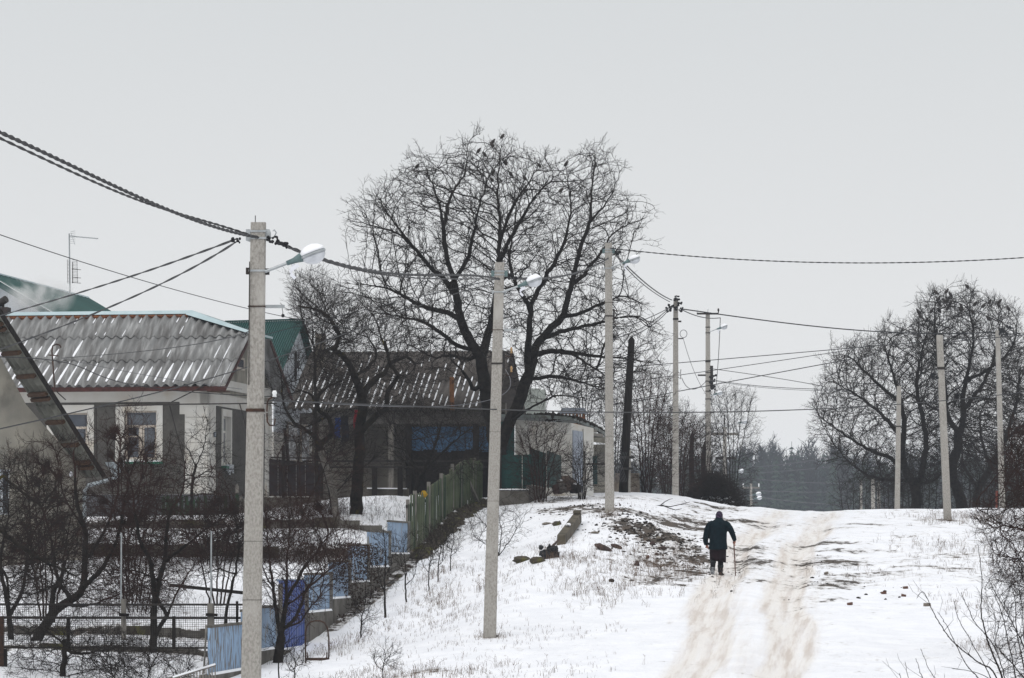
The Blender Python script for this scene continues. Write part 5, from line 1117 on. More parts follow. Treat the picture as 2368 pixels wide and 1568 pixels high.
def tree_parts(root, S, base, bark, twig, thick=.03):
    S = np.asarray(S); r = np.maximum(S[:, 6], S[:, 7]); b = np.array([*base, *base]); S = S.copy(); S[:, :6] -= b
    for nm, msk, n, m in (('trunk', r > thick, 9, bark), ('crown', r <= thick, 3, twig)):
        if msk.sum():
            v, f = tubes_np(S[msk], n); o = bpy.data.objects.new(nm, mesh_np(nm, v, f, M[m], nm == 'trunk')); C.objects.link(o); o.parent = root
def inpoly(x, y, poly):
    c = np.zeros(len(x), bool); n = len(poly)
    for i in range(n):
        x0, y0 = poly[i]; x1, y1 = poly[(i+1) % n]
        k = ((y0 > y) != (y1 > y)) & (x < (x1-x0)*(y-y0)/((y1-y0)+1e-9)+x0); c ^= k
    return c
def colonize(seedpos, seedpar, A, step, infl, kill, iters, rg, up=.08, jit=.25, cen=None, outw=.4):
    pos = [np.array(p) for p in seedpos]; par = list(seedpar); N0 = np.array(pos)
    best = np.full(len(A), 1e9); bi = np.zeros(len(A), int); alive = np.ones(len(A), bool); start = 0
    for it in range(iters):
        new = np.array(pos[start:]); 
        if len(new) == 0: break
        al = np.nonzero(alive)[0]
        if len(al) == 0: break
        for c in range(0, len(new), 400):
            D2 = np.linalg.norm(A[al][:, None]-new[None, c:c+400], axis=2); j = D2.argmin(1); dm = D2[np.arange(len(al)), j]; u = dm < best[al]
            best[al[u]] = dm[u]; bi[al[u]] = start+c+j[u]
        alive &= best > kill
        ac = np.nonzero(alive & (best < infl))[0]; start = len(pos)
        if len(ac) == 0: break
        allp = np.array(pos); dv = A[ac]-allp[bi[ac]]; dv /= np.linalg.norm(dv, axis=1, keepdims=True)
        u, inv = np.unique(bi[ac], return_inverse=True); s = np.zeros((len(u), 3)); np.add.at(s, inv, dv)
        s /= np.maximum(np.linalg.norm(s, axis=1, keepdims=True), 1e-6); s[:, 2] += up; od = allp[u]-cen; od /= np.maximum(np.linalg.norm(od, axis=1, keepdims=True), .3); s += outw*od; s += rg.normal(0, jit, s.shape); s /= np.linalg.norm(s, axis=1, keepdims=True)
        # keep the parent heading
        for k, i in enumerate(u):
            h = s[k]
            if par[i] >= 0: q = allp[i]-allp[par[i]]; q = q/max(np.linalg.norm(q), 1e-6); h = h+.95*q; h /= np.linalg.norm(h)
            pos.append(allp[i]+h*step); par.append(int(i))
    return np.array(pos), np.array(par)
def grow_tree(root, base, d, limbs, poly, thick, nattr, step=.14, infl=1.6, kill=.20, iters=60, seed=1, bark='bark', twig='twig', rtip=.0042, expo=2.35, twigs=2, tl=.16, up=.08, jit=.25, rmul=1.0, thr=.03, droop=0., extra=0, low=False, cseg=None, outw=.12):
    rg = np.random.default_rng(seed); pos = []; par = []; rad = {}; 
    for L_ in limbs:
        pts = []
        for q in L_['p']: x, y = q[0], q[1]; dd = q[2] if len(q) > 2 else None; pts.append([x, y, dd])
        k = len(pts); d0 = L_.get('d0', 0); d1 = L_.get('d1', 0)
        P3 = [np.array(P(x, y, d+(dd if dd is not None else d0+(d1-d0)*(i/max(k-1, 1))))) for i, (x, y, dd) in enumerate(pts)]
        # attach
        if pos and L_.get('att', True):
            a = np.array(pos); j = int(np.argmin(np.linalg.norm(a-P3[0], axis=1))); prev = j; P3[0] = a[j]
        else:
            P3[0] = P3[0]-np.array([0, 0, .35]); pos.append(P3[0]); par.append(-1); prev = len(pos)-1
        rad[prev] = max(rad.get(prev, 0), L_['r'][0])
        tot = sum(np.linalg.norm(b-a) for a, b in zip(P3, P3[1:])); run = 0; cur = pos[prev]
        for i, (a, b) in enumerate(zip(P3, P3[1:])):
            ln = np.linalg.norm(b-a); m = max(1, int(ln/step)); h0 = P3[i-1] if i else a; h3 = P3[i+2] if i+2 < len(P3) else b
            for t in range(1, m+1):
                f = t/m; c = .5*((2*a)+(-h0+b)*f+(2*h0-5*a+4*b-h3)*f*f+(-h0+3*a-3*b+h3)*f**3)
                q = c+rg.normal(0, step*.10, 3)*(f < 1); pos.append(q); par.append(prev); prev = len(pos)-1
                g = ((run+ln*f)/tot)**.75; rad[prev] = L_['r'][0]*(1-g)+L_['r'][1]*g
            run += ln
    seeds = np.array(pos); px = []; 
    x0, x1 = min(p[0] for p in poly), max(p[0] for p in poly); y0, y1 = min(p[1] for p in poly), max(p[1] for p in poly)
    X = rg.uniform(x0, x1, int(nattr*1.6)*4); Y = rg.uniform(y0, y1, int(nattr*1.6)*4); k = inpoly(X, Y, poly); X, Y = X[k][:int(nattr*1.6)], Y[k][:int(nattr*1.6)]; jx = (x1-x0)*.022+4; kp = rg.random(len(X)) < (.35+.65*(Y-y0)/(y1-y0) if low else 1.1); X, Y = X[kp], Y[kp]; X = X+rg.normal(0, jx, len(X)); Y = Y+rg.normal(0, jx, len(X))
    cx, cy_ = (x0+x1)/2, (y0+y1)/2; rr = np.clip(1-((X-cx)/((x1-x0)/2+1))**2, 0.05, 1)**.5
    dd = d+(rg.random(len(X))*2-1)*thick*rr
    A = np.array([P(a, b, c) for a, b, c in zip(X, Y, dd)])
    cen_ = seeds[min(len(seeds)-1, 8)].copy()
    if cseg is not None: cen_ = np.array(P(cseg[0], cseg[1], d))
    pos, par = colonize(list(seeds), list(par), A, step, infl, kill, iters, rg, up, jit, cen_, outw)
    n = len(pos); w_ = np.zeros(n); kids = np.bincount(par[par >= 0], minlength=n)
    w_[kids == 0] = rtip**expo
    order = range(n-1, -1, -1)
    for i in order:
        if par[i] >= 0: w_[par[i]] += w_[i]
    r = (w_**(1/expo))*rmul; r = np.maximum(r, rtip*.8)
    for i, q in rad.items(): r[i] = max(min(r[i], q*1.15), q*.9)
    S = []
    for i in range(n):
        if par[i] >= 0: S.append((*pos[par[i]], *pos[i], min(r[par[i]], r[i]*1.25+.002) if i not in rad else r[par[i]], r[i]))
    # short twigs
    Pm = np.array(pos).mean(0)
    thin = np.nonzero((r < rtip*4.2))[0]
    for i in thin:
        if par[i] < 0: continue
        h = pos[i]-pos[par[i]]; h /= max(np.linalg.norm(h), 1e-6)
        m = twigs+1 if kids[i] == 0 else (1 if rg.random() < .8 else 0)
        for _ in range(m):
            ow = pos[i]-Pm; ow /= max(np.linalg.norm(ow), .5); q = h*.8+ow*.45+rg.normal(0, .45, 3); q[2] += .25-droop; q /= np.linalg.norm(q); l = tl*rg.uniform(.6, 1.7); mid = pos[i]+q*l*.5; q2 = q+rg.normal(0, .25, 3); q2[2] += .12-droop; q2 /= np.linalg.norm(q2); e = mid+q2*l*.6
            S.append((*pos[i], *mid, rtip*.8, rtip*.65)); S.append((*mid, *e, rtip*.65, rtip*.4))
            for _2 in range(2):
                if rg.random() < .6: q3 = q+rg.normal(0, .6, 3); q3 /= np.linalg.norm(q3); b_ = mid if _2 else mid*.5+e*.5; S.append((*b_, *(b_+q3*l*.42), rtip*.6, rtip*.35))
    tree_parts(root, S, base, bark, twig, thr)
    if sum(not l.get('att', True) for l in limbs) > 1:
        for ch in root.children:
            if ch.name.startswith('trunk'): ch['kind'] = 'stuff'
    return pos, r, kids, S
def LB(p, r, d0=0, d1=0, att=True): return dict(p=p, r=r, d0=d0, d1=d1, att=att)
# big walnut
dT = 118.0; bT = Gd(1165, dT)
w_t = thing('walnut_tree', 'tall bare forked tree with small birds, behind the second pole', 'tree', bT)
WL = [LB([(1160, 1150), (1158, 1100), (1150, 1050), (1142, 1000)], (.34, .27), att=False),
 LB([(1142, 1000), (1128, 930), (1118, 870), (1108, 823), (1085, 785), (1065, 740), (1056, 690), (1050, 650), (1033, 597), (1025, 530), (1011, 462), (985, 390)], (.24, .02), 0, -1.5),
 LB([(1150, 1050), (1172, 990), (1196, 940), (1212, 890), (1226, 856), (1239, 800), (1268, 765), (1298, 735), (1312, 690), (1322, 655), (1342, 572), (1362, 515), (1368, 436), (1376, 362)], (.25, .02), 0, 1.2),
 LB([(1112, 830), (1128, 770), (1140, 731), (1147, 680), (1151, 621), (1156, 529), (1150, 440), (1158, 335)], (.14, .015), 0, 2.2),
 LB([(1056, 690), (1030, 650), (988, 610), (955, 572), (929, 547), (890, 530), (850, 520), (815, 512)], (.11, .015), -.6, -2.5),
 LB([(929, 547), (900, 500), (870, 450)], (.06, .012), -1, -3), LB([(1025, 530), (1040, 460), (1075, 400), (1080, 345)], (.07, .012), -1, .5),
 LB([(1153, 540), (1190, 470), (1225, 420), (1250, 375)], (.07, .012), 1, 2.5), LB([(1151, 621), (1175, 560), (1210, 500), (1240, 450), (1300, 395)], (.09, .012), 1, -1.5),
 LB([(1222, 860), (1220, 805), (1224, 760), (1225, 713), (1205, 680), (1185, 640), (1178, 590), (1190, 520)], (.13, .02), 0, -2.2),
 LB([(1225, 713), (1250, 660), (1285, 600), (1310, 540), (1320, 470), (1310, 400)], (.09, .012), -1, -2.5),
 LB([(1320, 655), (1345, 640), (1385, 590), (1425, 535), (1490, 505)], (.09, .012), .5, 2.5), LB([(1362, 515), (1400, 470), (1430, 410)], (.06, .012), 1, .5),
 LB([(1298, 735), (1340, 725), (1385, 705), (1440, 685), (1480, 700)], (.09, .012), .5, -2), LB([(1260, 775), (1316, 762), (1390, 745), (1467, 731), (1505, 750)], (.10, .012), .2, 2.2),
 LB([(1232, 820), (1275, 812), (1320, 816), (1375, 823), (1440, 828), (1500, 838)], (.12, .012), .2, -1.5), LB([(1215, 880), (1270, 870), (1330, 880), (1400, 900)], (.09, .012), .3, 1.8),
 LB([(1320, 816), (1370, 850), (1420, 880)], (.05, .012), -.5, -2), LB([(1062, 739), (1030, 722), (988, 713), (950, 695), (915, 676), (870, 662), (823, 658)], (.11, .012), 0, 2.3),
 LB([(1100, 815), (1060, 800), (1020, 770), (980, 745), (930, 735), (860, 720)], (.10, .012), 0, -2.0), LB([(1108, 826), (1080, 830), (1044, 822), (1000, 825), (950, 800)], (.10, .012), 0, 1.6),
 LB([(1120, 880), (1098, 900), (1085, 880), (1070, 860)], (.10, .05), 0, -1), LB([(1050, 660), (1080, 600), (1095, 540), (1110, 470), (1135, 400)], (.08, .012), -.5, -2.4),
 LB([(1178, 980), (1230, 940), (1290, 915), (1345, 925)], (.07, .012), 0, -1)]
wpoly = [(806, 512), (862, 448), (905, 430), (960, 372), (1010, 380), (1040, 440), (1055, 400), (1072, 330), (1110, 350), (1160, 322), (1195, 375), (1252, 372), (1262, 430), (1300, 385), (1318, 440), (1345, 380), (1378, 348), (1428, 392), (1420, 450), (1450, 500), (1500, 492), (1470, 560), (1420, 610), (1400, 650), (1440, 690), (1490, 715), (1460, 740), (1520, 760), (1530, 825), (1500, 880), (1440, 900), (1380, 930), (1290, 920), (1210, 900), (1150, 800), (1080, 860), (1000, 840), (900, 780), (840, 730), (775, 660), (800, 640), (860, 640), (890, 600), (830, 560)]
wpoly = [(1158+(x-1158)*.965, 640+(y-640)*.975) for x, y in wpoly]
wpos, wr, wk, wS = grow_tree(w_t, bT, dT, WL, wpoly, 4.6, 3700, step=.15, infl=1.5, kill=.24, iters=70, seed=3, twigs=2, tl=.2, rtip=.0064, expo=2.12, thr=.045, cseg=(1160, 860), outw=.6)
# dry husks on the twigs
hs_ = MB(); tips = np.nonzero(wk == 0)[0]
for i in rng.choice(tips, 170, replace=False): hs_.ell(wpos[i], .022, .022, .026, 5, 3)
part(w_t, 'nut_husk', hs_, M['bird'], kind='stuff')
# gnarled apple trees
d2 = 104.5
def mk(label, bpx, bpy, d, limbs, poly, thick, n, seed, nm='apple_tree', **k):
    b = Gd(bpx, d); t = thing(nm, label, 'tree', b); grow_tree(t, b, d, limbs, poly, thick, n, seed=seed, **k); return t
mk('gnarled old tree with lichened twisting limbs in front of the brown roofed house', 822, 1180, d2, [
 LB([(822, 1185), (825, 1140), (827, 1100), (833, 1040), (830, 1000), (838, 950), (838, 915)], (.22, .15), att=False),
 LB([(838, 925), (828, 890), (815, 862), (808, 845), (790, 820), (774, 811), (783, 782), (772, 753), (748, 724), (718, 712), (690, 708)], (.14, .03), 0, -1.5),
 LB([(838, 915), (850, 895), (867, 878), (889, 862), (901, 841), (925, 830), (940, 825), (960, 842)], (.12, .04), 0, 1.2),
 LB([(835, 1000), (870, 960), (893, 944), (897, 905), (915, 880), (922, 868), (903, 845), (895, 812), (890, 790)], (.12, .04), 0, -1),
 LB([(774, 811), (750, 815), (735, 830)], (.05, .02), -1, -1.8), LB([(748, 724), (765, 740), (790, 775), (815, 790)], (.045, .015), -1.2, .5), LB([(895, 812), (880, 780), (870, 740)], (.05, .015), -1, -.3), LB([(815, 862), (850, 850), (870, 820), (850, 780)], (.06, .02), 0, 1.5)],
 [(672, 660), (720, 640), (760, 690), (800, 720), (860, 700), (930, 740), (1000, 800), (990, 880), (950, 950), (860, 960), (760, 900), (720, 850), (730, 780), (690, 740)], 2.2, 1700, 5, bark='lichen', step=.12, kill=.18, infl=1.0, jit=.4, tl=.22, rtip=.005, thr=.028, up=.25)
mk('crooked old tree leaning left beside the white house corner', 768, 1195, 104, [
 LB([(775, 1200), (770, 1150), (755, 1090), (742, 1043), (735, 1020)], (.14, .10), att=False),
 LB([(738, 1030), (760, 1010), (768, 990), (756, 962), (738, 950), (735, 928), (745, 905), (765, 890), (790, 880)], (.10, .03), 0, -1),
 LB([(735, 1020), (715, 1000), (690, 985), (670, 965), (655, 930), (650, 880)], (.08, .02), 0, 1), LB([(735, 928), (715, 910), (690, 905), (668, 912)], (.05, .015), -.3, -1), LB([(738, 950), (700, 990), (660, 975)], (.04, .015), 0, 1.4)],
 [(630, 860), (680, 800), (760, 830), (830, 850), (840, 960), (790, 1050), (700, 1060), (640, 1000)], 1.6, 1000, 6, bark='lichen', step=.1, kill=.16, infl=.9, jit=.4, tl=.2, rtip=.0045, up=.2, thr=.025)
mk('thin bare whips growing behind the nearest lamp and the green gable', 720, 1190, 112, [LB([(735, 1190), (730, 1000), (728, 850), (722, 760)], (.07, .03), att=False), LB([(728, 850), (745, 780), (750, 700)], (.03, .01), 0, 1), LB([(725, 800), (700, 740), (695, 690)], (.03, .01), 0, -1)],
 [(665, 640), (700, 655), (740, 640), (790, 690), (840, 720), (840, 800), (740, 830), (690, 760)], 1.8, 700, 8, nm='young_tree', step=.12, kill=.2, infl=1, jit=.2, up=.6, rtip=.0045, tl=.25)
mk('leaning dead trunk with pale bark in the upper garden', 775, 1190, 103, [LB([(780, 1195), (772, 1150), (760, 1100), (748, 1062), (742, 1045)], (.12, .10), att=False), LB([(772, 1150), (800, 1110), (830, 1080)], (.04, .015), 0, 1)],
 [(740, 1040), (860, 1000), (880, 1100), (800, 1120)], 1.0, 260, 9, nm='dead_tree', bark='pale_bark', step=.12, kill=.2, infl=1)
mk('low spreading shrub tree between old trees and green pickets', 960, 1160, 111, [LB([(958, 1165), (965, 1120), (985, 1080), (1005, 1030), (1020, 980)], (.10, .03), att=False), LB([(985, 1080), (1030, 1040), (1075, 1000), (1110, 985)], (.06, .015), 0, -1.5), LB([(975, 1100), (940, 1050), (920, 1010)], (.05, .015), 0, 1.5), LB([(985, 1080), (1040, 1075), (1100, 1050)], (.05, .012), 0, .5)],
 [(880, 960), (960, 930), (1060, 950), (1140, 980), (1150, 1060), (1060, 1100), (960, 1110), (890, 1060)], 2.2, 1500, 10, nm='shrub_tree', step=.12, kill=.18, infl=1, jit=.35, rtip=.0045, tl=.22)
mk('tangled bush of thin stems in front of the dark maroon fence', 700, 1180, 103, [LB([(700, 1185), (695, 1130), (690, 1060), (680, 1010)], (.03, .01), att=False), LB([(700, 1185), (730, 1120), (760, 1060)], (.03, .01), 0, -1), LB([(700, 1185), (668, 1120), (640, 1060)], (.03, .01), 0, 1)],
 [(620, 1000), (720, 980), (830, 1010), (840, 1120), (760, 1170), (660, 1170), (625, 1110)], 1.8, 900, 11, nm='bush', twig='twigred', step=.12, kill=.2, infl=1, jit=.3, rtip=.004, tl=.22)
mk('small bare fruit bush by the white corner pier', 442, 1160, 105, [LB([(443, 1180), (443, 1145), (446, 1110), (452, 1080)], (.07, .04), att=False), LB([(452, 1080), (440, 1050), (425, 1030)], (.03, .01), 0, -.5), LB([(452, 1080), (470, 1040), (476, 1000), (480, 970)], (.03, .008), 0, .6), LB([(446, 1110), (480, 1090), (500, 1100)], (.025, .008), 0, -.5), LB([(448, 1100), (425, 1100), (405, 1120)], (.03, .008), 0, .5)],
 [(395, 1010), (440, 1000), (480, 950), (510, 1020), (560, 1100), (500, 1150), (450, 1120), (390, 1130)], 1.0, 300, 12, nm='bush', step=.1, kill=.15, infl=.9, rtip=.004)
# foreground left trees
dl = 80.0
mk('thick dark fruit tree leaning right across the lower left garden', 62, 1531, 79, [
 LB([(60, 1535), (85, 1480), (118, 1425), (140, 1402), (165, 1386), (192, 1357), (196, 1298), (196, 1224), (178, 1165), (174, 1106), (171, 1040)], (.17, .02), 0, .5, att=False),
 LB([(192, 1357), (230, 1320), (270, 1250), (285, 1180), (300, 1100), (330, 1040)], (.07, .012), 0, -1), LB([(165, 1386), (135, 1340), (120, 1260), (100, 1180), (60, 1100)], (.06, .01), 0, 1.2), LB([(118, 1425), (122, 1370), (140, 1340), (150, 1300)], (.09, .03), 0, .8),
 LB([(196, 1298), (240, 1230), (270, 1150), (275, 1060), (290, 980)], (.05, .008), 0, .8), LB([(150, 1395), (200, 1400), (260, 1380), (330, 1350)], (.05, .01), 0, -1.2), LB([(196, 1224), (150, 1150), (130, 1050)], (.04, .008), 0, -.8)],
 [(0, 1060), (90, 1010), (180, 1000), (290, 920), (330, 960), (400, 1060), (420, 1250), (380, 1400), (250, 1440), (120, 1400), (20, 1350)], 2.4, 1500, 21, nm='fruit_tree', step=.11, kill=.17, infl=1.1, jit=.28, rtip=.0042, tl=.2, twig='twigred', up=.15, low=True, twigs=1)
mk('forked fruit tree standing behind the wire fence between the tall steel rods', 356, 1490, 78, [
 LB([(352, 1495), (356, 1440), (357, 1371), (350, 1320), (340, 1280), (325, 1253), (314, 1200), (305, 1130), (290, 1080)], (.11, .015), 0, -.8, att=False),
 LB([(357, 1380), (368, 1340), (380, 1298), (386, 1224), (395, 1180), (420, 1140), (430, 1060)], (.08, .012), 0, 1), LB([(356, 1470), (372, 1445), (386, 1425), (372, 1400), (362, 1380)], (.06, .04), 0, .3), LB([(386, 1425), (410, 1370), (440, 1320), (470, 1290)], (.035, .008), 0, 1), LB([(350, 1330), (300, 1320), (250, 1330)], (.03, .008), 0, -1), LB([(380, 1298), (430, 1260), (480, 1220), (530, 1190)], (.05, .008), .3, -1)],
 [(250, 1080), (340, 1030), (440, 1040), (540, 1120), (560, 1250), (480, 1320), (400, 1400), (290, 1380), (230, 1300), (225, 1180)], 2.2, 1300, 22, nm='fruit_tree', step=.11, kill=.17, infl=1.1, jit=.28, rtip=.0042, twig='twigred', up=.1, low=True, twigs=1)
mk('slim dark sapling leaning right just left of the nearest pole', 514, 1450, 77, [LB([(515, 1452), (524, 1410), (535, 1365), (546, 1313), (552, 1271), (548, 1220), (540, 1180)], (.05, .012), att=False), LB([(546, 1330), (510, 1315), (480, 1325), (450, 1330)], (.025, .008), 0, .6), LB([(552, 1271), (570, 1240), (580, 1200)], (.02, .007), 0, -.4)],
 [(460, 1180), (580, 1160), (600, 1280), (560, 1340), (460, 1350)], 1.2, 420, 23, nm='sapling', step=.11, kill=.18, infl=1, rtip=.004)
mk('lichened tree reaching in from the left edge', -50, 1540, 74, [LB([(-60, 1545), (-50, 1400), (-40, 1250), (-35, 1180)], (.12, .09), att=False), LB([(-40, 1190), (0, 1225), (55, 1268), (103, 1298), (140, 1315), (177, 1332)], (.075, .02), 0, -.8), LB([(-40, 1150), (0, 1105), (30, 1120), (70, 1150), (110, 1165)], (.05, .012), 0, -1.2), LB([(-45, 1300), (0, 1312), (18, 1350), (20, 1400)], (.05, .015), 0, .5)],
 [(-60, 1080), (40, 1060), (140, 1130), (220, 1250), (180, 1360), (60, 1400), (-60, 1380)], 1.6, 1100, 24, nm='fruit_tree', bark='lichen', step=.10, kill=.15, infl=1, jit=.35, rtip=.0042, thr=.02)
mk('dark upright tree behind the left peeling gable end', 24, 1490, 82, [LB([(26, 1495), (22, 1440), (18, 1400), (8, 1350), (0, 1310), (10, 1240), (20, 1180)], (.10, .02), att=False), LB([(20, 1420), (50, 1370), (62, 1300), (70, 1200), (60, 1100)], (.06, .01), 0, .8)],
 [(-30, 1100), (60, 1040), (130, 1120), (130, 1300), (60, 1400), (-20, 1380)], 1.5, 650, 25, nm='fruit_tree', step=.11, kill=.18, infl=1, rtip=.0042)
mk('small dark tree stump with shoots at the bottom of the lower left garden', 140, 1580, 73, [LB([(140, 1600), (145, 1560), (150, 1520), (148, 1480)], (.10, .05), att=False), LB([(148, 1500), (200, 1510), (260, 1500)], (.04, .01), 0, -.6), LB([(148, 1490), (110, 1460), (80, 1450)], (.03, .01), 0, .5)],
 [(20, 1430), (160, 1440), (300, 1470), (330, 1560), (200, 1600), (40, 1590)], 1.5, 1500, 26, nm='bush', bark='lichen', step=.10, kill=.15, infl=.9, jit=.4, rtip=.0038)
mk('low thicket of arching twigs at the bottom edge left of the slatted fence', 330, 1600, 71, [LB([(330, 1640), (335, 1590), (350, 1540)], (.03, .01), att=False), LB([(330, 1640), (380, 1590), (430, 1560)], (.02, .008), 0, -.5), LB([(330, 1640), (280, 1590), (250, 1540)], (.02, .008), 0, .5)],
 [(210, 1480), (330, 1470), (440, 1500), (470, 1600), (330, 1640), (210, 1600)], 1.6, 1300, 27, nm='bush', step=.10, kill=.15, infl=.9, jit=.4, rtip=.0036)
for i, (x0, x1, y0, y1, d, lb, n) in enumerate(((190, 400, 1170, 1290, 96, 'mass of reddish brambles on the middle terrace under the first window', 1100), (380, 600, 1175, 1290, 96, 'mass of reddish brambles on the middle terrace near the nearest pole', 1100), (20, 220, 1210, 1360, 90, 'dark brambles against the peeling gable wall', 650), (600, 735, 1180, 1290, 99, 'brown dry bush on the upper terrace right of the nearest pole', 900), (215, 420, 1300, 1400, 86, 'withered bushes on the snowy beds behind the wire fence', 650))):
    xm = (x0+x1)/2
    mk(lb, xm, y1, d, [LB([(xm+dx*.2, y1+10), (xm+dx*.6, (y0+y1)/2+10), (xm+dx, y0+25)], (.02, .006), 0, rnd.uniform(-1, 1), att=False) for dx in np.linspace(-(x1-x0)*.42, (x1-x0)*.42, 7)],
     [(x0, (y0+y1)/2), (x0+20, y0+10), (xm, y0), (x1-20, y0+12), (x1, (y0+y1)/2), (x1-20, y1), (x0+20, y1)], 1.6, n, 40+i, nm='bramble_bush', twig='twigred', step=.10, kill=.15, infl=.9, jit=.35, rtip=.0042, tl=.2)
mk('big vase shaped shrub in front of the royal blue gate', 641, 1543, 76, [
 LB([(640, 1548), (645, 1510), (650, 1475)], (.15, .10), att=False),
 LB([(650, 1475), (657, 1420), (662, 1386), (685, 1348), (703, 1312), (735, 1270), (765, 1230)], (.07, .01), 0, -.6), LB([(648, 1480), (640, 1420), (632, 1357), (623, 1283), (617, 1224), (612, 1180)], (.06, .01), 0, .6), LB([(652, 1470), (660, 1400), (664, 1330), (667, 1253), (672, 1190)], (.06, .01), 0, 0),
 LB([(652, 1460), (685, 1425), (709, 1366), (740, 1336), (770, 1310), (800, 1290)], (.05, .01), 0, .8), LB([(662, 1400), (700, 1370), (730, 1330)], (.03, .01), .2, -.8), LB([(632, 1357), (610, 1320), (603, 1290)], (.03, .01), .2, .8), LB([(655, 1450), (690, 1440), (720, 1400), (740, 1380)], (.03, .008), 0, -.8)],
 [(595, 1190), (640, 1150), (700, 1150), (780, 1190), (830, 1260), (800, 1330), (740, 1400), (690, 1440), (620, 1420), (598, 1320)], 1.6, 1500, 31, nm='vase_shrub', twig='twigred', step=.11, kill=.16, infl=1, jit=.18, up=.4, rtip=.0042, cseg=(650, 1500), outw=.22)
for (x, yb, tips, d, lb) in ((110, 1440, (40, 75, 100, 140, 185), 84, 'clump of straight upright shoots in front of the peeling gable wall'), (300, 1420, (245, 275, 295, 330, 360, 395), 88, 'clump of straight reddish shoots rising in front of the second window'), (500, 1400, (430, 470, 505, 540, 570), 88, 'clump of upright shoots below the white corner pier')):
    yt = {110: 1010, 300: 940, 500: 1110}[x]
    mk(lb, x, yb, d, [LB([(x+(tx-x)*.1, yb+8), (x+(tx-x)*.5, yb-(yb-yt)*.35), (x+(tx-x)*.85, yb-(yb-yt)*.7), (tx, yt+abs(tx-x)*.7)], (.028, .006), rnd.uniform(-.3, .3), rnd.uniform(-1, 1), att=False) for tx in tips],
     [(x-70, yb-120), (x-75, yt+150), (x, yt+20), (x+80, yt+150), (x+70, yb-120)], 1.2, 80, 300+x, nm='shoot_shrub', twig='twigred', step=.11, kill=.18, infl=.9, jit=.12, up=.9, rtip=.0042, twigs=1)
# thickets right of centre
mk('round bare bush in front of the second pole on the snow', 1160, 1280, G(1160, 1285).y, [LB([(1160, 1285), (1140, 1240), (1110, 1200), (1085, 1180)], (.02, .006), 0, .6, att=False), LB([(1160, 1285), (1160, 1230), (1150, 1180)], (.02, .006)), LB([(1160, 1285), (1185, 1240), (1205, 1200)], (.02, .006), 0, -.5), LB([(1160, 1285), (1125, 1260), (1090, 1235)], (.015, .006), 0, -.5)],
 [(1075, 1180), (1140, 1160), (1210, 1180), (1215, 1230), (1180, 1270), (1110, 1260), (1070, 1220)], .9, 260, 51, nm='bush', step=.1, kill=.15, infl=.8, jit=.2, rtip=.0034, tl=.14)
for (x, yb, yt, wdt, d, lb, n, nm, tw) in ((1250, 1165, 985, 130, 114.5, 'arching leafless bush in front of the white shed wall', 1000, 'bush', 'twigred'), (1345, 1140, 1040, 90, 114.5, 'tangle of cut branches leaning on the chain-link fence', 450, 'bush', 'twig'), (1495, 1140, 860, 120, 127, 'tall multi-stemmed shrub right of the black wooden pole', 1500, 'tall_shrub', 'twigred'), (1420, 1130, 900, 90, 131, 'hazy shrub between third pole and black wooden pole', 800, 'tall_shrub', 'twig'), (1570, 1140, 960, 110, 139, 'dense shrub around the foot of the wire-tangled pole', 1900, 'tall_shrub', 'twigred'), (1625, 1150, 975, 90, 150, 'shrub between the tangled pole and the crossarm pole', 1600, 'tall_shrub', 'twig'), (1690, 1165, 900, 120, 172, 'spreading bare tree right of the crossarm pole', 1200, 'young_tree', 'twig'), (1540, 1130, 930, 120, 165, 'greyish distant scrub behind the wire-tangled pole', 1500, 'tall_shrub', 'twig'), (1350, 985, 860, 110, 135, 'bare bush top showing above the brick chimney', 500, 'tall_shrub', 'twig')):
    hw = wdt/2
    mk(lb, x, yb, d, [LB([(x+dx*.15, yb+8), (x+dx*.4, yb-(yb-yt)*.4), (x+dx*.8, yb-(yb-yt)*.75), (x+dx, yt+15)], (.035, .008), 0, rnd.uniform(-1.2, 1.2), att=False) for dx in np.linspace(-hw*.8, hw*.8, 6)],
     [(x-hw*.7, yb-5), (x-hw, (yb+yt)/2), (x-hw*.8, yt+20), (x, yt), (x+hw*.8, yt+15), (x+hw, (yb+yt)/2), (x+hw*.7, yb-5)], 1.6, n, int(x), nm=nm, twig=tw, step=.13, kill=.19, infl=1.2, jit=.28, up=.35, rtip=.0048, tl=.22)
for i, (x, yt, d) in enumerate(((1600, 995, 150), (1628, 1020, 151))): solo('dead_tree', MB().tube([Gd(x, d), P(x-2, (yt+1120)/2, d), P(x, yt+15, d), P(x+1, yt, d)], [.13, .1, .08, .02], 8), M['oldwood'], ['slender black dead trunk between the two far left poles, the left one', 'thicker black broken trunk just left of the crossarm pole'][i], 'tree trunk', Gd(x, d))
# brush pile with snow
bp_ = thing('brush_pile', 'dark heap of cut branches with snow lumps below the crossarm pole', 'brush pile', Gd(1645, 143)); mb = MB()
S = []; cb0 = P(1650, 1140, 142)
for i in range(2600):
    u = rnd.gauss(0, 1); px = 1650+u*38; h = max(0, 1-((px-1655)/75)**2); py = (1186+.10*(px-1700)-(rnd.random()**.8)*85*h) if px > 1600 else 1160-rnd.random()*40*h
    a = P(px, py, 142+rnd.uniform(-1.4, 1.4)); v = V((rnd.gauss(0, 1), rnd.gauss(0, .5), rnd.gauss(0, .5))).normalized()*rnd.uniform(.2, .6); m_ = a+v*.5+V((0, 0, rnd.uniform(-.05, .12))); r0 = rnd.uniform(.005, .016)
    S.append((*a, *m_, r0, r0)); S.append((*m_, *(a+v), r0, r0*.5))
b0 = bp_.location; v_, f_ = tubes_np(np.array(S)-np.array([*b0, *b0, 0, 0]), 3); o = bpy.data.objects.new('branches', mesh_np('branches', v_, f_, M['twig'])); C.objects.link(o); o.parent = bp_; o['kind'] = 'stuff'
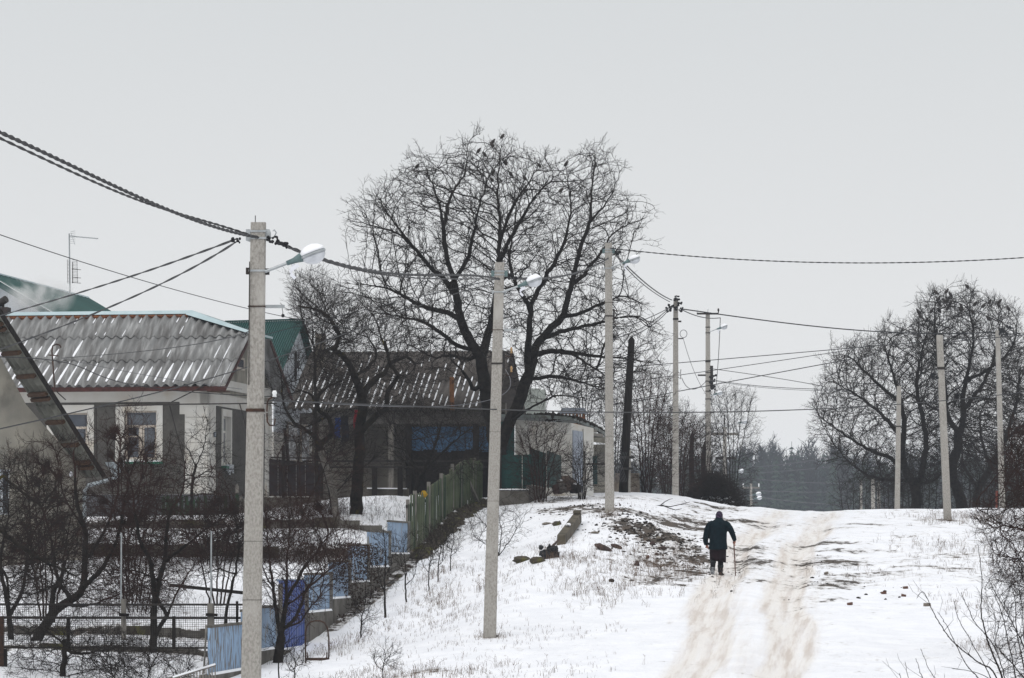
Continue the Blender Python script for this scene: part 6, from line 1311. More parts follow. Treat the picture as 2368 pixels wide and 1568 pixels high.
part(bp_, 'core', MB().ell(P(1652, 1172, 142.8), .95, 1.0, .55, 14, 8, jit=.25), M['soilm']); mb = MB()
for i in range(40): mb.ell(P(1610+rnd.random()*85, 1150+rnd.random()*25, 141.3), rnd.uniform(.04, .12), .1, rnd.uniform(.02, .05), 6, 4, jit=.4)
part(bp_, 'snow_lumps', mb, M['snow'], True, kind='stuff')
# right-hand tree group
mk('broad bare tree with a low left-reaching crown behind the short right pole', 2110, 1175, 162, [
 LB([(2112, 1185), (2118, 1140), (2110, 1110)], (.30, .25), att=False), LB([(2112, 1130), (2095, 1090), (2085, 1040), (2090, 980), (2080, 920), (2060, 850), (2040, 790)], (.2, .02), 0, -2), LB([(2118, 1130), (2135, 1070), (2140, 1000), (2120, 900), (2130, 820), (2150, 740)], (.2, .02), 0, 1.5),
 LB([(2092, 1080), (2060, 1060), (2020, 1045), (1975, 1020), (1930, 990), (1890, 960)], (.11, .015), 0, -2), LB([(2085, 1000), (2040, 960), (1990, 920), (1940, 890), (1910, 880)], (.11, .015), 0, 2), LB([(2080, 930), (2020, 880), (1970, 830), (1940, 820)], (.09, .015), -1, -3), LB([(2100, 1110), (2050, 1110), (2000, 1095), (1960, 1065), (1930, 1030)], (.09, .015), 0, 1), LB([(2120, 1120), (2160, 1110), (2190, 1080)], (.10, .03), 0, -2)],
 [(1882, 960), (1905, 885), (1950, 815), (2010, 795), (2040, 760), (2090, 770), (2130, 740), (2190, 780), (2190, 1080), (2130, 1140), (2060, 1130), (1990, 1110), (1920, 1050)], 5.0, 4200, 61, nm='bare_tree', step=.2, kill=.28, infl=1.9, jit=.25, rtip=.0075, tl=.28, expo=2.2, thr=.04, cseg=(2110, 1080), outw=.45)
mk('tall bare tree full of perched birds between the leaning pole and the pale pole', 2215, 1178, 165, [
 LB([(2235, 1185), (2215, 1140), (2200, 1090), (2215, 1030), (2215, 990)], (.32, .22), att=False), LB([(2215, 1030), (2228, 960), (2225, 920), (2240, 850), (2250, 780), (2235, 700)], (.2, .02), 0, 1), LB([(2212, 1000), (2190, 960), (2185, 900), (2170, 830), (2160, 740), (2165, 690)], (.15, .015), 0, -2), LB([(2228, 950), (2270, 890), (2300, 820), (2310, 730)], (.13, .015), 0, 2), LB([(2235, 880), (2290, 850), (2340, 800), (2350, 740)], (.1, .015), 0, -1.5), LB([(2185, 960), (2150, 940), (2130, 920)], (.08, .02), 0, 1)],
 [(2120, 720), (2160, 680), (2190, 700), (2235, 668), (2270, 710), (2310, 700), (2350, 730), (2375, 800), (2370, 960), (2290, 1060), (2200, 1050), (2140, 1020), (2130, 850)], 4.6, 3800, 62, nm='bare_tree', step=.2, kill=.28, infl=1.9, jit=.25, rtip=.0075, tl=.28, thr=.04, cseg=(2215, 1010), outw=.45)
mk('dark bare tree cut by the right edge', 2300, 1180, 158, [LB([(2250, 1190), (2262, 1130), (2290, 1080), (2320, 1020), (2345, 950), (2360, 860)], (.25, .03), att=False), LB([(2290, 1080), (2270, 1020), (2265, 960)], (.1, .03), 0, 2), LB([(2320, 1020), (2370, 980), (2410, 950)], (.1, .03), 0, -2), LB([(2262, 1130), (2230, 1080), (2225, 1040)], (.12, .03), 0, 2)],
 [(2190, 950), (2260, 900), (2330, 820), (2430, 780), (2440, 1100), (2350, 1160), (2240, 1150), (2190, 1060)], 4.0, 3000, 63, nm='bare_tree', step=.2, kill=.27, infl=1.8, jit=.3, rtip=.007, tl=.28, thr=.04)
for i, (x0, x1, yt, d, lb, n) in enumerate(((2080, 2200, 1050, 175, 'dark scrub below the broad bare tree', 1200), (2190, 2310, 1050, 178, 'dark scrub left of the pale right pole', 1200), (2290, 2400, 1040, 176, 'dark scrub at the right edge behind the pale pole', 1200), (2020, 2100, 1090, 185, 'hazy scrub left of the short right pole', 500), (1930, 2030, 1100, 210, 'far hazy bushes around the distant poles', 500))):
    xm = (x0+x1)/2
    mk(lb, xm, 1185, d, [LB([(xm+dx*.7, 1195), (xm+dx, yt+20)], (.04, .01), 0, rnd.uniform(-1.5, 1.5), att=False) for dx in np.linspace(-(x1-x0)*.4, (x1-x0)*.4, 6)], [(x0, 1185), (x0, yt+15), (xm, yt), (x1, yt+15), (x1, 1185)], 2.5, n, 70+i, nm='scrub', step=.2, kill=.26, infl=1.6, jit=.35, rtip=.0075, tl=.3)
solo('board', MB().bar(P(2303, 1183, 150), P(2304, 1135, 150), .30, .05), mat('rusty_red_board', (.16, .035, .02), .9), 'rusty red upright board left of the pale right pole', 'board', Gd(2303, 150))
# near right bushes
mk('dense thorny bush overhanging the right edge above the snow', 2400, 1300, 68, [LB([(2430, 1420), (2420, 1300), (2400, 1180), (2380, 1060)], (.04, .012), att=False), LB([(2420, 1300), (2370, 1230), (2310, 1210), (2260, 1175)], (.025, .006), 0, -1), LB([(2410, 1240), (2360, 1160), (2320, 1120)], (.025, .006), 0, 1), LB([(2425, 1380), (2370, 1300), (2300, 1280)], (.02, .006), 0, 1), LB([(2400, 1180), (2350, 1080), (2330, 1000)], (.025, .006), 0, 1)],
 [(2250, 1175), (2330, 1150), (2300, 1080), (2340, 1000), (2380, 960), (2450, 980), (2450, 1420), (2380, 1400), (2300, 1320), (2280, 1240)], 2.0, 1900, 81, nm='thorn_bush', twig='twigred', step=.09, kill=.13, infl=.8, jit=.35, rtip=.0036, tl=.17)
mk('sparse twiggy bush at the right edge below the thorny one', 2390, 1560, 60, [LB([(2430, 1640), (2410, 1540), (2390, 1440), (2370, 1360)], (.025, .006), att=False), LB([(2420, 1600), (2370, 1500), (2330, 1420), (2300, 1370)], (.02, .005), 0, .8), LB([(2430, 1640), (2360, 1560), (2300, 1490)], (.018, .005), 0, -.6)],
 [(2270, 1350), (2330, 1310), (2430, 1300), (2450, 1600), (2350, 1600), (2290, 1500)], 1.3, 500, 82, nm='thorn_bush', step=.09, kill=.14, infl=.8, jit=.3, rtip=.0032, tl=.13)
dn = 42.0; bb = V((P(2330, 1800, dn).x, dn, gz1(P(2330, 1800, dn).x, dn)))
ns_ = thing('shoot_bush', 'clump of long dark budded shoots rising into the lower right corner', 'bush', bb); S = []
def shoot(pts, r0, r1, dz, side=.5):
    q = [P(x, y, dn+dz*i/len(pts)) for i, (x, y) in enumerate(pts)]; path = []
    for i, (a, b) in enumerate(zip(q, q[1:])):
        h0 = q[i-1] if i else a; h3 = q[i+2] if i+2 < len(q) else b
        for t in range(8): f = t/8; path.append(.5*((2*a)+(-h0+b)*f+(2*h0-5*a+4*b-h3)*f*f+(-h0+3*a-3*b+h3)*f**3)+V((rnd.gauss(0, .003), rnd.gauss(0, .003), rnd.gauss(0, .003))))
    path.append(q[-1]); n = len(path)
    for i in range(n-1):
        ra, rb = r0+(r1-r0)*i/n, r0+(r1-r0)*(i+1)/n; S.append((*path[i], *path[i+1], ra, rb))
        if i > 3: d_ = (path[i+1]-path[i]).normalized(); sd = V((rnd.gauss(0, 1), rnd.gauss(0, 1), rnd.gauss(0, .4))).normalized(); S.append((*path[i], *(path[i]+(d_+sd*.8)*.012), ra*1.2, ra*.4))
        if i > 6 and rnd.random() < side*.22:
            sd = V((rnd.choice((-1, 1))*rnd.uniform(.4, 1), rnd.uniform(-.6, .6), rnd.uniform(.1, .8))).normalized(); l = rnd.uniform(.08, .28); e = path[i]+(d_*.5+sd)*l*.8; S.append((*path[i], *e, ra*.6, .0016)); S.append((*e, *(e+(d_+sd*.4)*l*.4), .002, .0012))
b_ = (2330, 1680)
for pts, r0, dz in (([b_, (2300, 1560), (2260, 1530), (2200, 1480), (2160, 1420), (2135, 1370), (2119, 1403-20)], .010, 1), ([(2330, 1700), (2320, 1580), (2290, 1500), (2268, 1420), (2270, 1340), (2260, 1257)], .014, -.6), ([b_, (2280, 1590), (2230, 1530), (2190, 1450), (2167, 1415)], .008, .6), ([b_, (2300, 1590), (2255, 1500), (2215, 1430), (2207, 1390)], .007, -1), ([b_, (2330, 1600), (2300, 1500), (2255, 1440), (2235, 1400), (2222, 1370)], .008, 0), ([(2360, 1700), (2350, 1580), (2330, 1480), (2310, 1400), (2285, 1350)], .010, .8), ([(2370, 1700), (2368, 1560), (2350, 1460), (2345, 1380), (2320, 1300)], .010, .4), ([(2200, 1700), (2150, 1600), (2130, 1560), (2117, 1522)], .006, .3), ([(2160, 1700), (2110, 1600), (2092, 1530)], .006, .6), ([(2240, 1700), (2190, 1600), (2155, 1560), (2128, 1500)], .006, -.4), ([(2110, 1700), (2088, 1600), (2080, 1556)], .005, -.4), ([(2380, 1700), (2330, 1610), (2270, 1560), (2200, 1545)], .007, .5), ([(2400, 1640), (2370, 1500), (2362, 1400), (2350, 1330)], .009, 0)): shoot(pts, r0, .0022, dz)
v_, f_ = tubes_np(np.array(S)-np.array([*bb, *bb, 0, 0]), 5); o = bpy.data.objects.new('shoots', mesh_np('shoots', v_, f_, M['twig'])); C.objects.link(o); o.parent = ns_; o['kind'] = 'stuff'
mb = MB()
for x in (2110, 2160, 2200, 2240, 2330, 2360, 2375, 2400): mb.tube([P(x, 1700 if x != 2330 else 1680, dn), bb+V(((x-2330)*.001, 0, 0))], [.009, .02], 6)
part(ns_, 'root_stems', mb, M['bark'], kind='stuff')
# saplings on the slope
SP = [((834, 1475), (844, 1366), (812, 1380, 870, 1470), 'sapling with a low right shoot, nearest the tilted bedstead', .020), ((892, 1429), (888, 1240), (860, 1230, 925, 1400), 'tallest thickest sapling, forked low, in front of the blue panels', .028), ((942, 1392), (932, 1271), (905, 1240, 985, 1340), 'sapling in a straight line right of the tallest one, with a V-shaped side stem', .022), ((992, 1366), (996, 1240), (975, 1225, 1015, 1330), 'thin whip sapling left of the close pair', .012), ((1014, 1346), (1018, 1230), (995, 1215, 1040, 1300), 'left sapling of the close pair below the green pickets', .013), ((1024, 1296), (1032, 1215), (1010, 1200, 1050, 1270), 'right sapling of the close pair below the green pickets', .011), ((1041, 1321), (1048, 1220), (1025, 1205, 1070, 1290), 'sapling furthest right in the row near the second pole', .011), ((684, 1572), (680, 1519), (660, 1500, 705, 1560), 'short shoot at the bottom edge under the bedstead', .012), ((645, 1572), (648, 1450), (615, 1440, 690, 1530), 'thin whip in front of the vase shaped shrub', .012), ((885, 1570), (889, 1505), (868, 1500, 925, 1550), 'low forked shoot at the bottom edge right of the bedstead', .010)]
for i, ((bx, by), (tx, ty), (x0, y0, x1, y1), lb, r0) in enumerate(SP):
    g = G(bx, by); d = g.y; t = thing('sapling', lb, 'sapling', g, 'bare saplings on the snowy slope')
    r0 *= 1.5
    L_ = [LB([(bx, by), ((bx*2+tx)/3-2, (2*by+ty)/3), ((bx+2*tx)/3+2, (by+2*ty)/3), (tx, ty)], (r0, .005), att=False)]
    ym = by-(by-ty)*.35; side = 1 if i % 2 == 0 else -1
    L_ += [LB([(bx+(tx-bx)*.35, ym), (bx+side*14, ym-(by-ty)*.12), (bx+side*22, ym-(by-ty)*.4)], (r0*.5, .004), 0, .3), LB([(bx+(tx-bx)*.5, by-(by-ty)*.5), (bx-side*12, by-(by-ty)*.66), (bx-side*18, ty+8)], (r0*.4, .004), 0, -.3)]
    xm = (x0+x1)/2
    grow_tree(t, g, d, L_, [(x0, (y0+y1)/2), (x0+8, y0+8), (xm, y0), (x1-8, y0+8), (x1, (y0+y1)/2), (xm, y1)], .35, 210 if r0 > .015 else 100, step=.07, kill=.11, infl=.6, iters=20, seed=90+i, jit=.2, up=.5, rtip=.0030, tl=.10, thr=.012)
# birds
def bird(c, s, yaw, label, group):
    c = V(c); Rm = Matrix.Rotation(yaw, 3, 'Z') @ Matrix.Rotation(R(-48), 3, 'Y'); q = lambda x, y, z: c+Rm @ (V((x, y, z))*s)
    t = thing('bird', label, 'bird', c-V((0, 0, .06*s)), group)
    mb = MB(); rings = []
    for x, ry, rz in ((-.075, .006, .006), (-.055, .024, .026), (-.02, .036, .042), (.02, .036, .044), (.045, .026, .03), (.058, .021, .024), (.075, .022, .024), (.09, .014, .015), (.097, .004, .004)):
        rings.append([q(x, ry*math.cos(a), rz*math.sin(a)+(.004 if x > .05 else 0)) for a in [2*math.pi*k/9 for k in range(9)]])
    mb.loft(rings); part(t, 'body', mb, M['bird'], True)
    part(t, 'tail', MB().hexa([q(-.06, -.012, .0), q(-.06, .012, .0), q(-.06, .012, .008), q(-.06, -.012, .008), q(-.14, -.017, -.004), q(-.14, .017, -.004), q(-.14, .017, .0), q(-.14, -.017, .0)]), M['bird'])
    mb = MB().tube([q(.094, 0, 0), q(.112, 0, -.004)], [.005, .001], 5); part(t, 'beak', mb, M['straw'])
    mb = MB()
    for sy in (-.012, .012): mb.tube([q(-.01, sy, -.035), c+V((0, sy*s, -.07*s))], .003*s, 4)
    part(t, 'legs', mb, M['iron'])
BT = [((1161, 316), 'bird on the very topmost twig of the tall forked tree'), ((1139, 328), 'upper of two close birds just under the topmost bird'), ((1138, 336), 'lower of two close birds just under the topmost bird'), ((1106, 349), 'bird left of the close pair on the tall forked tree'), ((1121, 358), 'bird just below left of the close pair'), ((1168, 377), 'bird alone on an upright twig below the topmost one'), ((964, 385), 'leftmost bird on the tall forked tree'), ((1247, 383), 'bird on the slanting twig right of the treetop'), ((1308, 380), 'rightmost bird on the tall forked tree'), ((1140, 399), 'bird low inside the crown left of centre'), ((1181, 403), 'bird low inside the crown right of centre'), ((1137, 416), 'lowest bird inside the upper crown'), ((1213, 412), 'bird inside the crown under the slanting twig'), ((1297, 440), 'bird inside the right lobe of the crown')]
pw = np.asarray(wpos); fy = pw[:, 1]*CT+pw[:, 2]*ST; wsx = 1183.5+F*pw[:, 0]/fy; wsy = 784-F*(-pw[:, 1]*ST+pw[:, 2]*CT)/fy
S_ext = []
for (px, py), lb in BT:
    k = int(np.argmin((wsx-px)**2+(np.maximum(wsy-py, (py-wsy)*3)-8)**2)); a = pw[k]; c = P(px, py, a[1]); S_ext.append((*a, *(V(c)-V((0, 0, .07))), .008, .005)); bird(c, 1.25, rnd.uniform(-.6, .6)+(math.pi if rnd.random() < .5 else 0), lb, 'birds perched in the tall forked tree')
v_, f_ = tubes_np(np.array(S_ext)-np.array([*bT, *bT, 0, 0]), 4); o = bpy.data.objects.new('perch_twig', mesh_np('perch_twig', v_, f_, M['twig'])); C.objects.link(o); o.parent = w_t; o['kind'] = 'stuff'
b62 = [o for o in C.objects if o.get('label', '').startswith('tall bare tree full')][0]; S_ext = []
RB = [(1322, 110), (1387, 104), (1414, 124), (1519, 75), (1336, 150), (1374, 163), (1395, 160), (1342, 180), (1410, 182), (1293, 227), (1343, 224), (1395, 210), (1482, 200), (1478, 217), (1211, 231), (1222, 257), (1264, 284), (1567, 183), (1620, 193), (1657, 171), (1720, 168), (1716, 193), (1776, 212), (1553, 234), (1650, 275)]
ORD = 'first second third fourth fifth sixth seventh eighth ninth tenth eleventh twelfth thirteenth fourteenth fifteenth sixteenth seventeenth eighteenth nineteenth twentieth twenty-first twenty-second twenty-third twenty-fourth twenty-fifth'.split()
RB.sort()
for kb, (zx, zy) in enumerate(RB):
    px = (2900+zx*.6379)*.578; py = (1100+zy*.6379)*.578; c = P(px, py, 164+rnd.uniform(-1, 1)); bird(c, 1.7, rnd.uniform(-.6, .6)+(math.pi if rnd.random() < .5 else 0), ORD[kb]+' bird from the left on the crown tips of the right-hand trees', 'birds perched in the right-hand trees')
    S_ext.append((*(c-V((0, 0, .1))), *(c+V((rnd.uniform(-.2, .2), 0, -1.2))), .006, .012))
bl = b62.location; v_, f_ = tubes_np(np.array(S_ext)-np.array([*bl, *bl, 0, 0]), 4); o = bpy.data.objects.new('perch_twig', mesh_np('perch_twig', v_, f_, M['twig'])); C.objects.link(o); o.parent = b62; o['kind'] = 'stuff'
# ------------------------------------------------------------------ far forest
S = []; tv = []; tf = []; nb_ = 0
def conifer(x, y, z, h, rg):
    global nb_
    r = h*.17; L_ = int(9+h*.5)
    S.append((x, y, z, x, y, z+h, .2, .04))
    for l in range(L_):
        f = .18+.8*l/L_; rr = r*(1-f)**.8*rg.uniform(.75, 1.2)+.12; zz = z+h*f; k = 7
        a0 = rg.uniform(0, 6)
        for j in range(k):
            a = a0+2*math.pi*j/k+rg.uniform(-.2, .2); e = rr*rg.uniform(.7, 1.15); wv = .28*rr+.1
            c, s = math.cos(a), math.sin(a); tv.extend([(x, y, zz+.35), (x+c*e-s*wv, y+s*e+c*wv, zz-.35*rr), (x+c*e+s*wv, y+s*e-c*wv, zz-.35*rr+.1)]); tf.append((nb_, nb_+1, nb_+2)); nb_ += 3
rf = random.Random(5)
def rtree(x, y, z, h):
    S.append((x, y, z, x+rf.uniform(-.4, .4), y, z+h*.9, .2, .08)); 
    for j in range(26):
        f = rf.uniform(.35, .95); zz = z+h*f; a = rf.uniform(0, 6.28); l = h*.16*(1.15-f)+.8; e = (x+math.cos(a)*l*.6, y+math.sin(a)*l*.6, zz+l*rf.uniform(.5, 1.0)); S.append((x, y, zz, *e, .08, .05))
        for q in range(4): g = rf.uniform(.3, 1); p = (x+(e[0]-x)*g, y+(e[1]-y)*g, zz+(e[2]-zz)*g); S.append((*p, p[0]+rf.gauss(0, .6), p[1]+rf.gauss(0, .6), p[2]+rf.uniform(.3, 1.4), .05, .025))
for i in range(950):
    d = rf.uniform(650, 900); px = rf.uniform(1380, 2420) if i % 3 else rf.uniform(1660, 2060); x = (px-1183.5)/F*d; z = gz1(x, d)-.5
    top = 1035+12*math.sin(px*.035)+10*math.sin(px*.083+1)+rf.uniform(0, 60)+(d < 720)*rf.uniform(0, 40)
    if 1800 < px < 1870: top -= 5
    zt = (1290-top)/F*d; h = min(max(6, zt-z), 34)
    if rf.random() < .62: conifer(x, d, z, h*.96, rf)
    else: rtree(x, d, z, h*1.02)
for px, ty, kind in ((1735, 1022, 1), (1782, 1008, 1), (1760, 1035, 1), (1830, 1022, 0), (1845, 1030, 0), (1818, 1042, 0), (1880, 1014, 1), (1868, 1018, 1), (1700, 1060, 0), (1716, 1052, 0), (1925, 1022, 1), (1950, 1030, 1), (1905, 1040, 0)):
    d = 690; x = (px-1183.5)/F*d; z = gz1(x, d); h = (1290-ty)/F*d-z; (rtree if kind else conifer)(x, d, z, h, *(() if kind else (rf,)))
fo = bpy.data.objects.new('far_forest', None)
v_, f_ = tubes_np(np.array(S), 3); nv_ = len(v_)
quad = [tuple(q) for q in f_]; me = bpy.data.meshes.new('far_forest'); me.from_pydata([tuple(a) for a in v_]+tv, [], quad+[(a+nv_, b+nv_, c+nv_) for a, b, c in tf]); me.materials.append(M['twig']); me.materials.append(M['conif'])
mi = np.zeros(len(me.polygons), np.int32); mi[len(quad):] = 1; me.polygons.foreach_set('material_index', mi); bpy.data.objects.remove(fo)
o = bpy.data.objects.new('far_forest', me); C.objects.link(o); o['kind'] = 'stuff'; o['label'] = 'dark hazy forest of pines and bare trees beyond the crest'
# ------------------------------------------------------------------ person with cane
dp = G(1672, 1331).y; bp0 = Gd(1662, dp)
Q = lambda x, y, dy=0.: P(x, y, dp+dy)
pxm = dp/F
pe = thing('person', 'hunched person in dark coat, maroon skirt and checked headscarf walking away along the track', 'person', bp0)
def ringp(x, y, rx, rd, dy=0., n=20, til=0.): c = Q(x, y, dy); return [c+V((rx*pxm*math.cos(a), rd*math.sin(a), til*math.cos(a))) for a in [2*math.pi*k/n for k in range(n)]]
def rem(o, vox, sm=3):
    m = o.modifiers.new('remesh', 'REMESH'); m.mode = 'VOXEL'; m.voxel_size = vox; m.use_smooth_shade = True; s = o.modifiers.new('smooth', 'SMOOTH'); s.iterations = sm; s.factor = .5; return o
# body: one continuous figure under the clothes
mb = MB(); hc = Q(1662.6, 1192, .13)
mb.ell(hc, .074, .095, .100, 16, 12); mb.ell(hc+V((0, .098, -.01)), .012, .016, .018, 8, 6)
for sx in (-1, 1): mb.ell(hc+V((sx*.074, 0, -.005)), .008, .02, .03, 8, 6)
mb.tube([hc+V((0, -.0, -.03)), Q(1661, 1204, .06)], [.058, .07], 12)
mb.loft([ringp(1661, 1205, 12, .09, .05), ringp(1661, 1215, 16, .13, .03), ringp(1660, 1240, 15, .14, 0), ringp(1660, 1262, 16, .15, -.03), ringp(1660, 1272, 14, .13, 0)])
mb.tube([Q(1646, 1209, .03), Q(1635, 1226, 0), Q(1631, 1243, .03), Q(1632, 1257, .06), Q(1634.5, 1262, .07)], [.05, .045, .038, .03, .026], 10)
mb.tube([Q(1677, 1209, .03), Q(1689, 1226, .0), Q(1696, 1243, .1), Q(1698, 1250, .15)], [.05, .045, .036, .03], 10)
mb.tube([Q(1654, 1268), Q(1650, 1292, .02), Q(1648.5, 1300, -.02), Q(1648, 1314, -.10)], [.085, .065, .055, .045], 10)
mb.tube([Q(1667, 1268), Q(1666, 1292, .06), Q(1665.5, 1308, .06), Q(1665, 1326, .04)], [.085, .065, .055, .045], 10)
body = part(pe, 'body', mb, M['skin'], True); rem(body, .014)
# hands
def hand(w_, dirv, side, name='hand', curl=1.0):
    w_ = V(w_); d_ = V(dirv).normalized(); s_ = V(side).normalized(); n_ = d_.cross(s_).normalized(); mb = MB()
    mb.tube([w_-d_*.02, w_+d_*.03, w_+d_*.075], [.022, .036, .034], 10)
    for k, l in enumerate((.066, .075, .070, .055)):
        b0 = w_+d_*.07+s_*((k-1.5)*.019); mb.tube([b0-d_*.02, b0+d_*l*.45+n_*.008*curl, b0+d_*l*.65+n_*.03*curl, b0+d_*l*.45+n_*.052*curl], [.0092, .009, .0085, .007], 7)
    t0 = w_+d_*.025+s_*-.03; mb.tube([t0, t0+d_*.03-s_*.022+n_*.012, t0+d_*.055-s_*.018+n_*.034], [.012, .0105, .008], 7)
    part(pe, name, mb, M['skin'], True)
hand(Q(1633.5, 1260, .06), (.25, .15, -1), (0, 1, .1)); hand(Q(1698.3, 1250, .15), (-.28, .25, -1), (.2, 1, 0))
# coat, scarf, skirt
mb = MB().loft([ringp(1662, 1199.5, 8, .085, .08), ringp(1661.8, 1202, 11.5, .11, .06), ringp(1661.5, 1205, 15.5, .14, .05), ringp(1661.2, 1208, 19.0, .165, .03), ringp(1661, 1212, 20.2, .18, .02), ringp(1661, 1219, 20.4, .195, 0), ringp(1660, 1235, 20.2, .20, -.01), ringp(1660, 1250, 20.0, .205, -.02), ringp(1660, 1262, 21.2, .215, -.02), ringp(1660, 1268.5, 22.0, .225, -.02), ringp(1660, 1270.5, 21.8, .225, -.02)])
mb.tube([Q(1648, 1208, .02), Q(1640, 1213, .0), Q(1635, 1224, -.02), Q(1631.5, 1240, .0), Q(1630.8, 1251, .02), Q(1633, 1259, .05)], [.062, .074, .076, .071, .064, .056], 14)
mb.tube([Q(1675, 1208, .02), Q(1682, 1213, .0), Q(1687.5, 1222, -.02), Q(1692, 1231, .0), Q(1696, 1242, .07), Q(1698.4, 1249.5, .13)], [.062, .074, .076, .070, .060, .050], 14)
rem(part(pe, 'coat', mb, M['coat'], True), .013, 3)
mb = MB().loft([ringp(1662, 1197, 8.4, .10, .10), ringp(1662.2, 1201, 9.2, .10, .07), ringp(1662, 1203.5, 10.5, .10, .06)]); part(pe, 'collar', mb, M['coat'], True)
mb = MB().ell(hc+V((0, -.004, .004)), .086, .106, .108, 22, 16); mb.loft([ringp(1662.6, 1189, 8.4, .10, .11), ringp(1662.4, 1196, 8.3, .10, .10), ringp(1662.6, 1200.5, 8.0, .09, .08)])
for sx in (-1, 1): mb.tube([hc+V((sx*.02, .08, -.09)), hc+V((sx*.05, .10, -.14))], [.018, .006], 7)
rem(part(pe, 'headscarf', mb, M['scarf'], True), .010, 3)
n = 26; rings = []
for y, rx, rd, dy in ((1264, 19.5, .19, 0), (1275, 19.3, .19, .01), (1287, 19.0, .185, .02), (1298, 18.6, .18, .03)):
    c = Q(1659.5, y, dy); rings.append([c+V((rx*pxm*math.cos(a)*(1+.03*math.sin(a*7)*(y > 1270)), rd*math.sin(a)*(1+.04*math.sin(a*9)*(y > 1270)), (-.035*math.cos(a) if y > 1295 else 0)+(.05*max(0, 1-abs(math.cos(a)-.05)*7)*(1 if math.sin(a) < 0 else 0) if y > 1295 else 0))) for a in [2*math.pi*k/n for k in range(n)]])
part(pe, 'skirt', MB().loft(rings), M['skirt'], True)
def boot(x0, y0, x1, y1, ya, dys, foot, sole_n=None):
    mb = MB(); mb.tube([Q(x0, y0, dys[0]), Q((x0+x1)/2, (y0+ya)/2, (dys[0]+dys[1])/2), Q(x1, ya, dys[1])], [.066, .064, .056], 14)
    a, b = foot; mb.tube([a, a.lerp(b, .3), a.lerp(b, .65), b], [.05, .058, .054, .036], 14); o = part(pe, 'boot', mb, M['felt'], True); rem(o, .011, 2)
    r = .072; c = Q(x0, y0, dys[0]); part(o, 'boot_cuff', MB().tube([c+V((0, 0, -.035)), c+V((0, 0, .03))], [r, r*1.03], 16), M['cuff'], True)
    return o
for pts_ in ([Q(1652, 1280), Q(1650, 1292, .02), Q(1648.6, 1301, -.02)], [Q(1667, 1280, .03), Q(1666, 1292, .06), Q(1665.5, 1310, .06)]): part(pe, 'stocking', MB().tube(pts_, [.095, .075, .062], 12), M['felt'], True)
bR = boot(1665.5, 1309, 1665.2, 1325, 1324, (.06, .04), (Q(1665, 1328.2, .0), Q(1671, 1330.0, .20)))
part(bR, 'sole', MB().hexa([Q(1660.5, 1332.0, -.06), Q(1670, 1332, -.06), Q(1676, 1332, .26), Q(1668, 1332, .26), Q(1660.5, 1330.4, -.06), Q(1670, 1330.4, -.06), Q(1676, 1330.6, .26), Q(1668, 1330.6, .26)]), M['rubber'])
bL = boot(1648.3, 1299, 1647.5, 1314, 1313, (-.02, -.12), (Q(1647.2, 1315, -.14), Q(1646.8, 1326.5, -.06)))
mb = MB(); rings = []
for o_ in (0, -.022): rings.append([Q(1646.9, 1321, -.185+o_)+V((.052*math.cos(a)*(1-.18*math.sin(a)), .05*-math.sin(a)*-.6, .075*math.sin(a))) for a in [2*math.pi*k/16 for k in range(16)]])
part(bL, 'sole', mb.loft(rings), M['sole'])
part(bL, 'heel_band', MB().tube([Q(1647.3, 1313.6, -.13), Q(1647.2, 1315.6, -.14)], [.060, .062], 14), M['sole'])
ct_, cb_2 = Q(1696.2, 1254.5, .17), Q(1700, 1326.5, .25); cb_2.z = gz1(cb_2.x, cb_2.y)
cn = thing('walking_cane', 'reddish brown wooden cane held in the right hand of the walking person', 'cane', cb_2)
part(cn, 'shaft', MB().tube([cb_2, cb_2.lerp(ct_, .5)+V((.004, 0, 0)), ct_], [.012, .0135, .015], 8), M['cane'], True); part(cn, 'handle', MB().tube([ct_+V((-.0, -.05, .006)), ct_+V((0, 0, .014)), ct_+V((0, .06, .0))], [.014, .016, .014], 8), M['cane'], True)
# ------------------------------------------------------------------ small things on the snow
b = G(732, 1530); db = b.y; bd = thing('bedstead', 'rusty tubular bedstead end standing upright in the snow by the blue gate', 'bedstead', b)
q = lambda x, y, dd=0: P(x, y, db+dd)
arc = [(707, 1545), (706, 1500), (706.5, 1462), (709, 1448), (716, 1439), (727, 1435.5), (740, 1435.5), (750, 1440), (757, 1452), (760, 1475), (760.5, 1505), (759, 1536)]
part(bd, 'frame_tube', MB().tube([q(*a) for a in arc], .016, 7), M['rusty'], True)
part(bd, 'crossbar', MB().bar(q(708, 1524), q(760, 1524), .03, .055), M['rusty']); 
for x in (709, 757): part(bd, 'corner_plate', MB().prism([q(x, 1524), q(x+(4 if x < 730 else -4), 1524), q(x+(2 if x < 730 else -2), 1508), q(x, 1508)], (0, .02, 0)), M['rusty'])
a = G(1297, 1260); b = G(1335, 1212); ax = (b-a).normalized(); sd = V((ax.y, -ax.x, 0)).normalized()
bm = thing('concrete_beam', 'mossy squared concrete beam lying on the snow with a snow patch on top', 'beam', a)
e = lambda p, s, z: p+sd*s+V((0, 0, z))
b2 = b+V((0, 0, .10)); part(bm, 'beam', MB().hexa([e(a, -.11, -.02), e(a, .11, -.02), e(b2, .11, -.05), e(b2, -.11, -.05), e(a, -.10, .24), e(a, .10, .24), e(b2, .10, .18), e(b2, -.10, .18)]), M['timber'])
part(bm, 'end_block', MB().hexa([e(b2, -.1, .205)+ax*-.35, e(b2, .1, .205)+ax*-.35, e(b2, .1, .205), e(b2, -.1, .205), e(b2, -.09, .27)+ax*-.33, e(b2, .09, .27)+ax*-.33, e(b2, .09, .27), e(b2, -.09, .27)]), M['timber'])
c = a.lerp(b2, .42)+V((0, 0, .235)); part(bm, 'snow_patch', MB().ell(c, .07, .5, .05, 9, 5, jit=.3), M['snow'], True)
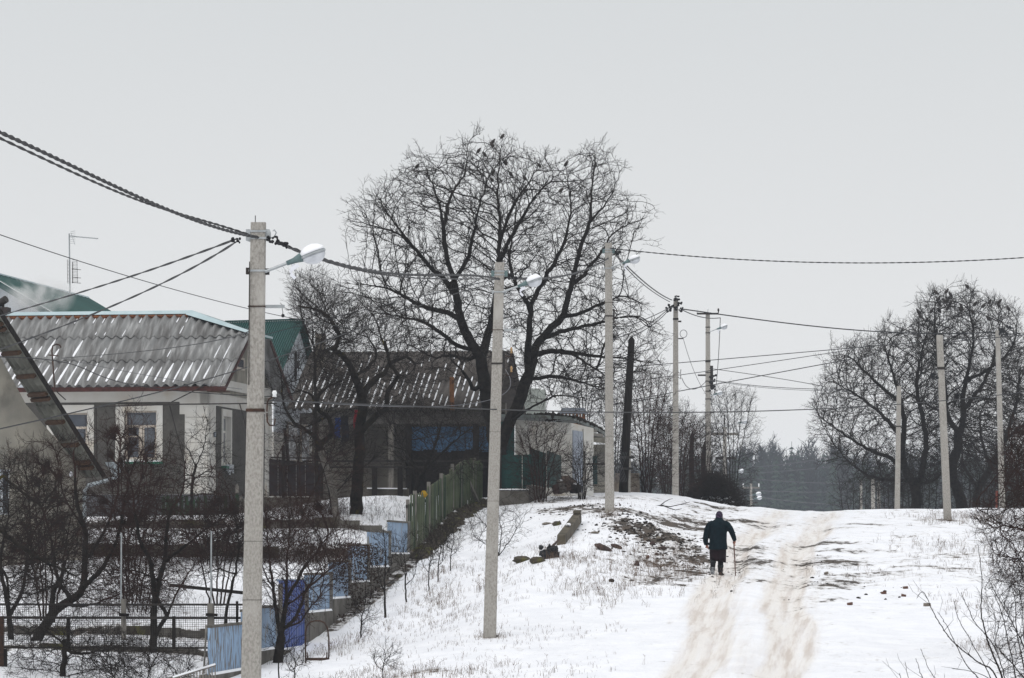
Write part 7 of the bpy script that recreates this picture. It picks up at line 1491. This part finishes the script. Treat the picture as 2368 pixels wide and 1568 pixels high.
g = G(1270, 1291); sa = thing('scrap_axle', 'black heap of scrap with a tyre and a rod leaning on the concrete beam', 'scrap metal', g)
q = lambda x, y, dd=0: P(x, y, g.y+dd)
part(sa, 'tyre', MB().tube([q(1246, 1283), q(1262, 1285), q(1280, 1287), q(1293, 1288)], [.10, .11, .11, .13], 12), M['rubber'], True)
mb = MB()
for i in range(26): mb.ell(q(1250+rnd.random()*40, 1264+rnd.random()*16, rnd.uniform(-.2, .3)), rnd.uniform(.03, .08), .05, rnd.uniform(.03, .09), 6, 5, jit=.5)
part(sa, 'engine_lump', mb, M['rubber'], kind='stuff'); part(sa, 'rod', MB().tube([q(1273, 1266), P(1290, 1250, g.y+1.2)], .03, 7), M['rusty'])
def rock(px, py, w_, h, m, label, cat='stone', nm='stone', jit=.35, dx=0, yaw=0, dep=None, snow=False):
    g = G(px, py); o = solo(nm, MB().ell(g+V((0, 0, h*.3)), w_/2, dep or w_/2.5, h*.6, 11, 7, Matrix.Rotation(yaw, 3, 'Y'), jit=jit), M[m], label, cat, g)
    if snow: part(o, 'snow_patch', MB().ell(g+V((.0, 0, h*.85)), w_*.25, w_*.2, h*.15, 8, 4), M['snow'], True)
rock(1205, 1300, .46, .16, 'moss', 'left mossy flat stone lying left of the tyre', snow=False); rock(1242, 1301, .42, .17, 'moss', 'right mossy stone with snow on it, left of the tyre', snow=True)
rock(1265, 1213, .30, .07, 'stone', 'thin flat piece left of the beam, tapering left'); rock(1288, 1215, .26, .14, 'moss', 'short log-like stone just left of the beam', snow=True)
rock(1394, 1272, .50, .13, 'brown', 'tilted reddish brown slab on the flank of the earth mound', yaw=.45); rock(1425, 1268, .30, .10, 'brown', 'second smaller brown slab right of the tilted slab', yaw=.3)
rock(1522, 1248, .12, .10, 'stone', 'pale angular stone high on the earth mound'); rock(1508, 1262, .14, .10, 'brown', 'dark clod below the pale angular stone'); rock(1532, 1270, .22, .08, 'brown', 'dark flat clod at the right foot of the earth mound'); rock(1518, 1285, .10, .08, 'brown', 'small dark clod under the earth mound')
rock(1472, 1309, .14, .12, 'brown', 'dark brown lump among the dry weeds below the mound', jit=.6); rock(1413, 1346, .14, .08, 'soilm', 'small dark clod left of the dry weeds'); rock(1375, 1234, .22, .06, 'stone', 'pale flat stone between the beam and the mound'); rock(1497, 1292, .10, .08, 'redbrick', 'small reddish stone below the earth mound')
rock(946, 1312, .10, .07, 'brown', 'clod by the fence foot'); rock(1063, 1228, .09, .07, 'brown', 'small cube like clod right of the green pickets')
rock(922, 1335, .22, .1, 'moss', 'mossy stone at the foot of the stepped footings'); rock(1208, 1292, .05, .04, 'brown', 'tiny clod above the left mossy stone')
for x, y, w_, lb in ((2043, 1374, .09, 'broken red brick on the snow, upper left of three'), (1965, 1400, .095, 'broken red brick on the snow, nearest the wheel track'), (2143, 1402, .115, 'yellowish brick alone on the snow, right of the red ones'), (2088, 1380, .09, 'small brown brick piece right of the upper red brick'), (2093, 1362, .09, 'small brown clod above the brick piece'), (1910, 1328, .09, 'small stone beside the right wheel track')):
    g = G(x, y); rr = Matrix.Rotation(rnd.uniform(0, 1), 3, 'Z') @ Matrix.Rotation(rnd.uniform(-.3, .3), 3, 'Y'); h = w_*.5
    solo('brick' if 'brick' in lb else 'stone', MB().hexa([g+rr @ V((a*w_*(.9+.2*rnd.random()), b*w_*.6, c*h+h*.6)) for c in (-.6, .6) for a, b in ((-.6, -.6), (.6, -.6), (.55, .6), (-.6, .5))]), M['stone'] if 'yellow' in lb or 'stone' in lb else M['redbrick'], lb, 'brick' if 'brick' in lb else 'stone', g)
# loose clods on the bare earth
mb = MB()
for px, py, rx, ry, n, r in ((1478, 1222, .7, 1.5, 300, .028), (1530, 1248, .6, 1.4, 160, .03), (1440, 1212, .6, 1.0, 80, .025), (1340, 1172, .8, 1.2, 80, .025), (1425, 1180, 1.2, 1.2, 90, .022), (1590, 1290, .5, 2.5, 140, .022), (1540, 1290, .8, 2, 110, .022), (1900, 1300, .7, 1.2, 22, .02), (1925, 1345, .7, 1.0, 22, .02), (1990, 1375, 1.0, 1.8, 9, .03)):
    g = G(px, py)
    for _ in range(n):
        x, y = g.x+rnd.gauss(0, rx), g.y+rnd.gauss(0, ry); q = r*rnd.uniform(.3, 1.5); mb.ell((x, y, gz1(x, y)+q*.2), q*rnd.uniform(.8, 1.6), q, q*rnd.uniform(.5, .9), 5, 3, jit=.6)
solo('earth_clods', mb, M['soilm'], None, None, (0, 90, 0), kind='stuff')
# fallen branch
g0 = G(1540, 1178); S = []
for pts, r0 in (([(1503, 1173), (1520, 1174), (1532, 1173), (1548, 1180), (1561, 1184), (1575, 1181)], .022), ([(1525, 1174), (1537, 1165), (1548, 1159), (1556, 1157)], .014), ([(1528, 1174), (1550, 1176), (1572, 1171), (1588, 1167), (1595, 1165)], .017), ([(1572, 1171), (1592, 1172), (1615, 1176)], .008), ([(1588, 1167), (1582, 1161)], .007), ([(1532, 1173), (1534, 1167)], .007)):
    q = [V((P(x, y, g0.y+1).x, P(x, y, g0.y+1).y+(1176-y)*.02, P(x, y, g0.y+1).z+.06)) for x, y in pts]
    for i, (a, b) in enumerate(zip(q, q[1:])): S.append((*a, *b, r0*(1-.7*i/len(q)), r0*(1-.7*(i+1)/len(q))))
fb_ = thing('fallen_branch', 'forked dead branch lying on the snow below the wire-tangled pole', 'branch', g0)
v_, f_ = tubes_np(np.array(S)-np.array([*g0, *g0, 0, 0]), 6); o = bpy.data.objects.new('branch', mesh_np('branch', v_, f_, M['bark'])); C.objects.link(o); o.parent = fb_
# vines over the blue panels
vi = thing('dry_vine', 'dark withered vine hanging over the pale blue panels', 'vine', FP(830, 1400)); vs = []; fs = []; S = []
rv_ = random.Random(4)
for poly, n in (([(760, 1270), (845, 1265), (850, 1300), (820, 1420), (790, 1400), (770, 1330)], 1700), ([(855, 1262), (880, 1275), (868, 1350), (835, 1420), (822, 1440), (845, 1330)], 700), ([(765, 1420), (800, 1415), (780, 1480), (760, 1480)], 260), ([(640, 1255), (860, 1255), (850, 1285), (700, 1300)], 900)):
    x0, x1 = min(p[0] for p in poly), max(p[0] for p in poly); y0, y1 = min(p[1] for p in poly), max(p[1] for p in poly); k = 0
    while k < n:
        x, y = rv_.uniform(x0, x1), rv_.uniform(y0, y1)
        if not inpoly(np.array([x]), np.array([y]), poly)[0]: k += .2; continue
        if math.sin(x*.55)+rv_.gauss(0, .6) < -.1: k += .5; continue
        c = FP(x, y)+fn_*rv_.uniform(.03, .35); a = V((rv_.gauss(0, 1), rv_.gauss(0, 1), rv_.gauss(0, 1))).normalized()*.035; b = a.cross(V((rv_.gauss(0, 1), rv_.gauss(0, 1), 1))).normalized()*.02
        m = len(vs); vs += [c-a, c+b, c+a, c-b]; fs.append((m, m+1, m+2, m+3)); k += 1
        if k % 9 < 1: S.append((*c, *(c+V((rv_.gauss(0, .03), rv_.gauss(0, .03), -rv_.uniform(.1, .35)))), .004, .003))
part(vi, 'leaves', MB().add(vs, fs), M['vine'], kind='stuff'); bb_ = vi.location; v_, f_ = tubes_np(np.array(S)-np.array([*bb_, *bb_, 0, 0]), 3); o = bpy.data.objects.new('tendrils', mesh_np('tendrils', v_, f_, M['vine'])); C.objects.link(o); o.parent = vi; o['kind'] = 'stuff'
# dry weeds
def weeds(name, regions, seed, m, world=None):
    rg = np.random.default_rng(seed); S = []
    def clump(x, y, hmax, nb):
        z = gz1(x, y)
        for _ in range(nb):
            h = hmax*rg.uniform(.35, 1); l = rg.normal(0, .35, 2)*h; ox, oy = rg.normal(0, .035, 2); a = (x+ox, y+oy, z-.02); b = (a[0]+l[0]*.35, a[1]+l[1]*.35, z+h*.6); c = (a[0]+l[0], a[1]+l[1], z+h*rg.uniform(.8, 1)); r = rg.uniform(.0016, .0034)
            S.append((*a, *b, r, r*.8)); S.append((*b, *c, r*.8, r*.5))
            if h > .16:
                for q in range(3): g = rg.uniform(.2, 1); p = [b[i]+(c[i]-b[i])*g for i in range(3)]; S.append((*p, p[0]+rg.normal(0, .03), p[1]+rg.normal(0, .03), p[2]+rg.uniform(.01, .05), r*.8, r*.6))
    for px, py, rx, ry, n, h in regions:
        g = G(px, py)
        for _ in range(n): clump(g.x+rg.normal(0, rx), g.y+rg.normal(0, ry), h*rg.uniform(.6, 1.2), int(rg.integers(2, 6)))
    if world:
        s0, s1, d0, d1, n, h = world
        for _ in range(n):
            s = rg.uniform(s0, s1); d = rg.uniform(d0, d1)
            if vn(np.array([s*.5]), np.array([d*.35]), 77)[0] < rg.uniform(-.25, .35): continue
            clump(s+.1*d, d, h*rg.uniform(.4, 1.2), int(rg.integers(1, 4)))
    v_, f_ = tubes_np(np.array(S), 3); o = bpy.data.objects.new(name, mesh_np(name, v_, f_, M[m])); C.objects.link(o); o['kind'] = 'stuff'; return o
weeds('dry_weeds', [(1500, 1320, .8, 3.0, 240, .26), (1440, 1360, .8, 2, 130, .20), (1470, 1300, .6, 1.5, 90, .22), (1560, 1300, .5, 2.5, 110, .16), (950, 1562, 1.4, .9, 300, .15), (850, 1560, .5, .8, 60, .16), (1010, 1410, .5, 1.2, 90, .16), (1060, 1425, .6, 1, 70, .14), (1010, 1330, .35, 1.5, 60, .22), (1020, 1380, .3, 1.2, 50, .22), (900, 1440, .5, 2, 70, .15), (1060, 1350, .7, 2, 60, .2), (780, 1500, .4, 1.5, 70, .2), (1135, 1472, .25, .25, 50, .10), (1110, 1365, .1, .2, 8, .35), (1265, 1270, .5, 1, 60, .15), (1310, 1295, .4, .8, 70, .22), (1350, 1300, .8, 1.5, 80, .15), (1230, 1350, 1.5, 3, 90, .14), (1350, 1370, .4, 2, 60, .24), (2150, 1200, .5, 2, 70, .2), (2230, 1200, .6, 2, 80, .25), (2300, 1205, .6, 2, 90, .25), (2200, 1270, .8, 2.5, 110, .22), (2260, 1310, .9, 3, 100, .16), (2240, 1400, .5, 2, 50, .2), (2020, 1330, .8, 2, 50, .14), (2290, 1500, .3, 1.0, 40, .2), (1410, 1195, .2, .4, 40, .22)], 3, 'straw', (-12.2, -5.0, 62, 118, 3600, .11))
weeds('garden_weeds', [(900, 1180, 1.6, 1.5, 200, .25), (700, 1185, 1.0, 1.0, 180, .5), (740, 1195, .8, .8, 160, .45), (480, 1290, 1.2, .6, 220, .4), (400, 1300, 1.2, .6, 200, .4), (350, 1400, 1.6, 2, 160, .25), (250, 1380, 1, 1.5, 160, .3), (560, 1300, .6, .6, 120, .35), (650, 1300, .8, .6, 220, .4), (740, 1290, .7, .6, 220, .4), (300, 1530, 2, 1, 160, .2), (560, 1200, 1.5, .6, 160, .3)], 4, 'vine', (-21, -13.4, 72, 104, 2600, .16))
# ------------------------------------------------------------------ smoke and haze
def vol(name, m_, mesh_mb, loc):
    o = solo(name, mesh_mb, m_, None, None, loc, kind='stuff'); return o
sm = bpy.data.materials.new('chimney_smoke'); sm.use_nodes = True; t = sm.node_tree; t.nodes.clear(); L = t.links.new
oo = N(t, 'ShaderNodeOutputMaterial'); pv = N(t, 'ShaderNodeVolumePrincipled'); pv.inputs['Color'].default_value = (.97, .965, .955, 1); L(pv.outputs[0], oo.inputs['Volume'])
tcn = N(t, 'ShaderNodeTexCoord'); nz2 = N(t, 'ShaderNodeTexNoise'); nz2.inputs['Scale'].default_value = 1.5; nz2.inputs['Detail'].default_value = 4; nz2.inputs['Distortion'].default_value = .6; L(tcn.outputs['Object'], nz2.inputs[0])
ge = N(t, 'ShaderNodeMapping'); ge.vector_type = 'POINT'; ge.inputs['Scale'].default_value = (1/1.35, 1/.6, 1/.78); L(tcn.outputs['Object'], ge.inputs[0])
ln = N(t, 'ShaderNodeVectorMath', operation='LENGTH'); L(ge.outputs[0], ln.inputs[0])
mr = N(t, 'ShaderNodeMapRange'); mr.inputs[1].default_value = 1; mr.inputs[2].default_value = .35; L(ln.outputs['Value'], mr.inputs[0])
m2 = N(t, 'ShaderNodeMapRange'); m2.inputs[1].default_value = .42; m2.inputs[2].default_value = .68; m2.inputs[4].default_value = 4.5; L(nz2.outputs[0], m2.inputs[0])
mu = N(t, 'ShaderNodeMath', operation='MULTIPLY'); L(mr.outputs[0], mu.inputs[0]); L(m2.outputs[0], mu.inputs[1]); L(mu.outputs[0], pv.inputs['Density'])
cs = P(85, 684, 117.5); o = vol('smoke', sm, MB().ell(cs, 1.35, .6, .78, 20, 12), cs)
hz = bpy.data.materials.new('haze_air'); hz.use_nodes = True; t = hz.node_tree; t.nodes.clear(); oo = N(t, 'ShaderNodeOutputMaterial'); pv = N(t, 'ShaderNodeVolumePrincipled')
pv.inputs['Color'].default_value = (.80, .88, .98, 1); pv.inputs['Density'].default_value = .00021; t.links.new(pv.outputs[0], oo.inputs['Volume'])
solo('haze', MB().box(W0, -1080, 1090, -75, 1515, -22, 44), hz, None, None, (0, 0, 0), kind='stuff')
